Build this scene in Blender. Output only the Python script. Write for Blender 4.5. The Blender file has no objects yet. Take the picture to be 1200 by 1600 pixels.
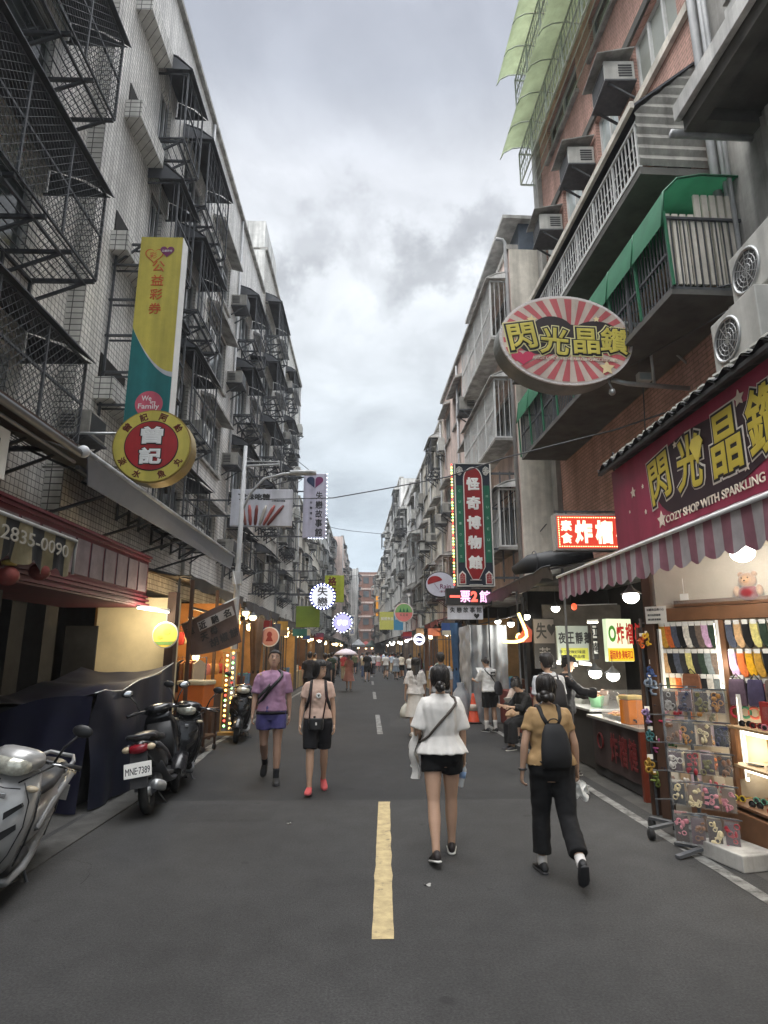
import bpy, bmesh, math, random
from mathutils import Vector, Matrix, noise
R = math.radians
PI = math.pi
rnd = random.Random(7)
scn = bpy.context.scene
COL = scn.collection

# ------------------------------------------------------------------ camera
EYE = 1.73
F_PX, PITCH, YAW = 960.0, math.atan(218 / 960), R(1.45)
cam_d = bpy.data.cameras.new('camera')
cam_d.sensor_fit = 'VERTICAL'
cam_d.sensor_height = 36
cam_d.lens = 36 * F_PX / 1600
cam_d.clip_start, cam_d.clip_end = 0.05, 2000
cam = bpy.data.objects.new('camera', cam_d)
COL.objects.link(cam)
cam.location = (0, 0, EYE)
cam.rotation_euler = (PI / 2 + PITCH, 0, -YAW)
scn.camera = cam


def ray(px, py):
    """direction in which a point of the 1200x1600 photograph lies"""
    x, y = (px - 600) / F_PX, -(py - 800) / F_PX
    cp, sp = math.cos(PITCH), math.sin(PITCH)
    fwd = Vector((math.sin(YAW) * cp, math.cos(YAW) * cp, sp))
    right = Vector((math.cos(YAW), -math.sin(YAW), 0))
    return fwd + right * x + right.cross(fwd) * y


def on_y(px, py, Y):
    r = ray(px, py)
    return Vector((0, 0, EYE)) + r * (Y / r.y)


def on_x(px, py, X):
    r = ray(px, py)
    return Vector((0, 0, EYE)) + r * (X / r.x)


def on_ground(px, py, z=0.0):
    r = ray(px, py)
    return Vector((0, 0, EYE)) + r * ((z - EYE) / r.z)


# ------------------------------------------------------------------ world: an overcast evening sky
wd = bpy.data.worlds.new('World')
scn.world = wd
wd.use_nodes = True
nt = wd.node_tree
nt.nodes.clear()
SUN_EL, SUN_ROT = R(52), R(225)


def wn(kind, **kw):
    n = nt.nodes.new(kind)
    for k, v in kw.items():
        setattr(n, k, v)
    return n


def math_node(op, a, b=None, clamp=False):
    n = wn('ShaderNodeMath', operation=op, use_clamp=clamp)
    for i, v in enumerate((a, b)):
        if v is None:
            continue
        if isinstance(v, (int, float)):
            n.inputs[i].default_value = v
        else:
            nt.links.new(v, n.inputs[i])
    return n.outputs[0]


out_w = wn('ShaderNodeOutputWorld')
bg = wn('ShaderNodeBackground')
bg.inputs['Strength'].default_value = 0.1
nt.links.new(bg.outputs[0], out_w.inputs[0])
sky = wn('ShaderNodeTexSky', sky_type='NISHITA')
sky.sun_disc = False
sky.sun_elevation, sky.sun_rotation = SUN_EL, SUN_ROT
tc = wn('ShaderNodeTexCoord')
sep = wn('ShaderNodeSeparateXYZ')
nt.links.new(tc.outputs['Generated'], sep.inputs[0])
zz = math_node('MAXIMUM', sep.outputs[2], 0.0)
den = math_node('ADD', zz, 0.22)
comb = wn('ShaderNodeCombineXYZ')
nt.links.new(math_node('DIVIDE', sep.outputs[0], den), comb.inputs[0])
nt.links.new(math_node('DIVIDE', sep.outputs[1], den), comb.inputs[1])
big = wn('ShaderNodeTexNoise')
big.inputs['Scale'].default_value = 2.6
big.inputs['Detail'].default_value = 7
big.inputs['Roughness'].default_value = 0.56
big.inputs['Distortion'].default_value = 0.35
nt.links.new(comb.outputs[0], big.inputs['Vector'])
ramp = wn('ShaderNodeValToRGB')                 # brightness of the cloud sheet by height
els = ramp.color_ramp.elements
els[0].position, els[0].color = 0.0, (0.43, 0.50, 0.56, 1)
els[1].position, els[1].color = 1.0, (6.6, 6.65, 6.75, 1)
for p, c in ((0.12, (0.46, 0.53, 0.59, 1)), (0.28, (0.53, 0.58, 0.615, 1)), (0.42, (0.60, 0.635, 0.66, 1)), (0.56, (0.70, 0.725, 0.75, 1)), (0.66, (0.66, 0.68, 0.715, 1)),
             (0.74, (0.46, 0.485, 0.54, 1)), (0.81, (0.40, 0.42, 0.475, 1)), (0.86, (5.0, 5.03, 5.1, 1))):
    e = els.new(p)
    e.color = c
nt.links.new(zz, ramp.inputs[0])
mr = wn('ShaderNodeMapRange')
mr.inputs['From Min'].default_value, mr.inputs['From Max'].default_value = 0.30, 0.70
mr.inputs['To Min'].default_value, mr.inputs['To Max'].default_value = 0.74, 1.2
nt.links.new(big.outputs['Fac'], mr.inputs['Value'])
cloud_val = mr.outputs[0]
for (px, py, sx, rad, dark) in ((500, 380, 0.7, 0.09, 0.74), (470, 430, 0.8, 0.07, 0.82), (712, 390, 0.8, 0.09, 0.70), (650, 425, 0.6, 0.07, 0.85), (480, 70, 0.5, 0.2, 0.88), (620, 560, 0.45, 0.06, 0.92)):
    d = ray(px, py).normalized()
    mixv = wn('ShaderNodeVectorMath', operation='MULTIPLY_ADD')
    puff = wn('ShaderNodeTexNoise')
    puff.inputs['Scale'].default_value = 7.5
    puff.inputs['Detail'].default_value = 7
    puff.inputs['Roughness'].default_value = 0.6
    nt.links.new(tc.outputs['Generated'], puff.inputs['Vector'])
    nt.links.new(puff.outputs['Color'], mixv.inputs[0])
    mixv.inputs[1].default_value = (0.34, 0.24, 0.34)
    nt.links.new(tc.outputs['Generated'], mixv.inputs[2])
    sub = wn('ShaderNodeVectorMath', operation='SUBTRACT')
    nt.links.new(mixv.outputs[0], sub.inputs[0])
    sub.inputs[1].default_value = (d.x + 0.17, d.y + 0.12, d.z + 0.17)
    sc_ = wn('ShaderNodeVectorMath', operation='MULTIPLY')
    nt.links.new(sub.outputs[0], sc_.inputs[0])
    sc_.inputs[1].default_value = (sx, 1, 1.25)
    ln = wn('ShaderNodeVectorMath', operation='LENGTH')
    nt.links.new(sc_.outputs[0], ln.inputs[0])
    m2 = wn('ShaderNodeMapRange', interpolation_type='SMOOTHSTEP')
    m2.inputs['From Min'].default_value, m2.inputs['From Max'].default_value = rad * 0.35, rad
    m2.inputs['To Min'].default_value, m2.inputs['To Max'].default_value = dark, 1.0
    nt.links.new(ln.outputs['Value'], m2.inputs['Value'])
    cloud_val = math_node('MULTIPLY', cloud_val, m2.outputs[0])
vm = wn('ShaderNodeVectorMath', operation='SCALE')
nt.links.new(ramp.outputs[0], vm.inputs[0])
nt.links.new(math_node('MULTIPLY', cloud_val, 6.7), vm.inputs['Scale'])
mx = wn('ShaderNodeMixRGB')
mx.inputs[0].default_value = 0.1
nt.links.new(vm.outputs[0], mx.inputs[1])
nt.links.new(sky.outputs[0], mx.inputs[2])
nt.links.new(mx.outputs[0], bg.inputs['Color'])

sun_d = bpy.data.lights.new('sun', 'SUN')
sun_d.energy, sun_d.angle, sun_d.color = 1.1, R(45), (1.0, 0.97, 0.93)
sun = bpy.data.objects.new('sun', sun_d)
COL.objects.link(sun)
sun.rotation_euler = (PI / 2 - SUN_EL, 0, R(-45))

vs = scn.view_settings
vs.view_transform, vs.look, vs.exposure, vs.gamma = 'Standard', 'None', 1.15, 1.0
scn.cycles.max_bounces = 6
scn.cycles.transparent_max_bounces = 12
scn.cycles.sample_clamp_indirect = 4.0
scn.cycles.use_denoising = True

# ------------------------------------------------------------------ mesh helper
class MB:
    def __init__(s, o=(0, 0, 0), tf=None):
        s.v, s.f, s.m, s.sm = [], [], [], []
        s.o, s.tf, s.mi = Vector(o), tf, 0

    def add(s, vs_, fs, smooth=False):
        b = len(s.v)
        for p in vs_:
            if s.tf:
                p = s.tf(*p)
            s.v.append(Vector(p) - s.o)
        for f in fs:
            s.f.append([b + i for i in f])
            s.m.append(s.mi)
            s.sm.append(smooth)
        return s

    def box(s, c, d, rz=0.0, rx=0.0, ry=0.0):
        M = Matrix.Rotation(rz, 3, 'Z') @ Matrix.Rotation(ry, 3, 'Y') @ Matrix.Rotation(rx, 3, 'X')
        c = Vector(c)
        vs_ = [c + M @ Vector((x * d[0] / 2, y * d[1] / 2, z * d[2] / 2)) for x in (-1, 1) for y in (-1, 1) for z in (-1, 1)]
        return s.add(vs_, [(0, 1, 3, 2), (4, 6, 7, 5), (0, 4, 5, 1), (2, 3, 7, 6), (0, 2, 6, 4), (1, 5, 7, 3)])

    def ext(s, a, b):
        """box between two corners"""
        return s.box([(a[i] + b[i]) / 2 for i in range(3)], [abs(a[i] - b[i]) for i in range(3)])

    def bar(s, p, q, w, h=None, up=(0, 0, 1)):
        p, q = Vector(p), Vector(q)
        h = h or w
        t = q - p
        if t.length < 1e-6:
            return s
        t.normalize()
        u = Vector(up)
        if abs(t.dot(u)) > 0.98:
            u = Vector((1, 0, 0))
        a = t.cross(u).normalized()
        b = a.cross(t)
        vs_ = [e + a * i * w / 2 + b * j * h / 2 for e in (p, q) for i in (-1, 1) for j in (-1, 1)]
        return s.add(vs_, [(0, 1, 3, 2), (4, 6, 7, 5), (0, 4, 5, 1), (2, 3, 7, 6), (0, 2, 6, 4), (1, 5, 7, 3)])

    def loft(s, rings, caps=True, smooth=True, closed=True):
        n = len(rings[0])
        vs_ = [p for r in rings for p in r]
        fs = []
        m = n if closed else n - 1
        for i in range(len(rings) - 1):
            for j in range(m):
                k = (j + 1) % n
                fs.append((i * n + j, i * n + k, (i + 1) * n + k, (i + 1) * n + j))
        if caps and closed:
            fs.append(tuple(reversed(range(n))))
            fs.append(tuple((len(rings) - 1) * n + j for j in range(n)))
        return s.add(vs_, fs, smooth)

    def tube(s, pts, r, n=8, smooth=True, ry=None, ref=None):
        """r: a radius or one per point; ry: second radius (elliptic, across ref)"""
        pts = [Vector(p) for p in pts]
        k = len(pts)
        rr = r if isinstance(r, (list, tuple)) else [r] * k
        r2 = ry if isinstance(ry, (list, tuple)) else ([ry] * k if ry else rr)
        ref = Vector(ref) if ref else None
        rings, prev = [], None
        for i, p in enumerate(pts):
            t = (pts[min(i + 1, k - 1)] - pts[max(i - 1, 0)])
            t = t.normalized() if t.length > 1e-9 else Vector((0, 0, 1))
            u = ref or prev or (Vector((1, 0, 0)) if abs(t.x) < 0.9 else Vector((0, 1, 0)))
            a = (u - t * u.dot(t))
            if a.length < 1e-4:
                a = Vector((0, 1, 0)) - t * t.y
            a.normalize()
            b = t.cross(a)
            prev = a
            rings.append([p + a * rr[i] * math.cos(2 * PI * j / n) + b * r2[i] * math.sin(2 * PI * j / n) for j in range(n)])
        return s.loft(rings, True, smooth)

    def ball(s, c, r, n=12, m=8):
        r = r if isinstance(r, (list, tuple)) else (r, r, r)
        rings = []
        for i in range(m + 1):
            t = -PI / 2 + PI * i / m
            k = max(math.cos(t), 0.02)
            rings.append([(c[0] + r[0] * k * math.cos(2 * PI * j / n), c[1] + r[1] * k * math.sin(2 * PI * j / n), c[2] + r[2] * math.sin(t)) for j in range(n)])
        return s.loft(rings)

    def lathe(s, prof, c=(0, 0, 0), n=16, axis='z', smooth=True):
        rings = []
        for (r, h) in prof:
            r = max(r, 0.0005)
            ring = []
            for j in range(n):
                x, y = r * math.cos(2 * PI * j / n), r * math.sin(2 * PI * j / n)
                q = {'z': (x, y, h), 'y': (x, h, y), 'x': (h, x, y)}[axis]
                ring.append((c[0] + q[0], c[1] + q[1], c[2] + q[2]))
            rings.append(ring)
        return s.loft(rings, True, smooth)

    def torus(s, c, Rm, r, axis='x', n=24, m=8):
        rings = []
        vs_, fs = [], []
        for i in range(n):
            t = 2 * PI * i / n
            for j in range(m):
                u = 2 * PI * j / m
                k, h = Rm + r * math.cos(u), r * math.sin(u)
                x, y = k * math.cos(t), k * math.sin(t)
                q = {'x': (h, x, y), 'y': (x, h, y), 'z': (x, y, h)}[axis]
                vs_.append((c[0] + q[0], c[1] + q[1], c[2] + q[2]))
        for i in range(n):
            for j in range(m):
                fs.append((i * m + j, ((i + 1) % n) * m + j, ((i + 1) % n) * m + (j + 1) % m, i * m + (j + 1) % m))
        return s.add(vs_, fs, True)

    def poly(s, pts, off):
        """flat outline (3-d points) given thickness by the vector off"""
        off = Vector(off)
        a = [Vector(p) for p in pts]
        n = len(a)
        fs = [tuple(range(n)), tuple(reversed(range(n, 2 * n)))]
        fs += [(i, n + i, n + (i + 1) % n, (i + 1) % n) for i in range(n)]
        return s.add(a + [p + off for p in a], fs)

    def quad(s, *p):
        return s.add(p, [tuple(range(len(p)))])

    def grid(s, fn, nu, nv, smooth=True):
        vs_ = [fn(i / nu, j / nv) for i in range(nu + 1) for j in range(nv + 1)]
        fs = [(i * (nv + 1) + j, (i + 1) * (nv + 1) + j, (i + 1) * (nv + 1) + j + 1, i * (nv + 1) + j + 1) for i in range(nu) for j in range(nv)]
        return s.add(vs_, fs, smooth)

    def text(s, body, c, w, h, ax=(1, 0, 0), ay=(0, 0, 1), bold=0.0, thick=0.004, keep=False):
        """lettering centred on c, w wide and h high, standing proud along ax x ay"""
        vs_, fs = glyphs(body, bold)
        ax, ay = Vector(ax).normalized(), Vector(ay).normalized()
        n = ax.cross(ay)
        c = Vector(c)
        x0, x1 = min(p[0] for p in vs_), max(p[0] for p in vs_)
        y0, y1 = min(p[1] for p in vs_), max(p[1] for p in vs_)
        z1 = max(abs(p[2]) for p in vs_) or 1
        kx, ky = w / max(x1 - x0, 1e-6), h / max(y1 - y0, 1e-6)
        if keep:
            kx = ky = min(kx, ky)
        return s.add([c + ax * (p[0] - (x0 + x1) / 2) * kx + ay * (p[1] - (y0 + y1) / 2) * ky + n * p[2] / z1 * thick for p in vs_], fs)

    def column(s, body, c, w, h, pitch, ax=(1, 0, 0), ay=(0, 0, 1), bold=0.0, thick=0.004):
        ay = Vector(ay)
        n = len(body)
        for i, ch in enumerate(body):
            s.text(ch, Vector(c) + ay * ((n - 1) / 2 - i) * pitch, w, h, ax, ay, bold, thick)
        return s

    def mesh(s, name, mats, fix=True):
        me = bpy.data.meshes.new(name)
        me.from_pydata(s.v, [], s.f)
        for m in (mats if isinstance(mats, (list, tuple)) else [mats]):
            me.materials.append(m)
        me.polygons.foreach_set('material_index', s.m)
        me.polygons.foreach_set('use_smooth', s.sm)
        if fix:
            bm = bmesh.new()
            bm.from_mesh(me)
            bmesh.ops.recalc_face_normals(bm, faces=bm.faces)
            bm.to_mesh(me)
            bm.free()
        return me

    def build(s, name, mats, parent=None, bevel=0, fix=True):
        me = s.mesh(name, mats, fix)
        return link(name, me, parent, bevel)


def link(name, me, parent=None, bevel=0, loc=None):
    o = bpy.data.objects.new(name, me)
    COL.objects.link(o)
    if parent is not None:
        o.parent = parent
    if loc is not None:
        o.location = loc
    if bevel:
        b = o.modifiers.new('bevel', 'BEVEL')
        b.width, b.segments, b.limit_method, b.angle_limit = bevel, 2, 'ANGLE', R(40)
        b.harden_normals = False
    return o


GC = {}


def glyphs(body, bold=0.0):
    k = (body, bold)
    if k not in GC:
        c = bpy.data.curves.new('t', 'FONT')
        c.body, c.size, c.resolution_u = body, 1.0, 3
        c.extrude = 0.01
        if bold:
            c.bevel_depth, c.bevel_resolution = bold, 0
        o = bpy.data.objects.new('t', c)
        COL.objects.link(o)
        dg = bpy.context.evaluated_depsgraph_get()
        me = bpy.data.meshes.new_from_object(o.evaluated_get(dg))
        GC[k] = ([tuple(v.co) for v in me.vertices], [tuple(p.vertices) for p in me.polygons])
        bpy.data.objects.remove(o)
        bpy.data.curves.remove(c)
        bpy.data.meshes.remove(me)
    return GC[k]


# ------------------------------------------------------------------ objects
LABELS = {}


def tag(o, label=None, cat=None, group=None, kind=None):
    if label:
        o['label'] = label
        LABELS.setdefault(label, []).append((o.name, group))
    if cat:
        o['category'] = cat
    if group:
        o['group'] = group
    if kind:
        o['kind'] = kind
    return o


def thing(name, label, cat, loc=(0, 0, 0), rz=0.0, group=None):
    o = bpy.data.objects.new(name, None)
    COL.objects.link(o)
    o.empty_display_size = 0.2
    o.location = loc
    o.rotation_euler = (0, 0, rz)
    return tag(o, label, cat, group)


def copy_tree(o, parent=None):
    c = o.copy()
    COL.objects.link(c)
    if parent is not None:
        c.parent = parent
    for ch in list(o.children):
        copy_tree(ch, c)
    return c


def dup(o, loc, rz, label, group=None):
    c = copy_tree(o)
    c.location = loc
    c.rotation_euler = (0, 0, rz)
    return tag(c, label, None, group)


# ------------------------------------------------------------------ materials
MATS = {}


def mat(name, col, rough=0.7, metal=0.0, var=0.14, scale=5.0, bump=0.0, bscale=60.0, streak=0.0, emit=0.0, spec=0.4, alpha=1.0, pattern=None, trans=0.0, sheen=0.0):
    if name in MATS:
        return MATS[name]
    m = bpy.data.materials.new(name)
    m.use_nodes = True
    t = m.node_tree
    b = t.nodes['Principled BSDF']
    N, Lk = t.nodes.new, t.links.new
    b.inputs['Roughness'].default_value = rough
    b.inputs['Metallic'].default_value = metal
    b.inputs['Specular IOR Level'].default_value = spec
    b.inputs['Alpha'].default_value = alpha
    if trans:
        b.inputs['Transmission Weight'].default_value = trans
    if sheen:
        b.inputs['Sheen Weight'].default_value = sheen
    if emit:
        b.inputs['Base Color'].default_value = (*[x * 0.6 for x in col], 1)
        b.inputs['Emission Color'].default_value = (*col, 1)
        b.inputs['Emission Strength'].default_value = emit
        MATS[name] = m
        return m
    geo = N('ShaderNodeNewGeometry')
    src = geo.outputs['Position']
    base = N('ShaderNodeRGB')
    base.outputs[0].default_value = (*col, 1)
    cur = base.outputs[0]
    bump_src = None
    if pattern:
        kind, c2, w, h, mo = pattern[:5]
        sx = N('ShaderNodeSeparateXYZ')
        Lk(src, sx.inputs[0])
        hy = N('ShaderNodeMath')
        hy.operation = 'ADD'
        Lk(sx.outputs[0], hy.inputs[0])
        Lk(sx.outputs[1], hy.inputs[1])
        cx = N('ShaderNodeCombineXYZ')
        Lk(hy.outputs[0], cx.inputs[0])
        Lk(sx.outputs[2], cx.inputs[1])
        br = N('ShaderNodeTexBrick')
        br.offset = 0.5 if kind == 'brick' else 0.0
        br.inputs['Scale'].default_value = 1.0
        br.inputs['Brick Width'].default_value = w
        br.inputs['Row Height'].default_value = h
        br.inputs['Mortar Size'].default_value = mo
        br.inputs['Mortar Smooth'].default_value = 0.2
        br.inputs['Color1'].default_value = (*[x * 0.92 for x in col], 1)
        br.inputs['Color2'].default_value = (*[min(x * 1.1, 1) for x in col], 1)
        br.inputs['Mortar'].default_value = (*c2, 1)
        Lk(cx.outputs[0], br.inputs['Vector'])
        cur = br.outputs['Color']
        bump_src = br.outputs['Fac']

    def nz(sc, stretch=None, detail=5):
        n = N('ShaderNodeTexNoise')
        n.inputs['Scale'].default_value = sc
        n.inputs['Detail'].default_value = detail
        n.inputs['Roughness'].default_value = 0.6
        if stretch:
            mp = N('ShaderNodeMapping')
            mp.inputs['Scale'].default_value = stretch
            Lk(src, mp.inputs['Vector'])
            Lk(mp.outputs[0], n.inputs['Vector'])
        else:
            Lk(src, n.inputs['Vector'])
        return n.outputs['Fac']

    def mulby(fac, lo, hi, f0=0.3, f1=0.7):
        nonlocal cur
        r_ = N('ShaderNodeMapRange')
        r_.inputs['From Min'].default_value, r_.inputs['From Max'].default_value = f0, f1
        r_.inputs['To Min'].default_value, r_.inputs['To Max'].default_value = lo, hi
        Lk(fac, r_.inputs['Value'])
        v = N('ShaderNodeVectorMath')
        v.operation = 'SCALE'
        Lk(cur, v.inputs[0])
        Lk(r_.outputs[0], v.inputs['Scale'])
        cur = v.outputs[0]

    if var:
        mulby(nz(scale), 1 - var, 1 + var)
    if streak:
        mulby(nz(1.0, (3.2, 3.2, 0.22)), 1 - streak, 1 + streak * 0.35, 0.36, 0.62)
        mulby(nz(0.55), 1 - streak * 0.6, 1 + streak * 0.2, 0.35, 0.65)
    Lk(cur, b.inputs['Base Color'])
    if bump or bump_src is not None:
        bp = N('ShaderNodeBump')
        bp.inputs['Strength'].default_value = bump or 0.4
        bp.inputs['Distance'].default_value = 0.012
        if bump_src is not None:
            bp.invert = True
            Lk(bump_src, bp.inputs['Height'])
        else:
            Lk(nz(bscale, None, 3), bp.inputs['Height'])
        Lk(bp.outputs[0], b.inputs['Normal'])
    MATS[name] = m
    return m


tile_w = mat('white_wall_tile', (0.80, 0.785, 0.75), 0.45, var=0.1, scale=1.2, streak=0.26, pattern=('tile', (0.2, 0.195, 0.185), 0.112, 0.112, 0.008))
tile_big = mat('return_wall_tile', (0.66, 0.65, 0.61), 0.45, var=0.1, streak=0.2, pattern=('tile', (0.12, 0.115, 0.11), 0.2, 0.11, 0.01))
tile_c = mat('cream_strip_tile', (0.68, 0.66, 0.61), 0.5, var=0.1, streak=0.26, pattern=('tile', (0.2, 0.19, 0.17), 0.24, 0.07, 0.008))
brick_m = mat('salmon_brick', (0.53, 0.315, 0.26), 0.8, var=0.12, scale=2.0, streak=0.2, pattern=('brick', (0.30, 0.2, 0.16), 0.21, 0.07, 0.009))
redbrick = mat('far_red_brick', (0.22, 0.115, 0.085), 0.85, var=0.12, streak=0.2)
plaster = mat('cream_plaster', (0.66, 0.625, 0.55), 0.8, var=0.12, streak=0.3, bump=0.2, bscale=30)
plaster_p = mat('pink_plaster', (0.62, 0.50, 0.45), 0.8, var=0.12, streak=0.3, bump=0.2, bscale=30)
plaster_g = mat('grey_plaster', (0.50, 0.50, 0.485), 0.85, var=0.15, streak=0.36, bump=0.25, bscale=24)
plaster_w = mat('pale_plaster', (0.68, 0.68, 0.66), 0.8, var=0.12, streak=0.4, bump=0.2, bscale=30)
concrete = mat('concrete', (0.38, 0.372, 0.35), 0.9, var=0.22, scale=3, streak=0.4, bump=0.3, bscale=20)
conc_d = mat('dark_concrete', (0.11, 0.108, 0.10), 0.92, var=0.3, scale=2.5, bump=0.3, bscale=20)  # darker concrete tone of slabs, lintel band and canopy sheet
shade_black = mat('dark_recess', (0.025, 0.024, 0.023), 0.9, var=0.3)  # near-black: shade of recesses and interiors put into colour, also black parts
iron = mat('dark_painted_iron', (0.085, 0.09, 0.098), 0.6, 0.2, var=0.25, scale=9)
steel = mat('galvanised_steel', (0.42, 0.43, 0.43), 0.42, 0.6, var=0.15, scale=7)
whitebar = mat('white_painted_bars', (0.62, 0.63, 0.62), 0.5, var=0.12)
alu = mat('aluminium_frame', (0.48, 0.49, 0.49), 0.4, 0.4, var=0.1)
glass = mat('window_glass', (0.06, 0.07, 0.075), 0.12, var=0.4, scale=0.9, spec=0.8)
glass_f = mat('frosted_glass', (0.30, 0.32, 0.29), 0.35, var=0.2, scale=1.0)
glass_b = mat('pale_blue_glass', (0.42, 0.48, 0.48), 0.2, var=0.1, spec=0.6)
awn_d = mat('grey_sheet_awning', (0.085, 0.09, 0.1), 0.55, 0.1, var=0.3, scale=2, streak=0.2)
def translucent(m, k=.5):
    t = m.node_tree
    p = t.nodes['Principled BSDF']
    o = [n for n in t.nodes if n.type == 'OUTPUT_MATERIAL'][0]
    tr = t.nodes.new('ShaderNodeBsdfTranslucent')
    mx_ = t.nodes.new('ShaderNodeMixShader')
    mx_.inputs[0].default_value = k
    t.links.new(p.inputs['Base Color'].links[0].from_socket, tr.inputs['Color'])
    t.links.new(p.outputs[0], mx_.inputs[1])
    t.links.new(tr.outputs[0], mx_.inputs[2])
    t.links.new(mx_.outputs[0], o.inputs['Surface'])
    return m


awn_g = mat('green_awning', (0.035, 0.19, 0.095), 0.5, var=0.2, scale=3)
poly_g = translucent(mat('lime_polycarbonate', (0.33, 0.39, 0.24), 0.4, var=0.2, scale=1.2, streak=.2), .5)
translucent(awn_g, .3)
pvc = mat('drain_pipe', (0.46, 0.47, 0.48), 0.5, var=0.15, streak=0.3)
ac_w = mat('ac_cabinet', (0.52, 0.52, 0.49), 0.5, var=0.12, streak=0.25)
ac_o = mat('old_ac_cabinet', (0.36, 0.35, 0.32), 0.6, var=0.2, streak=0.35)
ac_d = mat('ac_grille', (0.05, 0.052, 0.055), 0.6, var=0.2)
corr = mat('corrugated_sheet', (0.40, 0.39, 0.36), 0.5, 0.25, var=0.2, streak=0.45)
tarp_k = mat('black_canvas', (0.028, 0.029, 0.031), 0.55, var=0.35, scale=2.2, bump=0.3, bscale=9)
tarp_n = mat('navy_tarpaulin', (0.012, 0.014, 0.026), 0.42, var=0.35, scale=2.5, bump=0.15, bscale=14)
tarp_b = mat('royal_blue_tarpaulin', (0.005, 0.005, 0.022), 0.75, var=0.3, scale=3)
tarp_g = mat('grey_tarpaulin', (0.30, 0.32, 0.34), 0.5, var=0.25, scale=2.5)
tarp_r = mat('red_canvas', (0.28, 0.05, 0.045), 0.7, var=0.2)
tarp_gr = mat('faded_green_canvas', (0.10, 0.15, 0.13), 0.7, var=0.25)
wood = mat('brown_wood', (0.16, 0.075, 0.035), 0.55, var=0.3, scale=4)
wood_d = mat('dark_wood', (0.06, 0.03, 0.018), 0.6, var=0.3, scale=4)
maroon = mat('maroon_board', (0.10, 0.012, 0.022), 0.6, var=0.2, scale=3)
black = mat('black_plastic', (0.018, 0.018, 0.019), 0.42, var=0.2)
rubber = mat('tyre_rubber', (0.016, 0.016, 0.016), 0.8, var=0.25, bump=0.2)
chrome = mat('chrome', (0.7, 0.7, 0.7), 0.14, 1.0, var=0.05)
paper = mat('white_paper', (0.75, 0.74, 0.70), 0.8, var=0.06)
white = mat('white_paint', (0.75, 0.75, 0.73), 0.5, var=0.08)
ink = mat('black_ink', (0.02, 0.02, 0.022), 0.6, var=0.1)
clear = mat('clear_plastic', (0.75, 0.76, 0.76), 0.08, var=0, alpha=0.10, spec=0.8)
bulb_w = mat('lit_white_bulb', (1.0, 0.97, 0.9), emit=6)
bulb_y = mat('lit_warm_bulb', (1.0, 0.74, 0.36), emit=4)
tube_w = mat('lit_tube', (1.0, 0.93, 0.76), emit=3)


def flat(name, rgb255, rough=0.55, var=0.08, **k):
    """a paint or print colour given as it reads in plain daylight"""
    def lin(c):
        c /= 255
        return c / 12.92 if c < 0.04045 else ((c + 0.055) / 1.055) ** 2.4
    if ('sign' in name or 'sunburst' in name or 'museum' in name) and 'streak' not in k:
        k.update(streak=.22)
    return mat(name, tuple(lin(c) for c in rgb255), rough, var=var, **k)


def lamp(loc, col, power, size=0.05, name='lamp_light', parent=None):
    d = bpy.data.lights.new(name, 'POINT')
    d.energy, d.color, d.shadow_soft_size = power, col, size
    o = bpy.data.objects.new(name, d)
    COL.objects.link(o)
    o.location = loc
    if parent is not None:
        o.parent = parent
    return o

# ------------------------------------------------------------------ ground
asph_a = mat('near_asphalt', (0.036, 0.0355, 0.0347), 0.88, var=0.10, scale=1.1, bump=0.55, bscale=160, streak=0)
asph_b = mat('worn_asphalt', (0.0215, 0.0215, 0.0218), 0.86, var=0.14, scale=0.9, bump=0.5, bscale=150)
gutter = mat('gutter_concrete', (0.06, 0.058, 0.054), 0.9, var=0.3, scale=4, bump=0.4, bscale=40)
paint_y = mat('worn_yellow_paint', (0.40, 0.315, 0.165), 0.7, var=0.25, scale=11)
paint_w = mat('worn_white_paint', (0.20, 0.20, 0.19), 0.7, var=0.3, scale=9)


def speckle(m, amt=0.35):
    """aggregate and wear of an asphalt surface"""
    t = m.node_tree
    b = t.nodes['Principled BSDF']
    src = b.inputs['Base Color'].links[0].from_socket
    geo = t.nodes.new('ShaderNodeNewGeometry')
    prev = src
    for sc, lo, hi, a, c in ((70, 1 - amt, 1 + amt, .3, .7), (28, .92, 1.08, .3, .7), (0.5, .82, 1.14, .35, .65), (4.5, .9, 1.08, .35, .65)):
        n = t.nodes.new('ShaderNodeTexNoise')
        n.inputs['Scale'].default_value, n.inputs['Detail'].default_value = sc, 4
        t.links.new(geo.outputs['Position'], n.inputs['Vector'])
        r_ = t.nodes.new('ShaderNodeMapRange')
        for k, v in zip(('From Min', 'From Max', 'To Min', 'To Max'), (a, c, lo, hi)):
            r_.inputs[k].default_value = v
        t.links.new(n.outputs['Fac'], r_.inputs['Value'])
        v = t.nodes.new('ShaderNodeVectorMath')
        v.operation = 'SCALE'
        t.links.new(prev, v.inputs[0])
        t.links.new(r_.outputs[0], v.inputs['Scale'])
        prev = v.outputs[0]
    t.links.new(prev, b.inputs['Base Color'])


speckle(asph_a)
speckle(asph_b)


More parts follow.
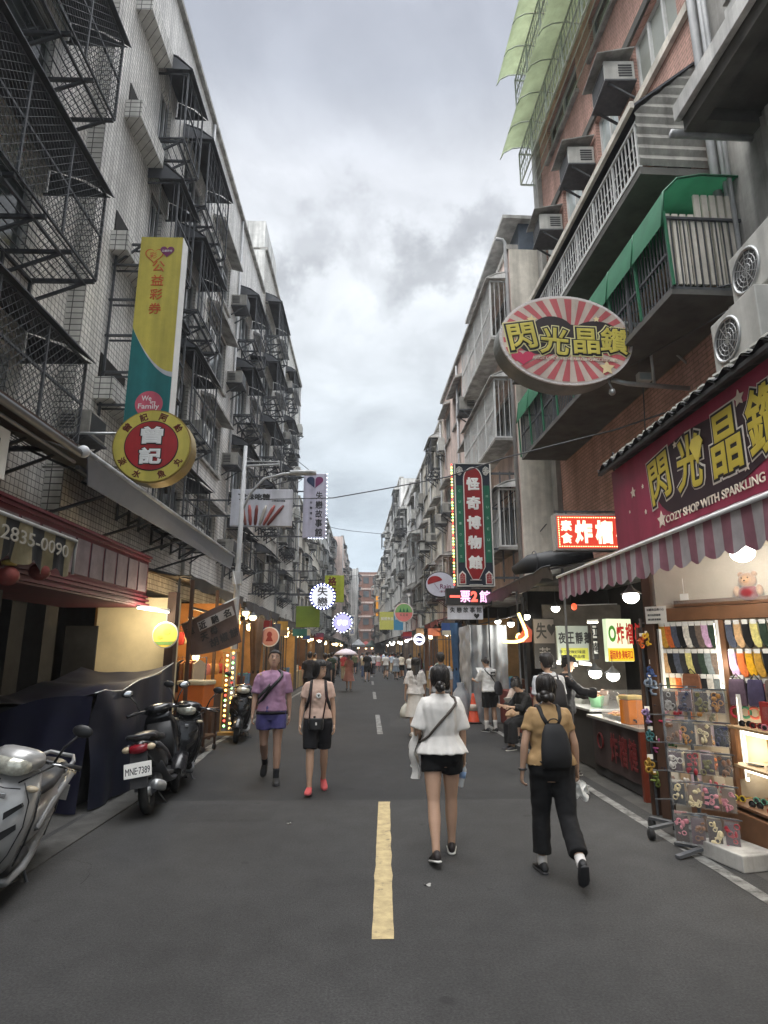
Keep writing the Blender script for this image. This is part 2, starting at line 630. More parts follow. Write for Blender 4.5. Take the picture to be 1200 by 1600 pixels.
def worn(m, under, lo=.42, hi=.56, sc=7.0):
    """paint worn through to the asphalt in patches"""
    t = m.node_tree
    b = t.nodes['Principled BSDF']
    src = b.inputs['Base Color'].links[0].from_socket
    geo = t.nodes.new('ShaderNodeNewGeometry')
    n = t.nodes.new('ShaderNodeTexNoise')
    n.inputs['Scale'].default_value, n.inputs['Detail'].default_value, n.inputs['Roughness'].default_value = sc, 9, .72
    t.links.new(geo.outputs['Position'], n.inputs['Vector'])
    r_ = t.nodes.new('ShaderNodeMapRange')
    for k, v in zip(('From Min', 'From Max', 'To Min', 'To Max'), (lo, hi, 0, 1)):
        r_.inputs[k].default_value = v
    t.links.new(n.outputs['Fac'], r_.inputs['Value'])
    x = t.nodes.new('ShaderNodeMixRGB')
    x.inputs[1].default_value = (*under, 1)
    t.links.new(r_.outputs[0], x.inputs[0])
    t.links.new(src, x.inputs[2])
    t.links.new(x.outputs[0], b.inputs['Base Color'])


def stained(m):
    """oil spots, chewing gum and damp patches of a shape of their own"""
    t = m.node_tree
    b = t.nodes['Principled BSDF']
    geo = t.nodes.new('ShaderNodeNewGeometry')
    prev = b.inputs['Base Color'].links[0].from_socket
    for sc, rad, lo, rnd_ in ((1.6, .10, .62, 1.0), (5.5, .05, .6, 1.0), (3.1, .03, 1.3, 1.0), (9.0, .05, 1.15, 1.0)):
        v = t.nodes.new('ShaderNodeTexVoronoi')
        v.inputs['Scale'].default_value, v.inputs['Randomness'].default_value = sc, rnd_
        nz_ = t.nodes.new('ShaderNodeTexNoise')
        nz_.inputs['Scale'].default_value = sc * 4
        ad = t.nodes.new('ShaderNodeVectorMath')
        ad.operation = 'MULTIPLY_ADD'
        t.links.new(geo.outputs['Position'], nz_.inputs['Vector'])
        t.links.new(nz_.outputs['Color'], ad.inputs[0])
        ad.inputs[1].default_value = (.18 / sc,) * 3
        t.links.new(geo.outputs['Position'], ad.inputs[2])
        t.links.new(ad.outputs[0], v.inputs['Vector'])
        r_ = t.nodes.new('ShaderNodeMapRange')
        for k, q in zip(('From Min', 'From Max', 'To Min', 'To Max'), (rad * .6, rad, lo, 1)):
            r_.inputs[k].default_value = q
        t.links.new(v.outputs['Distance'], r_.inputs['Value'])
        s_ = t.nodes.new('ShaderNodeVectorMath')
        s_.operation = 'SCALE'
        t.links.new(prev, s_.inputs[0])
        t.links.new(r_.outputs[0], s_.inputs['Scale'])
        prev = s_.outputs[0]
    t.links.new(prev, b.inputs['Base Color'])


stained(asph_a)
stained(asph_b)
worn(paint_y, (.05, .048, .045), .30, .43)
worn(paint_w, (.05, .048, .045), .40, .54, 5.0)


def sheet(name, pts, z, m):
    b = MB()
    b.quad(*[(x, y, z) for x, y in pts])
    o = b.build(name, m, fix=False)
    return tag(o, kind='structure')


def wavy(x0, x1, y, n, amp, seed):
    return [(x0 + (x1 - x0) * i / n, y + noise.noise((i * 0.7, seed, 0)) * amp) for i in range(n + 1)]


sheet('ground', [(-400, -40), (400, -40), (400, 700), (-400, 700)], -0.03, gutter)
seam = wavy(-3.1, 3.1, 7.93, 24, 0.05, 3)
sheet('road', [(-3.1, -12), (3.1, -12)] + list(reversed(seam)), 0, asph_a)
sheet('road', list(seam) + [(3.1, 160), (-3.1, 160)], -0.002, asph_b)
sheet('pavement', [(-6.5, -12), (-3.104, -12), (-3.104, 160), (-6.5, 160)], -0.001, gutter)
sheet('pavement', [(3.104, -12), (6.5, -12), (6.5, 160), (3.104, 160)], -0.001, gutter)
asph_p = mat('patch_asphalt', (0.031, 0.0305, 0.030), 0.88, var=0.12, scale=1.3, bump=0.55, bscale=140)
speckle(asph_p)
sheet('road_patch', [(-2.05, 7.02), (-1.02, 7.0), (-1.0, 7.72), (-2.04, 7.75)], .002, asph_p)
sheet('road_patch', [(.55, 15.2), (1.9, 15.0), (1.95, 18.1), (.6, 18.2)], .002, asph_p)
sheet('road_patch', [(-2.2, 22), (-1.1, 21.8), (-1.0, 26), (-2.1, 26.2)], .002, asph_a)
crack_m = mat('crack_dark', (0.018, 0.0175, 0.017), .95, var=.2)  # one even dark tone for the crack strips
rnd.seed(41)
for (x, y, a, n_) in ((-2.2, 5.2, 1.3, 20), (2.2, 7.2, 2.7, 24), (-1.5, 10.5, 1.5, 30), (1.2, 9.6, .1, 22), (-.5, 12.5, .3, 26)):
    b = MB()
    p_, q_ = Vector((x, y, .0025)), a
    for i in range(n_):
        q_ += rnd.uniform(-.55, .55)
        e_ = p_ + Vector((math.cos(q_), math.sin(q_), 0)) * rnd.uniform(.04, .10)
        w_ = rnd.uniform(.0015, .0045) * (1 - .6 * i / n_)
        d_ = Vector((-math.sin(q_), math.cos(q_), 0)) * w_
        b.quad(p_ - d_, e_ - d_ * .8, e_ + d_ * .8, p_ + d_)
        p_ = e_
    tag(b.build('road_crack', crack_m, fix=False), kind='structure')
rnd.seed(8)
for i, (px, py, lab) in enumerate(((452, 1288, 'white scrap of paper on the road below the woman in pale pink'), (668, 1384, 'white scrap of paper on the road left of the walking feet'), (480, 1180, 'scrap of paper on the darker road beside the pale pink woman'))):
    p_ = on_ground(px, py)
    b = MB()
    b.grid(lambda u, v: ((u - .5) * .05, (v - .5) * .03, .006 + .008 * math.sin(u * 4 + v * 3 + i)), 4, 4)
    o_ = b.build('paper_scrap', mat('dirty_paper', (.4, .39, .36), .9), fix=False)
    o_.location, o_.rotation_euler = (p_.x, p_.y, .003), (0, 0, rnd.uniform(0, 3))
    tag(o_, lab, 'litter')
# gutter covers along the left edge
tag(MB().box((-2.86, 6.2, 0.004), (0.3, 8, 0.02)).build('gutter_strip', gutter), kind='structure')


def mark(name, x, y0, y1, w, m, seed, dx=0.0):
    n = max(2, int((y1 - y0) / 0.12))
    le, ri = [], []
    for i in range(n + 1):
        y = y0 + (y1 - y0) * i / n
        xx = x + dx * i / n
        le.append((xx - w / 2 + noise.noise((y * 4, seed, 1)) * 0.010, y))
        ri.append((xx + w / 2 + noise.noise((y * 4, seed, 7)) * 0.010, y))
    b = MB()
    for i in range(n):
        b.quad((*le[i], 0.004), (*ri[i], 0.004), (*ri[i + 1], 0.004), (*le[i + 1], 0.004))
    tag(b.build(name, m, fix=False), kind='structure')


mark('road_marking', 0.10, 4.27, 7.82, 0.135, paint_y, 1, 0.10)
for i in range(9):
    mark('road_marking', 0.27, 13.9 + 10 * i, 18.0 + 10 * i, 0.12, paint_w, 2 + i)
mark('edge_line', -2.66, 9.2, 12.0, 0.11, paint_w, 21, -0.2)
mark('edge_line', -2.93, 12.0, 60, 0.11, paint_w, 22)
mark('edge_line', 2.86, 3.0, 60, 0.11, paint_w, 23, 0.1)

# ------------------------------------------------------------------ facades
def FL(s, o, z):
    return (-5 + o, s, z)


_n = math.hypot(1, 0.03)


def FR(s, o, z):
    return (4.95 + (-0.03 * s - o) / _n, (s - 0.03 * o) / _n, z)


FLOORS = ('ground', 'first', 'second', 'third', 'fourth', 'fifth', 'sixth', 'seventh')


def floor_of(z):
    return FLOORS[max(1, min(7, int((z - 0.1) / 3.0) + 1))] + ' floor'


class Facade:
    def __init__(s, name, label, tf, s0, s1, ztop, m, off=0.0, z0=3.1, side=FL, end_m=None, depth=9, shop=True):
        s.tf = lambda a, b, c: tf(a, off + b, c)
        s.s0, s.s1, s.z0, s.zt, s.m, s.end_m, s.depth = s0, s1, z0, ztop, m, end_m or m, depth
        s.root = thing(name, label, 'building', s.tf(s0, 0, 0))
        s.o = s.root.location.copy()
        s.holes = []
        s.left = tf is FL
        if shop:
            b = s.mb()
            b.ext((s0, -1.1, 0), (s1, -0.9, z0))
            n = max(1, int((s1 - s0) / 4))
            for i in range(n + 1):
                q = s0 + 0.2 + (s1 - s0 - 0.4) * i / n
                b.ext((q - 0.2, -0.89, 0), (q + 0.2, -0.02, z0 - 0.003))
            b.build('shopfront', shade_black, s.root)

    def mb(s):
        return MB(s.o, s.tf)

    def box(s, name, m, a, b_, parent=None, bevel=0):
        b = s.mb()
        b.ext(a, b_)
        return b.build(name, m, parent or s.root, bevel)

    def window(s, a, b_, c, d, n=2, m=None, fr=None, sill=True, eave=0.0, hmid=None, inset=0.14):
        s.holes.append((a, b_, c, d))
        w = s.mb()
        t = 0.05
        o0, o1 = -inset, -inset + 0.06
        w.ext((a, o0, c), (a + t, o1, d))
        w.ext((b_ - t, o0, c), (b_, o1, d))
        w.ext((a + t, o0, c), (b_ - t, o1, c + t))
        w.ext((a + t, o0, d - t), (b_ - t, o1, d))
        for i in range(1, n):
            q = a + (b_ - a) * i / n
            w.ext((q - t / 2, o0, c + t), (q + t / 2, o1 + 0.01, d - t))
        if hmid:
            w.ext((a + t, o0 + 0.004, hmid - t / 2), (b_ - t, o1 - 0.004, hmid + t / 2))
        win = w.build('window', fr or alu, s.root)
        p = s.mb()
        p.quad(s_ := (a + .02, -inset + 0.02, c + .02), (b_ - .02, -inset + 0.02, c + .02), (b_ - .02, -inset + 0.02, d - .02), (a + .02, -inset + 0.02, d - .02))
        p.build('pane', m or glass, win)
        if sill:
            s.box('sill', concrete, (a - .08, 0.0, c - .09), (b_ + .08, 0.09, c - 0.003), win)
        if eave:
            e = s.mb()
            e.add([(a - .2, 0, d + .12), (b_ + .2, 0, d + .12), (b_ + .2, eave, d + .02), (a - .2, eave, d + .02),
                   (a - .2, 0, d + .24), (b_ + .2, 0, d + .24), (b_ + .2, eave, d + .1), (a - .2, eave, d + .1)],
                  [(0, 1, 2, 3), (4, 5, 6, 7), (0, 1, 5, 4), (1, 2, 6, 5), (2, 3, 7, 6), (3, 0, 4, 7)])
            e.build('eave', concrete, win)
        return win

    def cage(s, a, b_, c, d, dep=0.7, style='vertical', over=0.12, rise=0.35, bars=None, awn=None, bracket=True, hole=True, pitch=0.12, post_m=None, floor_slab=None):
        bars = bars or iron
        if hole:
            s.window(a + .25, b_ - .25, c + .12, d - .02, n=3, sill=False)
        w = s.mb()
        t = 0.035
        for q in (a, b_):
            for z in (c, d):
                w.bar((q, 0.0, z), (q, dep, z), t)
            w.bar((q, dep, c), (q, dep, d), t)
        for z in (c, (c + d) / 2, d):
            w.bar((a, dep, z), (b_, dep, z), t)
        n = max(1, round((b_ - a) / 1.15))
        for i in range(1, n):
            q = a + (b_ - a) * i / n
            w.bar((q, dep + .012, c), (q, dep + .012, d), 0.032)
        if style == 'diamond':
            def net(fn, W, Hh):
                k, p = -Hh, 0.13
                while k < W:
                    x0, x1 = max(0, k), min(W, k + Hh)
                    if x1 - x0 > .03:
                        w.bar(fn(x0, x0 - k), fn(x1, x1 - k), 0.0065)
                        w.bar(fn(x0, Hh - (x0 - k)), fn(x1, Hh - (x1 - k)), 0.0065)
                    k += p
            net(lambda x, y: (a + x, dep + .02, c + y), b_ - a, d - c)
            net(lambda x, y: (b_ + .012, x, c + y), dep, d - c)
            net(lambda x, y: (a - .012, x, c + y), dep, d - c)
        elif style == 'grid':
            q = a + pitch
            while q < b_ - .02:
                w.bar((q, dep, c), (q, dep, d), 0.014)
                q += pitch
            k = c + pitch * 1.6
            while k < d:
                w.bar((a, dep, k), (b_, dep, k), 0.012)
                k += pitch * 1.6
        elif style == 'vertical':
            q = a + pitch
            while q < b_ - .02:
                w.bar((q, dep, c), (q, dep, d), 0.016)
                q += pitch
            k = pitch
            while k < dep:
                w.bar((b_, k, c), (b_, k, d), 0.014)
                w.bar((a, k, c), (a, k, d), 0.014)
                k += pitch
        if not floor_slab:
            k = 0.1
            while k < dep:
                w.bar((a, k, c - .02), (b_, k, c - .02), 0.016)
                k += 0.14
        root = w.build('window_cage', bars, s.root)
        if floor_slab:
            s.box('cage_floor', floor_slab, (a - .02, 0.0, c - .09), (b_ + .02, dep + .03, c - .02), root)
        if bracket:
            w = s.mb()
            n = max(2, round((b_ - a) / 0.75) + 1)
            for i in range(n):
                q = a + .04 + (b_ - a - .08) * i / (n - 1)
                w.bar((q, 0, c - .05), (q, dep, c - .05), 0.05)
                w.bar((q, 0.01, c - .42), (q, dep * .86, c - .07), 0.04)
                w.bar((q, 0.02, c - .45), (q, 0.02, c - .03), 0.045)
            w.bar((a, .03, c - .06), (b_, .03, c - .06), .05)
            w.bar((a, dep * .84, c - .075), (b_, dep * .84, c - .075), .04)
            w.build('support_frame', iron, root)
        if awn is not False:
            w = s.mb()
            o1 = dep + over
            prof = [(0, d + rise), (o1 * .55, d + rise * .62 + .02), (o1, d + .03)]
            vs_ = []
            for q in (a - .1, b_ + .1):
                for (o_, z) in prof:
                    vs_ += [(q, o_, z), (q, o_, z + .02)]
            fs = []
            for i in range(2):
                fs += [(2 * i, 2 * i + 2, 6 + 2 * i + 2, 6 + 2 * i), (2 * i + 1, 2 * i + 3, 6 + 2 * i + 3, 6 + 2 * i + 1)]
            fs += [(4, 5, 11, 10), (0, 1, 3, 2), (2, 3, 5, 4), (6, 7, 9, 8), (8, 9, 11, 10), (0, 1, 7, 6)]
            w.add(vs_, fs)
            # side cheeks
            for q in (a - .1, b_ + .08):
                w.poly([(q, 0.02, d + .05), (q, 0.02, d + rise - .03), (q, o1 * .5, d + rise * .6), (q, o1 * .95, d + .03)], (.012, 0, 0))
            w.build('awning', awn or awn_d, root)
        return root

    def finish(s, parapet=0.12, roof_m=None):
        S = sorted({s.s0, s.s1} | {h[0] for h in s.holes} | {h[1] for h in s.holes})
        Z = sorted({s.z0, s.zt} | {h[2] for h in s.holes} | {h[3] for h in s.holes})
        w = s.mb()
        for i in range(len(S) - 1):
            run = None
            for j in range(len(Z) - 1):
                sm_, zm = (S[i] + S[i + 1]) / 2, (Z[j] + Z[j + 1]) / 2
                solid = not any(h[0] < sm_ < h[1] and h[2] < zm < h[3] for h in s.holes)
                if solid:
                    run = Z[j] if run is None else run
                if run is not None and (not solid or j == len(Z) - 2):
                    top = Z[j] if not solid else Z[j + 1]
                    w.quad((S[i], 0, run), (S[i + 1], 0, run), (S[i + 1], 0, top), (S[i], 0, top))
                    run = None
        for (a, b_, c, d) in s.holes:
            k = -0.2
            w.quad((a, 0, c), (a, k, c), (a, k, d), (a, 0, d))
            w.quad((b_, 0, c), (b_, k, c), (b_, k, d), (b_, 0, d))
            w.quad((a, 0, c), (b_, 0, c), (b_, k, c), (a, k, c))
            w.quad((a, 0, d), (b_, 0, d), (b_, k, d), (a, k, d))
        D = -s.depth
        w.mi = 1
        w.quad((s.s0, 0, s.z0), (s.s0, D, s.z0), (s.s0, D, s.zt), (s.s0, 0, s.zt))
        w.quad((s.s1, 0, s.z0), (s.s1, D, s.z0), (s.s1, D, s.zt), (s.s1, 0, s.zt))
        w.quad((s.s0, -1.1, 0), (s.s0, D, 0), (s.s0, D, s.z0), (s.s0, -1.1, s.z0))
        w.quad((s.s1, -1.1, 0), (s.s1, D, 0), (s.s1, D, s.z0), (s.s1, -1.1, s.z0))
        w.quad((s.s0, D, 0), (s.s1, D, 0), (s.s1, D, s.zt), (s.s0, D, s.zt))
        w.mi = 2
        w.quad((s.s0, 0, s.zt), (s.s1, 0, s.zt), (s.s1, D, s.zt), (s.s0, D, s.zt))
        w.quad((s.s0, 0, s.z0), (s.s1, 0, s.z0), (s.s1, -1.0, s.z0), (s.s0, -1.0, s.z0))
        w.build('wall', [s.m, s.end_m, roof_m or concrete], s.root, fix=False)
        if parapet:
            b = s.mb()
            b.ext((s.s0 - .003, -.25, s.zt + .003), (s.s1 + .003, parapet, s.zt + .14))
            b.build('coping', concrete, s.root)
        return s.root


# ------------------------------------------------------------------ air conditioners (each hangs on a wall: a thing of its own)
AC_COUNT = {}


def ac_outdoor(m):
    r = thing('air_conditioner', '-', 'air conditioner')
    MB().box((0, -.19, .36), (.84, .30, .62)).build('cabinet', m, r, 0.012)
    b = MB()
    b.torus((-.13, -.345, .36), .235, .018, 'y', 24, 6)
    for k in (.07, .12, .17, .22):
        b.torus((-.13, -.343, .36), k, .006, 'y', 20, 4)
    for k in range(6):
        t = k * PI / 6
        b.bar((-.13 - .24 * math.cos(t), -.343, .36 - .24 * math.sin(t)), (-.13 + .24 * math.cos(t), -.343, .36 + .24 * math.sin(t)), .008)
    b.build('fan_guard', steel, r)
    b = MB()
    b.lathe([(.001, -.341), (.23, -.3415), (.232, -.338)], (-.13, 0, .36), 24, 'y', False)
    b.build('fan_opening', ac_d, r)
    b = MB()
    for x in (-.36, .36):
        b.bar((x, 0, .02), (x, -.42, .02), .035)
        b.bar((x, -.01, -.28), (x, -.38, .0), .03)
    b.build('bracket', iron, r)
    b = MB()
    b.tube([(.36, -.1, .3), (.47, -.06, .24), (.5, -.03, -.2), (.5, -.02, -.9)], .022, 6)
    b.build('hose', pvc, r)
    return r


def ac_window(m, hood):
    r = thing('air_conditioner', '-', 'air conditioner')
    MB().box((0, -.27, .23), (.64, .54, .42)).build('cabinet', m, r, 0.01)
    b = MB()
    b.box((0, -.543, .23), (.56, .008, .34))
    for k in range(5):
        b.box((.324, -.17, .12 + k * .055), (.006, .24, .03))
        b.box((-.324, -.17, .12 + k * .055), (.006, .24, .03))
    b.build('grille', ac_d, r)
    b = MB()
    b.box((0, -.28, -.02), (.74, .56, .035))
    for x in (-.3, .3):
        b.bar((x, -.01, -.36), (x, -.48, -.04), .035)
    b.build('shelf', iron, r)
    if hood:
        b = MB()
        b.add([(-.42, 0, .62), (.42, 0, .62), (.42, -.68, .49), (-.42, -.68, .49), (-.42, 0, .645), (.42, 0, .645), (.42, -.68, .51), (-.42, -.68, .51)],
              [(0, 1, 2, 3), (4, 5, 6, 7), (0, 1, 5, 4), (1, 2, 6, 5), (2, 3, 7, 6), (3, 0, 4, 7)])
        b.build('hood', awn_d if hood == 1 else concrete, r)
    return r


AC_P = {'pale outdoor': ac_outdoor(ac_w), 'weathered outdoor': ac_outdoor(ac_o), 'boxy grey window': ac_window(ac_o, 0),
        'hooded window': ac_window(ac_o, 1), 'pale hooded window': ac_window(ac_w, 2)}
AC_USED = set()
ORD = ('nearest', 'second nearest', 'third nearest', 'fourth nearest', 'fifth nearest', 'sixth nearest', 'seventh nearest', 'eighth nearest')


def place_ac(kind, fc, s_, o, z, nick, label=None):
    p = AC_P[kind]
    if label is None:
        key = (kind, floor_of(z), nick)
        n = AC_COUNT.get(key, 0)
        AC_COUNT[key] = n + 1
        label = f'{ORD[n]} {kind} unit, {floor_of(z)}, {nick}'
    loc = Vector(fc.tf(s_, o, z))
    rz = PI / 2 if fc.left else -PI / 2 - 0.03
    if kind not in AC_USED:
        AC_USED.add(kind)
        p.location, p.rotation_euler = loc, (0, 0, rz)
        c = tag(p, label, None, 'air conditioners on the house fronts')
    else:
        c = dup(p, loc, rz, label, 'air conditioners on the house fronts')
    return c


# ---- left row
f = Facade('apartment_building', 'white tiled building at the left with three long diamond-mesh window cages', FL, -4, 9.8, 18.3, tile_w, -0.3)
for (c, d) in ((4.65, 6.0), (7.4, 8.95), (10.42, 12.0), (13.4, 15.05)):
    f.cage(2.0, 8.7, c, d, 1.0, 'diamond', over=.1, rise=.55, pitch=.13, bars=iron)
f.finish()
f = Facade('apartment_building', 'white tiled building behind the yellow lottery sign, stacked window cages', FL, 9.8, 25.9, 18.05, tile_w, 0, end_m=tile_big)
for (c, d) in ((4.7, 5.9), (7.25, 8.95), (10.2, 12.0), (13.2, 15.0)):
    f.cage(11.95, 13.2, c, d, .7, 'vertical', rise=.6, pitch=.3)
    f.cage(13.95, 16.2, c - .15, d, .7, 'grid', rise=.5, pitch=.28)
    f.cage(21.3, 23.7, c, d, .65, 'grid', rise=.45, pitch=.28)
    f.window(17.3, 19.7, c + .1, d + .1, n=3, eave=.4, hmid=d - .4)
    f.window(24.3, 25.5, c + .2, d - .1, n=2, eave=.3)
for z in (6.2, 9.25, 12.3, 15.05):
    b = f.mb()
    b.ext((10.5, 0, z), (11.85, .34, z + .1))
    b.ext((10.5, 0.26, z + .1), (11.85, .34, z + .42))
    b.ext((10.5, 0, z + .1), (10.58, .258, z + .42))
    b.ext((11.77, 0, z + .1), (11.85, .258, z + .42))
    b.build('wall_niche', tile_big, f.root)
    f.box('niche_shade_panel', shade_black, (10.6, .004, z + .42), (11.75, .02, z + .95))  # flat dark panel on the wall, the niche's shade put into its colour
f.finish()
nk = 'white tiled building behind the lottery sign'
for z in (4.9, 7.9, 10.9, 13.9):
    place_ac('boxy grey window', f, 20.4, 0, z, nk)
    place_ac('pale outdoor', f, 16.75, 0, z - .5, nk)
    if z > 5:
        place_ac('hooded window', f, 24.0, 0, z - .75, nk)
place_ac('boxy grey window', f, 10.1, -.2, 5.25, nk)
b = f.mb()
for q in (16.4, 20.9):
    b.tube([f_ for f_ in [(q, .06, 3.2), (q, .06, 18)]], .045, 8)
b.build('drain_pipe', pvc, f.root)
# street-side mesh panels above the sign bracket
f = Facade('apartment_building', 'taller grey building with a bare stair tower on the left row', FL, 25.9, 41.6, 20.4, tile_c, 0, end_m=plaster_w)
f.box('stair_tower', plaster_w, (25.95, -4, 20.55), (29.5, -.05, 22.0))
for k, (c, d) in enumerate(((4.6, 5.9), (7.3, 8.9), (10.3, 11.9), (13.2, 14.9), (16.3, 18.0))):
    f.cage(26.6, 29.7, c, d, .7, 'grid', rise=.5, pitch=.3)
    f.window(30.6, 32.4, c + .1, d, n=3, eave=.4)
    f.cage(34.0, 36.2, c, d - .05, .55, 'vertical', rise=.4, pitch=.3)
    f.window(37.2, 39.2, c + .1, d, n=2, eave=.35)
    nk = 'taller grey building with the stair tower'
    place_ac('boxy grey window', f, 33.3, 0, c + .2, nk)
    place_ac('pale outdoor', f, 40.6, 0, c + .1, nk)
    if k % 2:
        place_ac('hooded window', f, 36.7, 0, c - .1, nk)
b = f.mb()
for q in (33.0, 41.2):
    b.tube([(q, .07, 3.2), (q, .07, 20.2)], .05, 8)
b.build('drain_pipe', pvc, f.root)
f.finish()


def generic(name_label, tf, s0, s1, zt, m, off, seed, nick, end_m=None, floors=None, cagep=.35, acp=.45, bay=3.1, awn=None):
    r = random.Random(seed)
    f = Facade('apartment_building', name_label, tf, s0, s1, zt, m, off, end_m=end_m)
    nb = max(1, round((s1 - s0) / bay))
    w = (s1 - s0) / nb
    nf = int((zt - 3.1) / 2.95)
    fh = (zt - 3.3) / nf
    kinds = [r.choice(('w2', 'w3', 'cg', 'cv')) if r.random() < .8 else 'w2' for _ in range(nb)]
    for j in range(nf):
        c = 3.3 + j * fh + .95
        for i in range(nb):
            a = s0 + i * w + .35
            e = s0 + (i + 1) * w - .35
            k = kinds[i] if r.random() < .8 else r.choice(('w2', 'cg'))
            d = c + 1.45 + r.uniform(-.1, .1)
            if k == 'cg' and r.random() < cagep * 2:
                f.cage(a, e, c - .1, d - .1, r.uniform(.45, .7), 'grid', rise=r.uniform(.25, .5), pitch=.3, bars=r.choice((iron, steel)), awn=r.choice((awn_d, concrete, None, awn_d)) if awn is None else awn, bracket=r.random() < .5)
            elif k == 'cv' and r.random() < cagep * 2:
                f.cage(a, e, c - .1, d - .1, r.uniform(.4, .6), 'vertical', rise=r.uniform(.2, .4), pitch=.26, bars=r.choice((whitebar, steel, iron)), awn=awn, bracket=False, floor_slab=concrete if r.random() < .5 else None)
            else:
                f.window(a + r.uniform(0, .3), e - r.uniform(0, .3), c, d, n=2 if k == 'w2' else 3, eave=r.choice((0, .3, .4)), m=r.choice((glass, glass, glass_f)))
            if r.random() < acp:
                place_ac(r.choice(('boxy grey window', 'pale outdoor', 'weathered outdoor', 'hooded window', 'pale hooded window')), f, s0 + i * w + .02 + (w if i < nb - 1 else w - .45), 0, c - .25, nick)
    b = f.mb()
    for q in (s0 + .15, (s0 + s1) / 2 + r.uniform(-.3, .3)):
        b.tube([(q, .06, 3.2), (q, .06, zt - .1)], .05, 6)
    b.build('drain_pipe', pvc, f.root)
    if r.random() < .7:
        a = r.uniform(s0 + .5, s1 - 3)
        f.box('roof_hut', r.choice((corr, plaster_g)), (a, -3.5, zt + .15), (a + r.uniform(1.5, 2.6), -.8, zt + r.uniform(1.2, 2.0)))
    f.finish()
    return f


generic('low cream four-storey house beyond the taller grey building, left row', FL, 41.6, 62, 12.2, plaster, 0.1, 3, 'low cream house, left row', end_m=plaster)
generic('grey concrete apartment house behind the broken-heart sign', FL, 62, 84, 16.8, plaster_g, 0.1, 4, 'grey house behind the broken-heart sign')
generic('pinkish apartment house standing forward near the left end of the street', FL, 84, 112, 17.3, plaster_p, 1.4, 5, 'far pinkish house, left row')
generic('narrow pale house at the far end of the left row', FL, 112, 126, 16.5, plaster_w, 3.0, 6, 'farthest pale house, left row')

# ---- right row
f = Facade('apartment_building', 'grey concrete building at the right edge with a deep balcony slab', FR, -4, 7.05, 18.2, concrete, 0)
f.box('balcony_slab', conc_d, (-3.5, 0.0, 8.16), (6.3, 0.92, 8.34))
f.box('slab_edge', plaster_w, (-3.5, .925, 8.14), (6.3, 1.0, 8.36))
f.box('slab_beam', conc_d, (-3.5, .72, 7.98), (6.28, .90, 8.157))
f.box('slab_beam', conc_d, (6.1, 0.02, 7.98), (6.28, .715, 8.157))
b = f.mb()
b.tube([(6.34, .0, 8.0), (6.34, 1.0, 8.0), (6.34, 1.04, 8.0)], .05, 8)
b.build('waste_pipe', pvc, f.root)
for q, r_ in ((6.98, .06), (6.8, .035), (6.72, .03)):
    b = f.mb()
    b.tube([(q, .09, 3.2), (q, .09, 17.5)], r_, 8)
    b.build('drain_pipe', pvc, f.root)
b = f.mb()
n = 44
for i in range(n):
    a0, a1 = 4.0 + 2.0 * i / n, 4.0 + 2.0 * (i + 1) / n
    h0, h1 = .14 + .035 * math.sin(i * PI / 2.2), .14 + .035 * math.sin((i + 1) * PI / 2.2)
    b.quad((a0, h0, 6.6), (a1, h1, 6.6), (a1, h1, 7.95), (a0, h0, 7.95))
b.build('corrugated_panel', corr, f.root, fix=False)
for z in (10.2, 13.3):
    f.window(4.4, 6.3, z, z + 1.6, n=2, eave=.25)
f.window(4.5, 6.2, 5.0, 6.3, n=2)
b = f.mb()
b.ext((4.35, .01, 9.9), (6.4, .06, 10.05))
b.ext((4.35, .01, 12.0), (6.4, .05, 12.1))
b.build('moulding', plaster_g, f.root)
f.finish()
nk = 'grey building at the right edge'
place_ac('pale outdoor', f, 5.62, .42, 5.35, nk, 'white outdoor air conditioner with round fan, upper of two above the pink shop board')
place_ac('pale outdoor', f, 5.78, .62, 4.62, nk, 'white outdoor air conditioner with round fan, lower of two above the pink shop board')

f = Facade('apartment_building', 'salmon brick building with white balcony grilles and a green cage awning', FR, 7.1, 14.2, 20.5, brick_m, 0, end_m=brick_m)
# third-floor balcony closed with a white grille
b = f.mb()
b.ext((7.2, 0, 8.18), (14.1, 1.0, 8.3))
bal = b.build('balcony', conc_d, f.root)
b = f.mb()
b.ext((7.2, .96, 8.302), (14.1, 1.01, 8.36))
b.ext((7.2, .96, 9.02), (14.1, 1.0, 9.06))
q = 7.25
k = 0
while q < 14.1:
    b.bar((q, .98, 8.36), (q, .98, 9.02), .035 if k % 7 == 0 else .016)
    q += .11
    k += 1
for z in (8.55, 8.75):
    b.bar((7.2, .98, z), (14.1, .98, z), .012)
b.build('grille', whitebar, bal)
b = f.mb()
b.add([(7.15, 0, 10.1), (14.15, 0, 10.1), (14.15, 1.03, 9.25), (7.15, 1.03, 9.25), (7.15, 0, 10.14), (14.15, 0, 10.14), (14.15, 1.03, 9.29), (7.15, 1.03, 9.29)],
      [(0, 1, 2, 3), (4, 5, 6, 7), (0, 1, 5, 4), (1, 2, 6, 5), (2, 3, 7, 6), (3, 0, 4, 7)])
b.build('balcony_roof', awn_d, bal)
b = f.mb()
b.ext((7.12, 1.032, 9.2), (14.18, 1.09, 9.31))
b.build('gutter', plaster, bal)
b = f.mb()
n = 20
for i in range(n):
    z0_, z1_ = 8.32 + i * 1.75 / n, 8.32 + (i + 1) * 1.75 / n
    k0, k1 = (i % 2) * .035, ((i + 1) % 2) * .035
    w0 = 1.0 if z0_ < 9.2 else max(.02, 1.0 * (10.1 - z0_) / .9)
    w1 = 1.0 if z1_ < 9.2 else max(.02, 1.0 * (10.1 - z1_) / .9)
    b.quad((7.2 - k0, 0, z0_), (7.2 - k0, w0, z0_), (7.2 - k1, w1, z1_), (7.2 - k1, 0, z1_))
b.build('side_panel', corr, bal, fix=False)
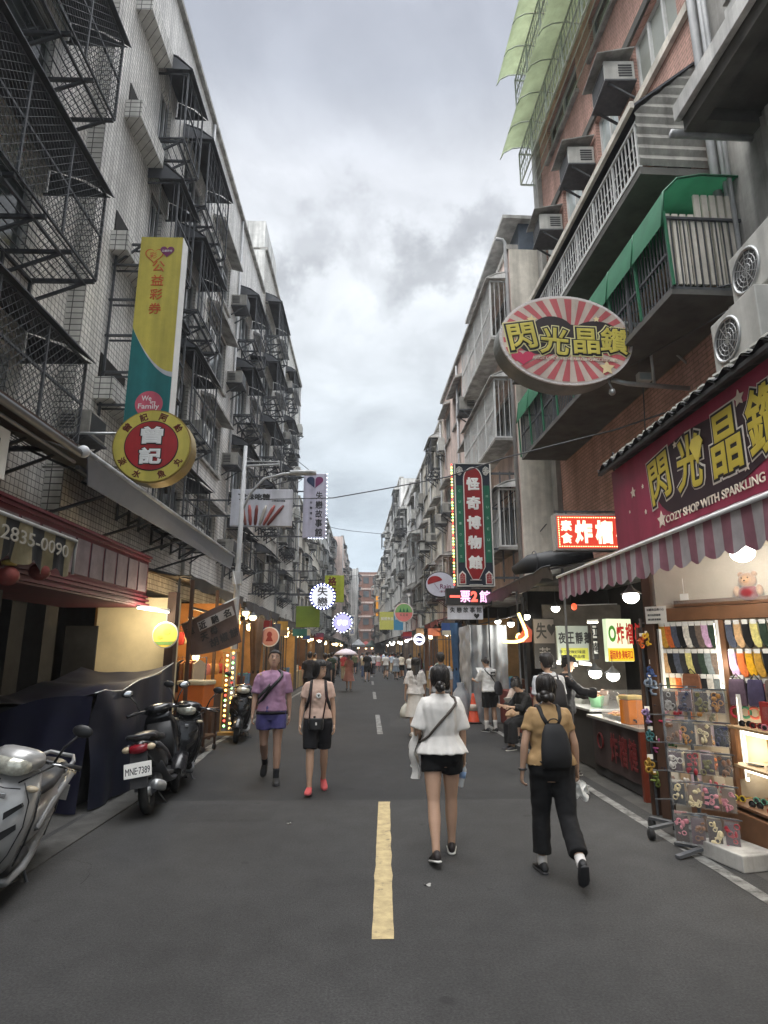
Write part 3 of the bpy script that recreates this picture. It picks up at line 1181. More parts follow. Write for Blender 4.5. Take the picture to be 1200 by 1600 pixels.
f.holes.append((7.6, 13.8, 8.4, 9.9))
f.box('balcony_recess', shade_black, (7.6, -.6, 8.4), (13.8, -.45, 9.9), bal)
# string course over the balcony
f.box('string_course', plaster, (7.12, .003, 11.0), (14.18, .08, 11.16))
f.box('lintel_band', conc_d, (7.12, .003, 12.45), (14.18, .05, 12.62))
for (a, e) in ((7.45, 8.85), (9.55, 10.5), (11.4, 12.5), (13.25, 13.95)):
    f.window(a, e, 11.2, 12.4, n=3 if e - a > 1.2 else 2, m=glass_f if a < 9 else glass_b, fr=whitebar, sill=False)
# second-floor green cage
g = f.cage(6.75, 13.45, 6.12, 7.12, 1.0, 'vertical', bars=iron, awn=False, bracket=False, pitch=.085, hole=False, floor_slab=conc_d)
f.holes.append((7.6, 13.0, 6.1, 7.4))
f.box('window_recess', glass, (7.6, -.16, 6.1), (13.0, -.14, 7.4), g)
b = f.mb()
rings = []
for i in range(9):
    q = 6.68 + (13.55 - 6.68) * i / 8
    for e in ((0, -.002), (1, .002)):
        pass
pr = [(0.0, 7.74), (.5, 7.74), (.82, 7.67), (1.02, 7.46), (1.09, 6.96)]
for i in range(8):
    q0, q1 = 6.68 + 6.87 * i / 8, 6.68 + 6.87 * (i + 1) / 8
    b.grid(lambda u, v: (q0 + .012 + (q1 - q0 - .024) * u, pr[round(v * 4)][0], pr[round(v * 4)][1]), 1, 4)
b.build('awning', awn_g, g, fix=False)
for i in range(9):
    b = f.mb()
    q = 6.68 + 6.87 * i / 8
    b.tube([(q, o_, z_ - .012) for o_, z_ in pr], .016, 6)
    b.bar((q, 1.02, 6.12), (q, 1.05, 7.15), .03)
    b.build('awning_rib', mat('green_rib', (0.03, 0.15, 0.08), .5), g)
b = f.mb()
for i in range(9):
    q = .08 + i * .105
    b.ext((6.765, q, 6.2), (6.80, q + .075, 7.5 if q < .6 else 7.2))
b.build('side_slats', plaster, g)
# lime polycarbonate cages on the two top floors
lime = mat('pale_green_bars', (0.42, 0.47, 0.40), .5)
for (c, d) in ((13.94, 14.9), (16.36, 17.35)):
    f.window(8.5, 10.4, c, d, n=2)
    f.window(11.2, 13.2, c, d, n=2)
    g = f.cage(7.3, 14.05, c, d, .5, 'grid', bars=lime, awn=False, bracket=False, hole=False, pitch=.16)
    b = f.mb()
    pr2 = [(0.0, d + .30), (.35, d + .34), (.66, d + .28), (.90, d + .12), (1.0, d - .08)]
    for i in range(8):
        q0, q1 = 7.25 + 6.9 * i / 8, 7.25 + 6.9 * (i + 1) / 8
        b.grid(lambda u, v: (q0 + .012 + (q1 - q0 - .024) * u, pr2[round(v * 4)][0], pr2[round(v * 4)][1]), 1, 4)
    b.build('awning', poly_g, g, fix=False)
    for i in range(9):
        b = f.mb()
        q = 7.25 + 6.9 * i / 8
        b.tube([(q, o_, z_ - .012) for o_, z_ in pr2], .014, 6)
        b.build('awning_rib', lime, g)
b = f.mb()
b.ext((13.85, .003, 3.2), (14.2, .12, 20.4))
b.build('corner_pilaster', concrete, f.root)
f.finish()
nk = 'salmon brick building'
place_ac('pale hooded window', f, 9.1, 0, 11.55, nk)
place_ac('pale hooded window', f, 10.95, 0, 11.5, nk)
place_ac('pale hooded window', f, 12.9, 0, 11.45, nk)

f = Facade('apartment_building', 'cream house with bare side wall beyond the salmon brick building', FR, 14.3, 20.0, 12.15, plaster_p, .85, end_m=plaster)
for k, (c, d) in enumerate(((4.2, 5.6), (6.95, 8.5), (9.7, 11.3))):
    f.cage(14.5, 18.6, c, d, .5, 'vertical', bars=whitebar, awn=plaster_w, rise=.25, bracket=False, pitch=.13, floor_slab=concrete)
    f.window(18.9, 19.8, c + .2, d - .1, n=2)
b = f.mb()
b.ext((14.3, -1.6, 13.1), (19.8, .12, 13.2))
b.build('roof_canopy', plaster_g, f.root)
f.box('roof_storey', mat('blue_grey_sheet', (0.10, 0.125, 0.16), .5, var=.2), (14.5, -4, 12.3), (19.7, -.35, 13.097))
b = f.mb()
b.tube([(14.42, .06, 3.2), (14.42, .06, 12.4), (14.42, .12, 12.5), (14.42, .3, 12.52)], .05, 8)
b.build('drain_pipe', pvc, f.root)
f.finish(parapet=.05)
for z in (4.6, 7.4, 10.2):
    place_ac('boxy grey window', f, 18.75, .1, z - .9, 'cream house beyond the brick building')
generic('pink rendered house behind the red museum sign, right row', FR, 20, 28, 13.5, plaster_p, .55, 11, 'pink house behind the museum sign', cagep=.3, acp=.6, bay=2.7, awn=plaster_w)
generic('cream house with many small eaves on the right row', FR, 28, 36, 12.6, plaster, .6, 12, 'small-eaved cream house, right row', acp=.6, bay=2.7, awn=plaster_w)
generic('narrow grey rendered house in the middle of the right row', FR, 36, 43, 12.5, plaster_g, .65, 13, 'narrow grey house in the right row', awn=plaster_w)
generic('pale house with a flat white roof edge on the right row', FR, 43, 52, 13.6, plaster_w, .6, 14, 'pale house with the white roof edge', awn=plaster_w)
generic('tall grey house, right row', FR, 52, 76, 16.6, plaster_g, .6, 15, 'tall grey house, right row', end_m=plaster_w, awn=plaster_w)
generic('distant beige house beyond the tall grey one on the right', FR, 76, 112, 14.0, plaster, .5, 16, 'distant beige house on the right', acp=.25, awn=plaster_w)

# red brick block closing the street
r_ = thing('brick_building', 'red brick block closing the far end of the street', 'building', (1.5, 132, 0))
MB().box((0, 4, 9.2), (22, 8, 18.4)).build('wall', redbrick, r_)
b = MB()
for j in range(6):
    b.box((0, -.06, 3.2 + j * 2.9), (22.1, .16, .35))
b.build('floor_band', plaster_p, r_)
for j in range(5):
    for i in range(7):
        MB().box((-6 + i * 2.0, -.02, 5.0 + j * 2.9), (1.2, .1, 1.3)).build('window', glass, r_)
MB().box((3, 3, 19.2), (3, 3, 1.6)).build('roof_hut', plaster_g, r_)

# ------------------------------------------------------------------ signs
def disc(b, c, r, n=40, y0=0.0, y1=0.0, rz=None):
    rz = rz or r
    b.poly([(c[0] + r * math.cos(2 * PI * i / n), y0, c[2] + rz * math.sin(2 * PI * i / n)) for i in range(n)], (0, y1 - y0, 0))
    return b


def heart(c, w, h, n=28):
    pts = []
    for i in range(n):
        t = 2 * PI * i / n
        x = 16 * math.sin(t) ** 3
        z = 13 * math.cos(t) - 5 * math.cos(2 * t) - 2 * math.cos(3 * t) - math.cos(4 * t)
        pts.append((c[0] + x / 32 * w, c[1], c[2] + (z + 2.5) / 29 * h))
    return pts


def star(c, r, n=5, inner=.48, rot=PI / 2):
    return [(c[0] + (r if i % 2 == 0 else r * inner) * math.cos(rot + PI * i / n), c[1], c[2] + (r if i % 2 == 0 else r * inner) * math.sin(rot + PI * i / n)) for i in range(2 * n)]


yel = flat('sign_yellow', (204, 190, 92), .4)
teal = flat('sign_teal', (44, 118, 120), .4)
redp = flat('sign_red', (166, 46, 50), .45)
pink = flat('sign_pink', (206, 96, 116), .45)
cream = flat('sign_cream', (226, 214, 196), .45)
maroon_p = flat('sign_maroon', (152, 52, 80), .45)
brown_p = flat('print_brown', (96, 34, 26), .5)
orange_p = flat('print_orange', (196, 92, 48), .5)
grey_p = flat('sign_pale_grey', (200, 202, 212), .45)
purple_p = flat('print_purple', (120, 52, 96), .5)
navy_p = flat('print_navy', (38, 52, 84), .5)
green_p = flat('sign_green', (40, 104, 80), .45)
lime_p = flat('sign_lime', (178, 190, 62), .45)

# lottery sign
Y = 10.6
c0 = Vector((-4.05, Y, 7.55))
r_ = thing('lottery_sign', 'tall yellow and teal lottery sign reading 公益彩券 on a wall bracket', 'sign', c0)
X0, X1, ZT, ZB, ZM0, ZM1 = -.40, .40, 2.05, -1.95, .12, -.78
MB().box((0, .16, .05), (.82, .30, 4.02)).build('box', white, r_, .008)
wav = [(X0 + (X1 - X0) * i / 14, ZM0 + (ZM1 - ZM0) * (math.sin((i / 14) * PI / 2) ** .9)) for i in range(15)]
b = MB()
b.poly([(X0, 0, ZT), *[(x, 0, z) for x, z in wav], (X1, 0, ZT)], (0, -.008, 0))
b.build('upper_face', yel, r_)
b = MB()
b.poly([(X0, 0, ZB), (X1, 0, ZB), *[(x, 0, z - .1 * (i / 14)) for i, (x, z) in reversed(list(enumerate(wav)))]], (0, -.007, 0))
b.build('lower_face', teal, r_)
b = MB()
b.poly([*[(x, 0, z - .1 * (i / 14)) for i, (x, z) in enumerate(wav)], *[(x, 0, z) for x, z in reversed(wav)]], (0, -.0095, 0))
b.build('wave_band', grey_p, r_)
b = MB()
b.column('公益彩券', (-.02, -.012, .96), .24, .23, .30, bold=.012)
b.build('lettering', orange_p, r_)
b = MB()
b.poly(heart((.12, -.012, 1.72), .27, .24), (0, -.006, 0))
b.build('heart', purple_p, r_)
b = MB()
b.poly(heart((-.12, -.011, 1.62), .36, .33), (0, -.002, 0))
b.build('heart', orange_p, r_)
b = MB()
b.poly(heart((-.12, -.0135, 1.625), .31, .28), (0, -.001, 0))
b.build('heart_fill', yel, r_)
b = MB()
b.text('公益彩券', (.12, -.019, 1.745), .2, .05, bold=.02, thick=.002)
b.build('lettering', white, r_)
b = MB()
b.text('彩', (-.14, -.016, 1.64), .14, .14, bold=.01, thick=.002)
b.build('lettering', orange_p, r_)
b = MB()
disc(b, (.03, 0, -1.42), .25, 36, -.008, -.014)
b.build('badge', pink, r_)
b = MB()
b.text('We', (-.02, -.015, -1.31), .18, .1, bold=.012, thick=.002)
b.text('are', (.1, -.015, -1.39), .1, .045, bold=.012, thick=.002)
b.text('Family', (.03, -.015, -1.48), .38, .13, bold=.012, thick=.002)
b.build('lettering', white, r_)
b = MB()
for z in (1.95, 1.5, .75, 0, -.75, -1.4):
    b.bar((-.95, .1, z), (-.41, .1, z), .04)
    b.bar((-.95, .3, z), (-.41, .3, z), .03)
b.bar((-.93, .1, 1.5), (-.41, .1, 1.95), .035)
b.bar((-.9, .1, 2), (-.9, .1, -1.9), .04)
b.build('bracket', iron, r_)

# round yellow sign
c0 = Vector((-3.32, 9.0, 4.79))
r_ = thing('round_sign', 'round yellow shop sign with red middle reading 曾記', 'sign', c0)
b = MB()
disc(b, (0, 0, 0), .60, 48, .02, .30, .59)
b.build('drum', flat('sign_rim', (150, 128, 70), .4), r_)
b = MB()
disc(b, (0, 0, 0), .575, 48, .02, -.004, .565)
b.build('face', yel, r_)
b = MB()
disc(b, (0, 0, 0), .41, 44, -.004, -.009, .40)
b.build('disc_edge', ink, r_)
b = MB()
disc(b, (0, 0, 0), .395, 44, -.009, -.014, .385)
b.build('disc', redp, r_)
b = MB()
b.text('曾', (0, -.016, .165), .38, .31, bold=.07)
b.text('記', (0, -.016, -.165), .38, .29, bold=.07)
b.build('lettering_edge', ink, r_)
b = MB()
b.text('曾', (0, -.021, .165), .34, .28, bold=.05)
b.text('記', (0, -.021, -.165), .34, .26, bold=.05)
b.build('lettering', white, r_)
b = MB()
for ch, a in zip('曾記阿給', (143, 108, 72, 37)):
    a = R(a)
    b.text(ch, (.49 * math.cos(a), -.006, .48 * math.sin(a)), .125, .125, (math.sin(a), 0, -math.cos(a)), (math.cos(a), 0, math.sin(a)), bold=.03)
for ch, a in zip('淡水魚丸', (212, 248, 292, 328)):
    a = R(a)
    b.text(ch, (.49 * math.cos(a), -.006, .48 * math.sin(a)), .125, .125, (-math.sin(a), 0, math.cos(a)), (-math.cos(a), 0, -math.sin(a)), bold=.03)
b.build('lettering', brown_p, r_)
b = MB()
for z in (.25, -.3):
    b.tube([(-1.68, .16, z), (-.55, .16, z)], .022, 8)
b.build('bracket', steel, r_)

# hot-food picture sign behind the street lamp
Y = 15.0
p0, p1 = on_y(362, 764, Y), on_y(455, 822, Y)
c0 = (p0 + p1) / 2
W, Hh = p1.x - p0.x, p0.z - p1.z
r_ = thing('skewer_sign', 'wide pale sign picturing six grilled skewers, behind the street lamp', 'sign', c0)
MB().box((0, .09, 0), (W, .18, Hh)).build('box', grey_p, r_, .008)
b = MB()
for k, (x, a) in enumerate(((-.42, .09), (-.27, .04), (-.12, -.02), (.05, -.12), (.2, -.22), (.36, -.32))):
    b.mi = (0, 1, 2, 3, 1, 2)[k]
    pts = [(x + a * (t - .5) * -1.2, -.012, -.18 + .5 * (t - .5) - .02) for t in (0, .25, .5, .75, 1)]
    b.tube(pts, [.03, .045, .04, .045, .025], 8)
b.build('skewer_picture', [flat('meat_brown', (124, 72, 64)), flat('meat_red', (160, 84, 80)), flat('meat_dark', (110, 52, 50)), flat('meat_pale', (176, 172, 164))], r_)
b = MB()
b.text('兄妹吃糖', (-.18, -.002, .27), .78, .17, bold=.04)
b.text('小時候的味道', (.42, -.002, .17), .34, .045, bold=.02)
b.build('lettering', ink, r_)
b = MB()
b.bar((-W / 2 - 1.4, .09, .2), (-W / 2, .09, .2), .04)
b.bar((-W / 2 - 1.4, .09, -.2), (-W / 2, .09, -.2), .04)
b.build('bracket', iron, r_)


def bulbs(parent, pts, r, m, name='bulb_string'):
    b = MB()
    for i, p in enumerate(pts):
        if isinstance(m, list):
            b.mi = i % len(m)
        b.ball(p, r, 8, 5)
    return b.build(name, m, parent)


led_b = mat('lit_blue_white_led', (0.75, 0.82, 1.0), emit=5)
led_r = mat('lit_red_led', (1.0, 0.10, 0.07), emit=1.1)
led_g = mat('lit_green_led', (0.3, 1.0, 0.25), emit=3)
led_o = mat('lit_orange_led', (1.0, 0.55, 0.1), emit=4)
led_p = mat('lit_pink_led', (1.0, 0.5, 0.86), emit=.8)
led_v = mat('lit_violet_led', (0.55, 0.45, 1.0), emit=3.5)
neon_y = mat('lit_yellow_neon', (1.0, 0.78, 0.22), emit=2.2)

# broken-heart vertical sign
Y = 22
p0, p1 = on_y(475, 740, Y), on_y(508, 840, Y)
c0 = (p0 + p1) / 2
W, Hh = p1.x - p0.x, p0.z - p1.z
r_ = thing('heart_sign', 'tall pale lilac sign with a broken heart reading 失戀故事館', 'sign', c0)
MB().box((0, .12, 0), (W, .24, Hh)).build('box', flat('sign_lilac', (190, 188, 206), .4), r_, .01)
for sx, m in ((-1, navy_p), (1, purple_p)):
    b = MB()
    hp = [p for p in heart((sx * .015, -.003, .86), .58, .46, 40)]
    pts = [p for p in hp if (p[0] - sx * .015) * sx > -.005]
    if sx > 0:
        zig = [(.02, -.003, .66), (.06, -.003, .75), (.0, -.003, .85), (.05, -.003, .95)]
    b.poly(sorted(pts, key=lambda p: math.atan2(p[2] - .86, p[0] - sx * .13)), (0, -.006, 0))
    b.build('heart_half', m, r_)
b = MB()
b.column('失戀故事館', (.17, -.003, -.32), .26, .30, .345, bold=.02)
b.column('失戀博物', (-.12, -.003, -.2), .09, .09, .2, bold=.01)
b.build('lettering', ink, r_)
bulbs(r_, [(W / 2 + .03, .02, Hh / 2 - i * Hh / 16) for i in range(17)] + [(W / 2 - .1 - i * .1, .02, -Hh / 2 - .03) for i in range(6)], .016, led_b)
b = MB()
for z in (1.1, .55, .0, -.6, -1.15):
    b.bar((-2.6, .12, z), (-W / 2, .12, z), .045)
b.bar((-2.4, .12, .55), (-W / 2, .12, 1.1), .035)
b.build('bracket', iron, r_)

# round broken-love sign with bulbs
Y = 24
p0 = on_y(504, 932, Y)
rr = .42
r_ = thing('round_sign', 'round white sign ringed with blue-white bulbs reading 失戀', 'sign', p0)
b = MB()
disc(b, (0, 0, 0), rr + .09, 40, .02, .2)
b.build('drum', flat('deep_blue_rim', (34, 40, 120), .4), r_)
b = MB()
disc(b, (0, 0, 0), rr, 40, .02, .0)
b.build('face', mat('backlit_white', (0.82, 0.86, 0.95), emit=.4), r_)
b = MB()
b.column('失戀', (0, -.003, 0), .4, .36, .4, bold=.02)
b.build('lettering', ink, r_)
bulbs(r_, [((rr + .05) * math.cos(i * PI / 11), 0, (rr + .05) * math.sin(i * PI / 11)) for i in range(22)], .026, led_b)
b = MB()
b.bar((-2.9, .1, .1), (-.5, .1, .1), .05)
b.bar((-2.9, .1, 1.0), (-.3, .1, 1.0), .04)
b.bar((.0, .1, .5), (.0, .1, 1.05), .1)
b.bar((-.9, .1, .1), (-.9, .1, 1.0), .035)
b.build('bracket', iron, r_)


def board(name, label, px0, py0, px1, py1, Y, m, thick=.12, **k):
    p0, p1 = on_y(px0, py0, Y), on_y(px1, py1, Y)
    c = (p0 + p1) / 2
    W, Hh = p1.x - p0.x, p0.z - p1.z
    r_ = thing(name, label, 'sign', c)
    MB().box((0, thick / 2, 0), (W, thick, Hh)).build('panel', m, r_, .006)
    return r_, W, Hh


r_, W, Hh = board('shop_sign', 'small lime sign reading 格子 behind the round 失戀 sign', 508, 899, 537, 941, 29, lime_p)
b = MB()
b.column('格子', (-.1, -.002, .1), .42, .42, .5, bold=.04)
b.build('lettering', brown_p, r_)
b = MB()
b.bar((-W / 2 - 1.7, .06, .4), (-W / 2, .06, .4), .05)
b.bar((-W / 2 - 1.7, .06, -.3), (-W / 2, .06, -.3), .05)
b.build('bracket', iron, r_)
board('blank_sign', 'blank leaf-green board under the round 失戀 sign', 463, 947, 499, 980, 24.5, flat('leaf_green', (120, 146, 52)))
r_, W, Hh = board('starburst_sign', 'violet starburst light sign over the left stalls', 523, 961, 547, 985, 26, ink, .06)
b = MB()
b.poly(star((0, -.004, 0), .40, 14, .8), (0, -.02, 0))
b.build('starburst', mat('lit_violet_face', (0.42, 0.40, 0.95), emit=.6), r_)
b = MB()
b.text('手作', (0, -.026, 0), .42, .2, bold=.03)
b.build('lettering', led_b, r_)
bulbs(r_, [(.40 * math.cos(i * PI / 9), -.02, .40 * math.sin(i * PI / 9)) for i in range(18)], .02, led_b)
r_, W, Hh = board('shop_sign', 'narrow white sign with blue lettering beside the violet starburst', 546, 961, 554, 992, 27.5, white)
b = MB()
b.column('飲料店', (0, -.002, 0), .18, .22, .28, bold=.03)
b.build('lettering', flat('print_blue', (60, 90, 150)), r_)

# ---- right-hand signs
# oval shop sign
c0 = Vector((2.83, 8.0, 6.1))
r_ = thing('oval_sign', 'big oval sunburst sign reading 閃光晶鑽 on two pipes', 'sign', c0, R(3))
RX, RZ = .98, .70
b = MB()
disc(b, (0, 0, 0), RX, 64, .03, .36, RZ)
b.build('drum', flat('sign_side_grey', (120, 122, 118), .5), r_)
b = MB()
disc(b, (0, 0, 0), RX, 64, .03, -.004, RZ)
b.build('rim', flat('rim_white', (214, 208, 206), .45), r_)
b = MB()
disc(b, (0, 0, 0), RX - .035, 64, -.004, -.008, RZ - .035)
b.build('face', flat('sunburst_cream', (206, 190, 178), .45), r_)
b = MB()
N_ = 26
for i in range(N_):
    a0, a1 = 2 * PI * i / N_, 2 * PI * (i + .5) / N_
    q = [(.05, -.0085, -.08)]
    for k in range(4):
        a = a0 + (a1 - a0) * k / 3
        q.append(((RX - .05) * math.cos(a), -.0085, (RZ - .05) * math.sin(a)))
    b.poly(q, (0, -.002, 0))
b.build('sunburst', flat('sunburst_pink', (196, 100, 104), .45), r_)
b = MB()
for (x, z, w, h) in ((.0, .02, .72, .22), (-.2, .1, .32, .26), (.45, .05, .38, .26), (-.35, -.05, .4, .2)):
    disc(b, (x, 0, z), w, 30, -.011, -.0125 - (x + 1) * .0008, h)
b.build('dark_cloud', flat('sign_charcoal', (58, 50, 52), .5), r_)
CH = (('閃', -.66, .02, .40, .40, 10), ('光', -.19, -.04, .42, .42, -4), ('晶', .28, -.02, .38, .40, 0), ('鑽', .70, .0, .42, .40, -6))
for nm, m, bo, y_, gr in (('lettering_outline', flat('lettering_pale', (214, 206, 150), .5), .10, -.016, .09), ('lettering_edge', ink, .07, -.021, .055), ('lettering', yel, .022, -.027, 0.0)):  # pale printed outline, dark edge and yellow fill, back to front
    b = MB()
    for ch, x, z, w, h, a in CH:
        a = R(a)
        b.text(ch, (x, y_, z), w + gr, h + gr, (math.cos(a), 0, math.sin(a)), (-math.sin(a), 0, math.cos(a)), bold=bo, thick=.003)
    b.build(nm, m, r_)
b = MB()
b.text('A COZY SHOP WITH SPARKLING ACCESSORIES', (.1, -.016, -.30), 1.25, .05, bold=.02)
b.build('lettering', cream, r_)
b = MB()
b.poly(star((.56, -.013, -.42), .12), (0, -.004, 0))
b.poly(star((-.5, -.013, .29), .08), (0, -.004, 0))
b.poly(star((.46, -.013, .34), .05), (0, -.004, 0))
b.build('printed_star', flat('star_cream', (226, 206, 160), .5), r_)
b = MB()
b.poly(heart((-.66, -.012, -.32), .34, .22), (0, -.003, 0))
b.build('printed_bow', flat('bow_pink', (190, 60, 90), .5), r_)
bulbs(r_, [((RX - .012) * math.cos(i * PI / 30), -.008, (RZ - .012) * math.sin(i * PI / 30)) for i in range(60)], .009, flat('unlit_bulb', (226, 224, 220), .3), 'bulb_ring')
b = MB()
b.tube([(.85, .2, .42), (1.95, .2, .36)], .04, 10)
b.tube([(.72, .2, -.5), (.95, .2, -.55), (1.95, .2, -.6)], .035, 10)
b.tube([(1.35, .2, .4), (1.36, .2, -.56)], .022, 8)
b.tube([(1.4, .2, .3), (1.9, .2, -.2)], .018, 8)
b.build('mounting_pipe', steel, r_)
b = MB()
b.lathe([(.03, 0), (.05, .03), (.04, .08)], (.66, .1, -.78), 10)
b.tube([(.62, .15, -.5), (.66, .1, -.68)], .015, 6)
b.build('spot_lamp', steel, r_)

# pink shop board over the accessory stall
BX = 3.2


def bx(px, py):
    return on_x(px, py, BX)


r_ = thing('shop_board', 'long maroon shop board lettered 閃光晶鑽 over the striped awning', 'sign', (BX, 6.0, 3.5))
yN, yF = 4.2, 7.72
MB((BX, 6, 3.5)).ext((BX, yN, 2.98), (BX + .1, yF, 4.03)).build('panel', maroon_p, r_)
b = MB((BX, 6, 3.5))
pts = []
for i in range(30):
    a = 2 * PI * i / 30
    k = 1 + .1 * math.sin(3 * a + 1)
    pts.append((BX, 5.45 - 1.25 * k * math.cos(a), 3.5 + .40 * k * math.sin(a)))
b.poly(pts, (-.006, 0, 0))
b.build('dark_cloud', flat('board_charcoal', (46, 30, 38), .5), r_)
BC = (('閃', 1032, 748, .46, .5, 6), ('光', 1078, 722, .48, .56, -3), ('晶', 1135, 690, .46, .58, 0), ('鑽', 1200, 650, .52, .58, 0))
for nm, m, bo, x_, gr in (('lettering_outline', flat('lettering_white', (206, 200, 190), .5), .095, -.008, .085), ('lettering_edge', ink, .065, -.012, .05), ('lettering', flat('lettering_gold', (190, 172, 66), .45), .02, -.016, 0)):  # pale outline, dark edge and gold fill, layered like the oval sign
    b = MB((BX, 6, 3.5))
    for ch, px, py, w, h, a in BC:
        p = bx(px, py)
        a = R(a)
        b.text(ch, (BX + x_, p.y, p.z), w + gr, h + gr, (0, -math.cos(a), math.sin(a)), (0, math.sin(a), math.cos(a)), bold=bo, thick=.003)
    b.build(nm, m, r_)
b = MB((BX, 6, 3.5))
b.text('A COZY SHOP WITH SPARKLING ACCESSORIES', (BX - .008, 5.2, 3.11), 2.6, .085, (0, -1, 0), (0, 0, 1), bold=.02)
for (px, py, s) in ((990, 770, .07), (1035, 812, .1), (1155, 622, .08), (1168, 728, .05), (1005, 760, .03), (1010, 800, .03), (985, 800, .02), (1055, 695, .04)):
    p = bx(px, py)
    b.poly([(BX - .004, p.y + q[0], p.z + q[2]) for q in star((0, 0, 0), s)], (-.006, 0, 0))
b.build('lettering', cream, r_)
p = bx(1091, 700)
b = MB((BX, 6, 3.5))
b.poly([(BX - .018, p.y + y_, p.z + z_) for y_, z_ in ((.0, -.16), (.12, .04), (.07, .11), (-.07, .11), (-.12, .04))], (-.006, 0, 0))
b.build('diamond_mark', flat('gem_gold', (214, 196, 90), .3), r_)
b = MB((BX, 6, 3.5))
b.tube([(BX + .05, yF + .02, 4.05), (BX + .04, yF + .1, 4.2), (BX + .05, yF + .02, 4.32), (BX + .05, yF - .08, 4.2), (BX + .05, yF + .02, 4.05)], .008, 6)
b.build('cable_loop', iron, r_)

r_ = thing('stall_roof', 'black corrugated roof sheet above the maroon shop board', 'roof', (3.8, 6.0, 4.2))
b = MB((3.8, 6.0, 4.2))
n = 60


def rz_(u):
    return .028 * math.sin(u * n * PI / 2.0)


b.grid(lambda u, v: (3.06 + v * 1.5, 4.0 + u * 3.85, 4.10 + v * .38 + rz_(u)), 120, 1)
b.grid(lambda u, v: (3.06 + v * 1.5, 4.0 + u * 3.85, 4.075 + v * .38 + rz_(u)), 120, 1)
b.ext((3.07, 4.0, 4.02), (3.12, 7.85, 4.06))
b.build('roof_sheet', mat('black_roof_sheet', (0.04, 0.04, 0.042), .6, var=.3), r_, fix=False)
b = MB((3.8, 6.0, 4.2))
rnd.seed(5)
for i in range(26):
    y_ = 4.3 + i * .135
    b.box((3.1, y_, 4.135), (.05, .09, .02), rz=rnd.uniform(-.3, .3))
b.build('foam_strip', flat('foam_white', (196, 196, 188), .8), r_)

# red light sign for fried durian
Y = 10.4
p0, p1 = on_y(869, 806, Y), on_y(1000, 857, Y)
c0 = (p0 + p1) / 2
W, Hh = p1.x - p0.x, p0.z - p1.z
r_ = thing('light_sign', 'lit red light-box sign reading 素食 炸榴槤 beside the shop board', 'sign', c0)
MB().box((0, .1, 0), (W + .08, .2, Hh + .08)).build('case', flat('case_grey', (170, 166, 160), .4), r_, .01)
MB().box((0, -.004, 0), (W, .008, Hh)).build('face', mat('lit_red_face', (0.75, 0.06, 0.035), emit=.4), r_)
b = MB()
x0 = -W / 2
b.column('素食', (x0 + .16, -.01, 0), .2, .19, .22, bold=.04)
for i, ch in enumerate('炸榴槤'):
    b.text(ch, (x0 + .46 + i * .36, -.01, 0), .31, .42, bold=.05)
b.build('lettering', mat('lit_cream_letter', (1.0, 0.9, 0.62), emit=.8), r_)
pts = []
for i in range(34):
    x = -W / 2 + .03 + (W - .06) * i / 33
    pts += [(x, -.01, Hh / 2 - .03), (x, -.01, -Hh / 2 + .03)]
for i in range(1, 13):
    pts += [(-W / 2 + .03, -.01, -Hh / 2 + .03 + (Hh - .06) * i / 13)]
bulbs(r_, pts, .008, mat('lit_yellow_led', (1.0, .75, .3), emit=3), 'led_border')
b = MB()
b.bar((-W / 2, .1, Hh / 2 + .1), (W / 2 + .4, .1, Hh / 2 + .1), .03)
b.bar((-W / 2 + .2, .1, Hh / 2 + .02), (-W / 2 + .2, .1, Hh / 2 + .1), .03)
b.build('bracket', iron, r_)

# tall museum sign
Y = 14.5
p0, p1 = on_y(709, 723, Y), on_y(774, 917, Y)
c0 = (p0 + p1) / 2
W, Hh = p1.x - p0.x, p0.z - p1.z
r_ = thing('museum_sign', 'tall red and green museum sign reading 怪奇博物館 with a coloured bulb string', 'sign', c0)
MB().box((0, .14, 0), (W, .26, Hh)).build('box', navy_k := flat('sign_blue_black', (40, 46, 58), .4), r_, .008)
wt = flat('sign_line_white', (222, 220, 214), .45)
b = MB()
for x in (-W / 2 + .02, W / 2 - .02):
    b.ext((x - .014, -.008, -Hh / 2 + .01), (x + .014, .008, Hh / 2 - .01))
for z in (-Hh / 2 + .02, Hh / 2 - .02):
    b.ext((-W / 2 + .035, -.007, z - .012), (W / 2 - .035, .009, z + .012))
b.build('border', wt, r_)
for sx in (-1, 1):
    b = MB()
    b.ext((sx * (W / 2 - .05), -.006, -Hh * .31), (sx * (W / 2 - .2), .008, Hh * .31))
    b.build('side_panel', green_p, r_)
    b = MB()
    b.column('CURIOUS' if sx < 0 else 'MUSEUM', (sx * (W / 2 - .12), -.008, 0), .05, .06, .27, bold=.0)
    b.build('lettering', flat('faded_mint', (150, 186, 164)), r_)
hw = W / 2 - .24


def outline(k):
    q = [(-hw - k, -Hh * .40 + .16), (-hw + .14, -Hh * .44 - k), (hw - .14, -Hh * .44 - k), (hw + k, -Hh * .40 + .16), (hw + k, Hh * .36)]
    for i in range(1, 12):
        a = PI * i / 12
        q.append(((hw + k) * math.cos(a), Hh * .36 + (.30 + k) * math.sin(a)))
    q.append((-hw - k, Hh * .36))
    return q


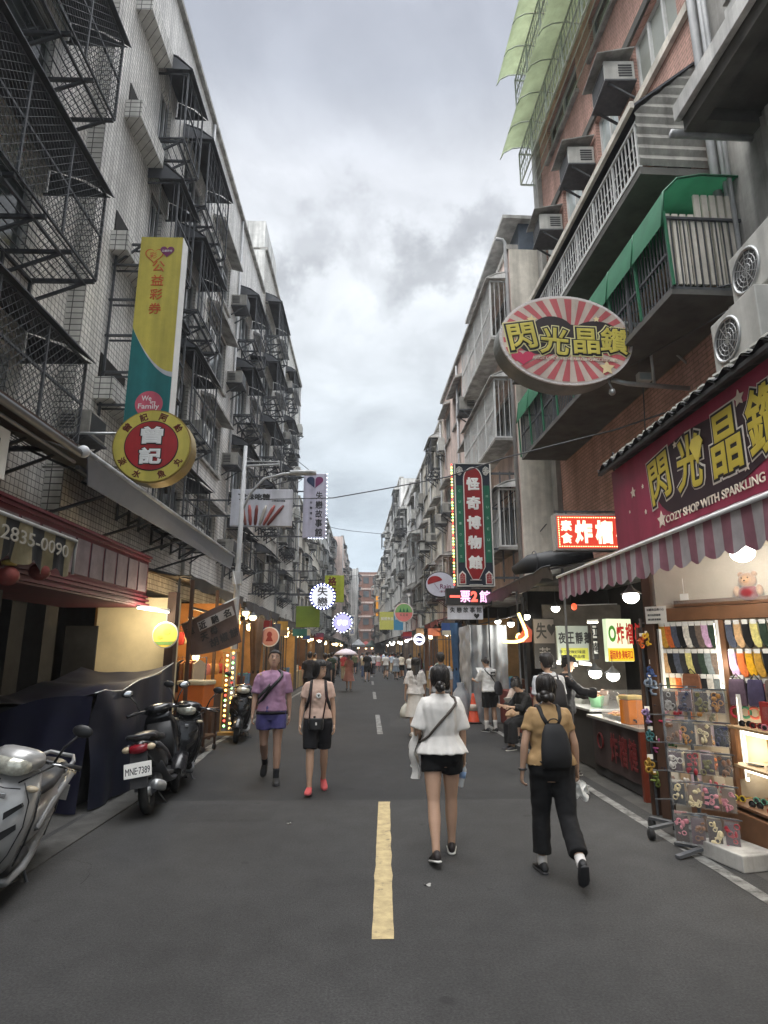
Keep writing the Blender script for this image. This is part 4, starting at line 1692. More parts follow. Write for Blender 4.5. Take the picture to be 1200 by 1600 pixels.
b = MB()
b.poly([(x, .009, z) for x, z in outline(.022)], (0, -.017, 0))
b.build('arch_edge', wt, r_)
b = MB()
b.poly([(x, .009, z) for x, z in outline(0)], (0, -.021, 0))
b.build('arch_panel', flat('museum_red', (150, 34, 38), .45), r_)
b = MB()
b.column('怪奇博物館', (0, -.013, .02), .34, .33, .485, bold=.05, thick=.006)
b.build('lettering', white, r_)
b = MB()
for sx in (-1, 1):
    for sz, h in ((1, .34), (-1, .36)):
        cx, cz = sx * (W / 2 - .13), sz * (Hh / 2 - .22)
        for k in range(9):
            a = k * PI / 4
            b.torus((cx + .05 * math.cos(a) * (1 - k * .08), -.002, cz + .09 * math.sin(a) * (1 - k * .05)), .035, .009, 'y', 10, 4)
    b.poly([(sx * (W / 2 - .06), -.001, -Hh / 2 + .06), (sx * (W / 2 - .06), -.001, -Hh / 2 + .3), (sx * (W / 2 - .14), -.001, -Hh / 2 + .38), (sx * (W / 2 - .22), -.001, -Hh / 2 + .3), (sx * (W / 2 - .22), -.001, -Hh / 2 + .06)], (0, -.004, 0))
b.bar((-hw + .08, -.004, -Hh / 2 + .16), (hw - .08, -.004, -Hh / 2 + .16), .03, .012)
b.bar((-hw + .06, -.004, -Hh / 2 + .05), (hw - .06, -.004, -Hh / 2 + .05), .025, .012)
b.build('scrollwork', wt, r_)
b = MB()
for sx in (-1, 1):
    b.poly([(sx * (W / 2 - .08), -.007, -Hh / 2 + .08), (sx * (W / 2 - .08), -.007, -Hh / 2 + .28), (sx * (W / 2 - .14), -.007, -Hh / 2 + .34), (sx * (W / 2 - .20), -.007, -Hh / 2 + .28), (sx * (W / 2 - .20), -.007, -Hh / 2 + .08)], (0, -.003, 0))
b.build('corner_niche', flat('museum_red', (150, 34, 38)), r_)
bulbs(r_, [(-W / 2 - .06, .0, Hh / 2 - .05 - i * (Hh - .1) / 40) for i in range(41)], .022, [led_r, led_o, led_g, led_o])
b = MB()
for z in (1.3, .4, -.6, -1.3):
    b.bar((W / 2, .14, z), (W / 2 + 1.3, .14, z), .05)
b.bar((W / 2, .14, .4), (W / 2 + 1.2, .14, 1.3), .03)
b.bar((W / 2 + .5, .14, 1.35), (W / 2 + .5, .14, -1.4), .03)
b.bar((W / 2 + .25, .14, 1.35), (W / 2 + .25, .14, -1.4), .03)
b.build('bracket', iron, r_)
mc = c0.copy()

r_, W, Hh = board('led_sign', 'black moving-letter light sign reading 一票2館 below the museum sign', 697, 919, 769, 945, 14.4, black, .2)
b = MB()
b.text('一', (-.33, -.003, 0), .24, .05, bold=.03)
b.text('2', (.12, -.003, 0), .16, .25, bold=.05)
b.build('lettering', led_r, r_)
b = MB()
b.text('票', (-.09, -.003, 0), .24, .27, bold=.02)
b.text('館', (.37, -.003, 0), .25, .28, bold=.02)
b.build('lettering', led_p, r_)
r_, W, Hh = board('shop_sign', 'faded grey sign reading 失戀故事館 under the black light sign', 699, 946, 755, 968, 14.45, grey_p, .06)
b = MB()
for i, ch in enumerate('失戀故事館'):
    b.text(ch, (-W / 2 + .12 + i * .155, -.003, .06), .12, .13, bold=.02)
b.poly(heart((W / 2 - .15, -.002, -.09), .13, .13), (0, -.003, 0))
b.build('lettering', ink, r_)

Y = 19
p0 = on_y(688, 913, Y)
r_ = thing('oval_sign', 'lilac oval sign picturing a red umbrella, left of the museum sign', 'sign', p0)
b = MB()
disc(b, (0, 0, 0), .47, 40, .02, .2, .40)
b.build('drum', ink, r_)
b = MB()
disc(b, (0, 0, 0), .445, 40, .02, -.002, .375)
b.build('face', flat('oval_lilac', (206, 208, 224), .4), r_)
b = MB()
b.poly([(-.16 + .24 * math.cos(R(a)), -.003, .06 + .2 * math.sin(R(a))) for a in range(20, 201, 15)], (0, -.006, 0))
b.build('umbrella_print', redp, r_)
b = MB()
b.bar((-.19, -.005, .02), (-.05, -.005, -.16), .012, .008)
b.text('Rain', (.16, -.003, -.06), .34, .14, bold=.01)
b.text('卡傘', (.1, -.003, -.22), .26, .07, bold=.01)
b.build('lettering', purple_p, r_)
b = MB()
b.bar((.4, .1, 0), (1.7, .1, 0), .04)
b.build('bracket', iron, r_)
Y = 25
p0 = on_y(631, 957, Y)
r_ = thing('round_sign', 'round watermelon sign, green above pink, over the right stalls', 'sign', p0)
b = MB()
disc(b, (0, 0, 0), .385, 40, .02, .14)
b.build('drum', white, r_)
b = MB()
disc(b, (0, 0, 0), .35, 40, .02, -.002)
b.build('face', flat('melon_pink', (222, 130, 128)), r_)
b = MB()
b.poly([(.345 * math.cos(R(a)), -.0025, .345 * math.sin(R(a))) for a in range(0, 181, 10)], (0, -.004, 0))
b.build('melon_rind', flat('melon_green', (126, 176, 112)), r_)
b = MB()
for x in (-.14, 0, .14):
    b.poly([(x - .05, -.007, .02), (x + .05, -.007, .02), (x, -.007, .2)], (0, -.003, 0))
for x in (-.12, 0, .12):
    b.text('瓜', (x, -.003, -.1), .09, .1, bold=.01)
b.build('lettering', green_p, r_)
b = MB()
b.bar((.38, .08, 0), (1.9, .08, 0), .04)
b.build('bracket', iron, r_)
r_, W, Hh = board('banner_sign', 'yellow and blue banner across the right stalls, below the watermelon sign', 593, 956, 630, 984, 30, flat('banner_yellow', (196, 200, 110)), .05)
MB().box((W * .3, -.004, -.02), (W * .4, .006, Hh)).build('blue_panel', flat('banner_blue', (70, 140, 180)), r_)
b = MB()
b.text('韓國食品', (-.2, -.003, .1), .6, .16, bold=.01)
b.text('鮮果汁', (.33, -.009, .1), .3, .14, bold=.01)
b.build('lettering', white, r_)
p0 = on_y(655, 999, 22)
r_ = thing('round_sign', 'small round white neon ring sign with a violet middle', 'sign', p0)
b = MB()
b.torus((0, 0, 0), .165, .035, 'y', 28, 8)
b.build('ring', mat('lit_white_ring', (0.9, 0.92, 1.0), emit=1.0), r_)
b = MB()
disc(b, (0, 0, 0), .15, 28, .01, .03)
b.build('face', flat('violet_face', (60, 50, 90)), r_)
b = MB()
b.text('Che', (0, .006, 0), .18, .09, bold=.03)
b.build('lettering', led_b, r_)
b = MB()
b.bar((.18, .03, 0), (1.2, .03, 0), .03)
b.build('bracket', iron, r_)

# neon squiggle and the boards of the durian stall
Y = 11.5
pts = [on_y(x, y, Y) for x, y in ((810, 958), (816, 972), (822, 986), (823, 994), (817, 1000), (806, 1003), (797, 1003), (785, 1002))]
c0 = pts[3].copy()
r_ = thing('neon_sign', 'hook-shaped yellow neon tube glowing on the right stalls', 'neon sign', c0)
b = MB(c0)
b.tube(pts, .028, 8)
b.tube([on_y(x, y, Y) for x, y in ((812, 990), (808, 992), (807, 997))], .018, 6)
b.build('neon_tube', neon_y, r_)
b = MB(c0)
b.poly([on_y(818, 985, Y) + Vector((0, .06, .0)), on_y(815, 975, Y) + Vector((0, .06, .1)), on_y(833, 985, Y) + Vector((0, .06, 0)), on_y(832, 1003, Y) + Vector((0, .06, 0)), on_y(800, 1006, Y) + Vector((0, .06, 0))], (0, .03, 0))
b.build('backing', flat('backing_rust', (120, 44, 30)), r_)
lamp(c0 + Vector((-.1, -.25, 0)), (1, .75, .25), 3, .1)

r_, W, Hh = board('stall_sign', 'dark board with a grey 失 and a heart, behind the tall man in the cap', 832, 966, 870, 1045, 11.6, flat('board_black', (40, 38, 38)), .05)
MB().box((0, -.004, Hh * .24), (W - .02, .006, Hh * .48)).build('upper_panel', flat('board_grey', (112, 106, 104)), r_)
b = MB()
b.text('失', (-.05, -.009, Hh * .25), .2, .3, bold=.02)
b.poly(heart((.14, -.008, Hh * .26), .16, .22), (0, -.003, 0))
b.build('lettering', ink, r_)
b = MB()
b.text('苦', (0, -.002, -Hh * .2), .2, .22)
b.build('lettering', flat('chalk_grey', (130, 126, 124)), r_)
r_, W, Hh = board('stall_sign', 'pale sign with black lettering 夜王靜鵝 over yellow-green, left of the durian sign', 869, 978, 922, 1033, 10.8, mat('backlit_grey_green', (0.36, 0.40, 0.34), emit=.2), .06)
b = MB()
for i, ch in enumerate('夜王靜鵝'):
    b.text(ch, (-W / 2 + .09 + i * .15, -.002, Hh * .16), .13, .2, bold=.025)
b.text('手工現做好味道', (-.02, -.006, -Hh * .24), .45, .06, bold=.01)
b.text('歡迎外帶品嚐', (-.02, -.006, -Hh * .37), .42, .06, bold=.01)
b.build('lettering', ink, r_)
MB().box((.02, -.002, -Hh * .3), (W - .08, .006, Hh * .34)).build('lower_panel', mat('backlit_yellow_green', (0.42, 0.42, 0.06), emit=.3), r_)
r_, W, Hh = board('stall_sign', 'narrow stacked black-on-white sign between the two stall signs', 924, 974, 936, 1030, 10.2, flat('case_black', (40, 40, 42)), .06)
for z, ch in ((.15, '江'), (-.1, '南')):
    pn = MB().box((0, -.004, z), (W - .02, .006, .2)).build('tile', white, r_)
    MB().text(ch, (0, -.008, z), .12, .16, bold=.03).build('lettering', ink, pn)
# the angled durian sign
p0, p1 = on_y(938, 968, 9.6), on_y(1001, 1034, 9.2)
c0 = (p0 + p1) / 2
r_ = thing('stall_sign', 'lit pale green sign reading 炸榴槤 in red over a yellow strip', 'sign', c0, R(12))
W, Hh = p1.x - p0.x + .03, p0.z - p1.z
MB().box((0, .05, 0), (W, .1, Hh)).build('panel', mat('backlit_pale_green', (0.66, 0.78, 0.52), emit=.42), r_, .006)
MB().box((0, -.004, -Hh * .34), (W, .008, Hh * .3)).build('lower_strip', mat('backlit_yellow', (0.85, 0.52, 0.02), emit=.3), r_)
b = MB()
for i, ch in enumerate('炸榴槤'):
    b.text(ch, (-W / 2 + .23 + i * .155, -.002, Hh * .15), .13, .32, bold=.03)
b.text('甜而美食‧美味可口', (0, -.009, -Hh * .34), W * .9, .13, bold=.02)
b.build('lettering', flat('durian_red', (176, 30, 30)), r_)
b = MB()
b.torus((-W / 2 + .09, -.004, Hh * .15), .05, .014, 'y', 18, 6)
o_ = b.build('durian_mark', flat('durian_green', (60, 130, 30)), r_)
o_.scale = (1, 1, 1.9)
o_.location.z = -Hh * .15 * .9
lamp(c0 + Vector((0, -.5, -.1)), (1, .95, .7), 4, .15)

# sign on a wall post, cables
for i, (lab, pts, rad) in enumerate((
        ('long sagging black cable crossing the street from the street lamp to the brick house', [(372, 772, 14), (420, 780, 14.2), (520, 778, 14.6), (600, 764, 14.2), (700, 745, 13), (790, 715, 11.5), (960, 672, 9.5), (1200, 590, 6.5)], .014),
        ('black cable running from the brick house to the upper right edge', [(960, 500, 9.0), (1060, 462, 7.6), (1200, 432, 6)], .012),
        ('thin cable slanting up past the oval sign pipes', [(985, 572, 8.5), (1060, 530, 7.6), (1200, 450, 6)], .010),
        ('stay wire above the broken-heart sign', [(465, 720, 22), (490, 740, 22)], .012))):
    P = [on_y(*p) for p in pts]
    b = MB(P[0])
    b.tube(P, rad, 6)
    o_ = b.build('overhead_cable', iron)
    o_.location = P[0]
    tag(o_, lab, 'cable')
p0 = on_y(1006, 590, 8.6)
r_ = thing('flood_lamp', 'small white box lamp on a thin rod under the oval sign pipes', 'lamp', p0)
MB().box((0, 0, 0), (.2, .12, .14)).build('housing', ac_w, r_, .01)
MB().box((0, -.062, -.01), (.16, .01, .1)).build('lens', glass_b, r_)
b = MB()
b.tube([(0, .05, -.07), (-.02, .06, -.6), (-.03, .1, -1.1)], .01, 6)
b.build('rod', iron, r_)

# street lamp at the left
r_ = thing('street_lamp', 'pale street lamp post with a short and a curved arm, left side', 'street lamp', (-2.97, 14, 0))
MB().tube([(0, 0, 0), (0, 0, .6), (0, 0, 3.5), (.03, 0, 6.5)], [.09, .075, .065, .045], 12).build('post', pvc, r_)
MB().box((0, 0, 3.35), (.2, .2, .3)).build('junction_box', pvc, r_, .01)
b = MB()
b.tube([(.02, 0, 6.0), (.85, 0, 6.05)], .03, 8)
b.tube([(.02, 0, 6.12), (.85, 0, 6.12)], .015, 8)
b.build('arm', pvc, r_)
b = MB()
b.tube([(.02, 0, 4.9), (.2, 0, 5.35), (.5, 0, 5.7), (.95, 0, 5.82), (1.2, 0, 5.84)], .032, 8)
b.build('arm', pvc, r_)
b = MB()
b.loft([[(x, y_ * w, 5.84 + h) for y_, h in ((-1, 0), (-.6, .06), (.6, .06), (1, 0), (.6, -.04), (-.6, -.04))] for x, w in ((1.1, .05), (1.25, .12), (1.6, .12), (1.72, .04))])
b.build('lamp_head', pvc, r_)

# ------------------------------------------------------------------ lamps and bulbs
def bulb_lamp(loc, label, power=0, warm=False, shade=True, group=None, drop=.35, r=.045):
    t = thing('hanging_bulb', label, 'lamp', loc, 0, group)
    b = MB()
    b.ball((0, 0, 0), (r * 1.25, r * 1.25, r), 12, 8)
    b.build('bulb', bulb_y if warm else bulb_w, t)
    b = MB()
    b.tube([(0, 0, r), (0, 0, drop)], .006, 5)
    if shade:
        b.lathe([(.022, r * 1.9), (.03, r * 1.5), (r * 1.6, r * .55), (r * 1.65, r * .5), (.02, r * .9)], n=12)
    b.build('cord', iron, t)
    if power:
        lamp((0, 0, -.09), (1, .72, .38) if warm else (1, .95, .85), power, .06, parent=t)
    return t


def tube_lamp(p, q, label, power=0, warm=False, group=None, r=.016):
    p, q = Vector(p), Vector(q)
    c = (p + q) / 2
    t = thing('tube_lamp', label, 'lamp', c, 0, group)
    MB(c).tube([p, q], r, 8).build('tube', tube_w, t)
    MB(c).bar(p + Vector((0, 0, r + .016)), q + Vector((0, 0, r + .016)), .05, .028).build('fitting', white, t)
    if power:
        lamp((0, -.08, -.08), (1, .85, .6) if warm else (1, .95, .85), power, .2, parent=t)
    return t


def cloth(fn, nu, nv, o, thick=.012):
    b = MB(o)
    b.grid(fn, nu, nv)
    return b


# ------------------------------------------------------------------ left side stalls
# dark roof over the shuttered shop and its gutter
r_ = thing('shop_canopy', 'dark sheet canopy with a pale translucent gutter board, left under the round sign', 'canopy', (-4.2, 11, 4.2))
b = MB((-4.2, 11, 4.2))
b.add([(-5.0, 7.1, 4.7), (-5.0, 15.4, 4.7), (-3.42, 15.4, 4.0), (-3.42, 7.1, 4.0), (-5.0, 7.1, 4.74), (-5.0, 15.4, 4.74), (-3.42, 15.4, 4.04), (-3.42, 7.1, 4.04)],
      [(0, 1, 2, 3), (4, 5, 6, 7), (0, 1, 5, 4), (1, 2, 6, 5), (2, 3, 7, 6), (3, 0, 4, 7)])
b.build('roof_sheet', conc_d, r_)
b = MB((-4.2, 11, 4.2))
b.add([(-3.40, 7.15, 4.06), (-3.40, 15.4, 4.06), (-3.46, 15.4, 3.74), (-3.5, 7.45, 3.74), (-3.385, 7.15, 4.06), (-3.385, 15.4, 4.06), (-3.445, 15.4, 3.74), (-3.485, 7.45, 3.74)],
      [(0, 1, 2, 3), (4, 5, 6, 7), (0, 1, 5, 4), (1, 2, 6, 5), (2, 3, 7, 6), (3, 0, 4, 7)])
b.build('gutter_board', flat('translucent_grey', (112, 118, 128), .35), r_)
b = MB((-4.2, 11, 4.2))
b.tube([(-3.385, 7.1, 4.07), (-3.385, 15.45, 4.07)], .03, 8)
b.ball((-3.40, 7.06, 4.05), .075)
b.build('rail', pvc, r_)
b = MB((-4.2, 11, 4.2))
for y_ in (8.6, 10.4, 12.2, 14.0):
    b.bar((-4.98, y_, 3.5), (-3.5, y_, 3.98), .04)
    b.bar((-4.98, y_, 4.6), (-3.5, y_, 3.95), .035)
b.bar((-3.52, 7.2, 3.9), (-3.52, 15.3, 3.9), .05)
b.build('truss', iron, r_)
r_ = thing('shop_canopy', 'deep brown-black canopy above the maroon shop front at the left edge', 'canopy', (-4.4, 4.5, 4.2))
b = MB((-4.4, 4.5, 4.2))
b.add([(-5.3, 1.0, 4.6), (-5.3, 7.0, 4.6), (-3.45, 7.0, 4.06), (-3.45, 1.0, 4.06), (-5.3, 1.0, 4.66), (-5.3, 7.0, 4.66), (-3.45, 7.0, 4.12), (-3.45, 1.0, 4.12)],
      [(0, 1, 2, 3), (4, 5, 6, 7), (0, 1, 5, 4), (1, 2, 6, 5), (2, 3, 7, 6), (3, 0, 4, 7)])
b.build('roof_sheet', mat('rusty_brown_sheet', (0.05, 0.028, 0.02), .8, var=.35), r_)
b = MB((-4.4, 4.5, 4.2))
b.tube([(-3.42, 1.0, 4.02), (-3.42, 7.05, 4.02)], .045, 8)
b.tube([(-3.46, 1.0, 3.9), (-3.46, 7.0, 3.9)], .02, 6)
b.build('gutter', awn_d, r_)

# maroon fascia with pale panels
r_ = thing('shuttered_shop', 'dark maroon shop front with a row of small pale panels, shutter down', 'shop front', (-4.3, 6.5, 0))
b = MB((-4.3, 6.5, 0))
b.ext((-4.9, 1.5, 2.42), (-3.6, 10.1, 2.5))
b.ext((-3.68, 1.5, 2.5), (-3.6, 10.1, 3.25))
b.ext((-4.9, 10.02, 2.5), (-3.68, 10.1, 3.25))
b.build('fascia', maroon, r_)
b = MB((-4.3, 6.5, 0))
for z, k in ((2.44, .06), (2.51, .045), (2.565, .03), (3.16, .03), (3.21, .05)):
    b.ext((-3.597, 1.5, z), (-3.6 + k, 10.12, z + .035))
b.build('moulding', maroon, r_)
for i in range(10):
    MB((-4.3, 6.5, 0)).ext((-3.597, 10.02 - .42 * i - .36, 2.66), (-3.585, 10.02 - .42 * i, 3.1)).build('pale_panel', flat('grimy_panel', (104, 92, 96), .5, var=.3), r_)
b = MB((-4.3, 6.5, 0))
n = 40
for i in range(n):
    b.ext((-4.42 + (i % 2) * .02, 1.5, i * .06), (-4.40 + (i % 2) * .02, 6.9, i * .06 + .058))
b.build('roller_shutter', mat('dark_shutter', (0.03, 0.03, 0.032), .6, var=.2), r_)
MB((-4.3, 6.5, 0)).ext((-4.6, 6.9, 0), (-4.2, 7.2, 2.42)).build('pillar', shade_black, r_)

# small rolled cloth awning with a telephone number
r_ = thing('cloth_awning', 'little striped cloth awning lettered with a telephone number, left edge', 'awning', (-3.35, 5.6, 2.9))
b = MB((-3.35, 5.6, 2.9))
n = 66
for i in range(n):
    y0_, y1_ = 4.3 + 2.4 * i / n, 4.3 + 2.4 * (i + 1) / n
    b.mi = (i // 6) % 2

    def zb(y):
        u = (y - 4.3) / .4
        return 2.58 - .09 * abs(math.sin(u * PI)) + .02 * math.sin(u * 2.3)

    def xo(y, k):
        return -3.2 + .03 * k * math.sin(y * 11) + .02 * k * math.sin(y * 23 + 1)
    for k in range(4):
        za, zc = 2.9, None
        f0, f1 = k / 4, (k + 1) / 4
        b.add([(xo(y0_, f0), y0_, 2.9 + (zb(y0_) - 2.9) * f0), (xo(y1_, f0), y1_, 2.9 + (zb(y1_) - 2.9) * f0), (xo(y1_, f1), y1_, 2.9 + (zb(y1_) - 2.9) * f1), (xo(y0_, f1), y0_, 2.9 + (zb(y0_) - 2.9) * f1)], [(0, 1, 2, 3)], True)
b.build('valance', [flat('awning_khaki', (116, 108, 84), .9, var=.3), flat('awning_black', (34, 34, 36), .9)], r_, fix=False)
b = MB((-3.35, 5.6, 2.9))
b.add([(-3.6, 4.3, 3.05), (-3.6, 6.7, 3.05), (-3.2, 6.7, 2.91), (-3.2, 4.3, 2.91), (-3.6, 4.3, 3.07), (-3.6, 6.7, 3.07), (-3.2, 6.7, 2.93), (-3.2, 4.3, 2.93)],
      [(0, 1, 2, 3), (4, 5, 6, 7), (0, 1, 5, 4), (1, 2, 6, 5), (2, 3, 7, 6), (3, 0, 4, 7)])
b.build('canvas_top', flat('awning_khaki', (116, 108, 84), .9), r_)
b = MB((-3.35, 5.6, 2.9))
b.tube([(-3.2, 4.3, 2.91), (-3.2, 6.72, 2.91), (-3.22, 6.75, 2.8), (-3.22, 6.75, 2.55)], .018, 8)
b.build('rod', steel, r_)
b = MB((-3.35, 5.6, 2.9))
b.text('TEL 2835-0090', (-3.165, 5.62, 2.75), 1.75, .13, (0, 1, 0), (0, 0, 1), bold=.01)
b.build('lettering', flat('number_grey', (150, 146, 136), .8), r_)
for i, (px, py) in enumerate(((12, 900), (62, 893))):
    p = on_x(px, py, -3.3)
    t = thing('paper_lantern', ('round red and yellow paper lantern under the cloth awning, farther left', 'round red and yellow paper lantern under the cloth awning, beside the shutter')[i], 'lantern', p)
    MB().ball((0, 0, 0), (.10, .10, .09), 14, 8).build('shade', flat('lantern_red', (120, 56, 50), .7, var=.4), t)
    b = MB()
    b.lathe([(.06, .1), (.07, .13), (.03, .15)], n=12)
    b.tube([(0, 0, .13), (0, 0, .3)], .006, 5)
    b.build('lantern_cap', flat('lantern_gold', (160, 140, 70)), t)
p = on_x(8, 740, -3.6)
r_ = thing('wall_sign', 'small white sign corner under the dark canopy at the left edge', 'sign', (-3.62, 5.55, 3.62))
MB().ext((0, -.5, -.25), (.04, .35, .25)).build('panel', paper, r_)
MB().text('記', (.045, .1, 0), .22, .3, (0, 1, 0), (0, 0, 1), bold=.03).build('lettering', ink, r_)

# tarpaulin-covered stall: navy side, royal blue end
r_ = thing('covered_stall', 'closed stall wrapped in navy and blue tarpaulin behind the parked scooters', 'covered stall', (-3.9, 8.6, 0))
o_ = (-3.9, 8.6, 0)


def zt_(y):
    t = (y - 7.4) / 2.5
    return 1.26 + .26 * t + (.05 * math.sin(t * 7)) - .14 * math.exp(-((t - .28) / .16) ** 2)


def side(u, v):
    y = 7.42 + 2.48 * u
    z = zt_(y) * (1 - v) + .02 * v
    f = noise.noise((y * 2.2, 0, 1)) * .05 + .028 * math.sin(y * 9 + 1.5 * v) * (.3 + v)
    # hanging folds gathered from the near top corner
    f += .05 * math.sin(9 * (u * 1.2 + (1 - v) * .8)) * math.exp(-3 * u) * (1 - v)
    return (-3.14 + .11 * u + .07 * v + f, y, z)


b = MB(o_)
b.grid(side, 60, 26)
b.build('side_sheet', tarp_n, r_, fix=False)


def top(u, v):
    y = 7.42 + 2.48 * u
    x = -3.14 + .11 * u - 1.4 * v
    sag = .09 * math.sin(PI * v) * (1 + .5 * math.sin(u * 9))
    return (x, y, zt_(y) - sag - .05 * v + noise.noise((x * 3, y * 3, 0)) * .03)


b = MB(o_)
b.grid(top, 40, 20)
b.build('top_sheet', tarp_n, r_, fix=False)


def endf(u, v):
    x = -3.12 - 1.15 * u
    z = (zt_(7.42) - .03 + .10 * math.sin(u * 3)) * (1 - v) + .02 * v - .25 * u * (1 - v)
    f = .035 * math.sin(x * 13 + v * 2) * (.3 + v)
    return (x - .02, 7.40 - .12 * v + f, z)


b = MB(o_)
b.grid(endf, 30, 16)
b.build('end_sheet', tarp_b, r_, fix=False)
b = MB(o_)
b.ext((-4.5, 7.6, 0.02), (-3.3, 9.7, 1.1))
b.build('counter', shade_black, r_)
b = MB(o_)
b.tube([(-3.13 + .11 * u_ / 10, 7.42 + 2.48 * u_ / 10, zt_(7.42 + 2.48 * u_ / 10) + .005) for u_ in range(11)], .008, 6)
b.build('tie_rope', steel, r_)

# lit partition, tube and yellow disc sign behind it
r_ = thing('partition_wall', 'cream partition wall lit by the tube lamp behind the covered stall', 'wall', (-4.2, 10.6, 0))
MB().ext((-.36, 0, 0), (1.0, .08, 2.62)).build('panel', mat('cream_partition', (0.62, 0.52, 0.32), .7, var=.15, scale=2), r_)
MB().ext((-.85, -.035, 0.9), (-.32, -.003, 2.15)).build('black_door', shade_black, r_)
MB().ext((.86, -.2, 0), (1.0, -.003, 2.7)).build('post', wood_d, r_)
p0, p1 = on_y(228, 952, 9.6), on_y(284, 963, 10.3)
tube_lamp((-3.42, 9.3, 2.36), (-3.3, 10.35, 2.36), 'bright fluorescent tube below the maroon shop front', 30, True)
c0 = on_y(258, 992, 10.0)
r_ = thing('round_sign', 'small glowing yellow disc sign above the covered stall', 'sign', c0)
b = MB()
disc(b, (0, 0, 0), .205, 32, .0, .05)
b.build('drum', steel, r_)
b = MB()
disc(b, (0, 0, 0), .19, 32, .0, -.004)
b.build('face', mat('backlit_yellow_disc', (0.80, 0.56, 0.08), emit=.12), r_)
b = MB()
b.poly([(-.16, -.006, -.1), (.16, -.006, -.1), (.1, -.006, -.155), (-.1, -.006, -.155)], (0, -.003, 0))
b.build('printed_strip', flat('strip_green', (96, 130, 70)), r_)
b = MB()
disc(b, (.03, 0, .05), .06, 14, -.005, -.008, .05)
disc(b, (-.07, 0, -.04), .045, 14, -.005, -.008, .03)
b.build('food_print', flat('food_orange', (206, 130, 50)), r_)
b = MB()
b.bar((0, .03, .2), (0, .03, .42), .015)
b.build('hanger', iron, r_)

# black canvas canopies along the left
def canvas_canopy(name_label, y0, y1, x_in, z_in, x_out, z_out, m, seed, drop=.22, group=None, edge=None, sag=.06, cat='canopy'):
    c = Vector(((x_in + x_out) / 2, (y0 + y1) / 2, z_out))
    r_ = thing('stall_canopy', name_label, cat, c, 0, group)
    n = max(8, int((y1 - y0) * 4))

    def fn(u, v):
        y = y0 + (y1 - y0) * u
        x = x_in + (x_out - x_in) * v
        z = z_in + (z_out - z_in) * v - sag * math.sin(PI * v) * (1 + .6 * math.sin(u * 7 + seed)) + noise.noise((x * 1.5, y * 1.5, seed)) * .06
        return (x, y, z)
    b = MB(c)
    b.grid(fn, n, 8)
    b.grid(lambda u, v: tuple(Vector(fn(u, v)) + Vector((0, 0, -.02))), n, 8)

    def val(u, v):
        y = y0 + (y1 - y0) * u
        return (x_out + .02 * math.sin(y * 9 + seed) * v + (.03 if x_out > 0 else -.03) * v, y, fn(u, 1)[2] - v * drop * (1 + .25 * math.sin(y * 3.1 + seed)))
    b.grid(val, n, 2)
    b.build('canvas', m, r_, fix=False)
    b = MB(c)
    b.tube([Vector(fn(i / 20, 1)) + Vector((0, 0, .01)) for i in range(21)], .014, 6)
    k = max(2, int((y1 - y0) / 2.5) + 1)
    for i in range(k):
        y = y0 + .1 + (y1 - y0 - .2) * i / (k - 1)
        b.bar((x_in, y, z_in - .1), (x_out, y, z_out - .05), .03)
        b.bar((x_out + .22 * (-1 if x_out < 0 else 1), y, 0), (x_out + .22 * (-1 if x_out < 0 else 1), y, z_out - .03), .03)
    b.build('frame', edge or iron, r_)
    return r_


canvas_canopy('black canvas canopy with a pale rim over the clothes stall, left', 11.3, 16.2, -5.0, 3.55, -3.25, 3.08, tarp_k, 1, .18)
canvas_canopy('second black canvas canopy beyond the street lamp, left row', 16.4, 22.5, -5.0, 3.6, -3.2, 3.02, tarp_k, 2, .25)
canvas_canopy('sagging black canvas canopy below the leaf-green board, left row', 22.7, 30, -5.0, 3.5, -3.2, 2.95, tarp_k, 3, .3)
canvas_canopy('grey canvas canopy past the black ones on the left row', 30.3, 40, -5.0, 3.5, -3.1, 2.9, tarp_g, 4)
canvas_canopy('dark canopy midway down the left row, under the low cream house', 40.5, 55, -5.0, 3.5, -3.0, 2.9, awn_d, 5)
canvas_canopy('faded green canopy in the far left row', 55.5, 70, -5.0, 3.4, -2.9, 2.85, tarp_gr, 6)
canvas_canopy('pale canopy at the far end of the left row', 70.5, 95, -5.0, 3.4, -2.6, 2.85, tarp_g, 7)

# brown hanging banner
p = [on_y(x, y, 12.0) for x, y in ((283, 975), (364, 936), (378, 1003), (298, 1024))]
c0 = sum(p, Vector()) / 4
r_ = thing('cloth_banner', 'slanting brown cloth banner lettered 遠近馳名 天母 胡椒餅', 'banner', c0)
b = MB(c0)


def ban(u, v):
    q = p[0] * (1 - u) * (1 - v) + p[1] * u * (1 - v) + p[2] * u * v + p[3] * (1 - u) * v
    return tuple(q + Vector((0, .03 * math.sin(u * 8 + v * 3), -.05 * math.sin(PI * u) * v)))


b.grid(ban, 24, 12)
b.build('cloth', flat('banner_brown', (92, 78, 74), .9, var=.2), r_, fix=False)
ax = (p[1] - p[0]).normalized()
ay = (p[0] - p[3]).normalized()
MB(c0).poly([p[0] + ax * .30 - ay * .12 + Vector((0, -.05, 0)), p[1] - ax * .05 - ay * .12 + Vector((0, -.05, 0)), p[1] - ax * .05 - ay * .30 + Vector((0, -.05, 0)), p[0] + ax * .30 - ay * .30 + Vector((0, -.05, 0))], (0, .006, 0)).build('pale_strip', flat('banner_strip', (150, 146, 144), .9), r_)
b = MB(c0)
for i, ch in enumerate('遠近馳名'):
    b.text(ch, p[0] + ax * (.14 + .25 * i) - ay * .21 + Vector((0, -.058, 0)), .15, .15, ax, ay, bold=.03)
b.column('天', p[0] + ax * .36 - ay * .42 + Vector((0, -.05, 0)), .15, .15, .2, ax, ay, bold=.03)
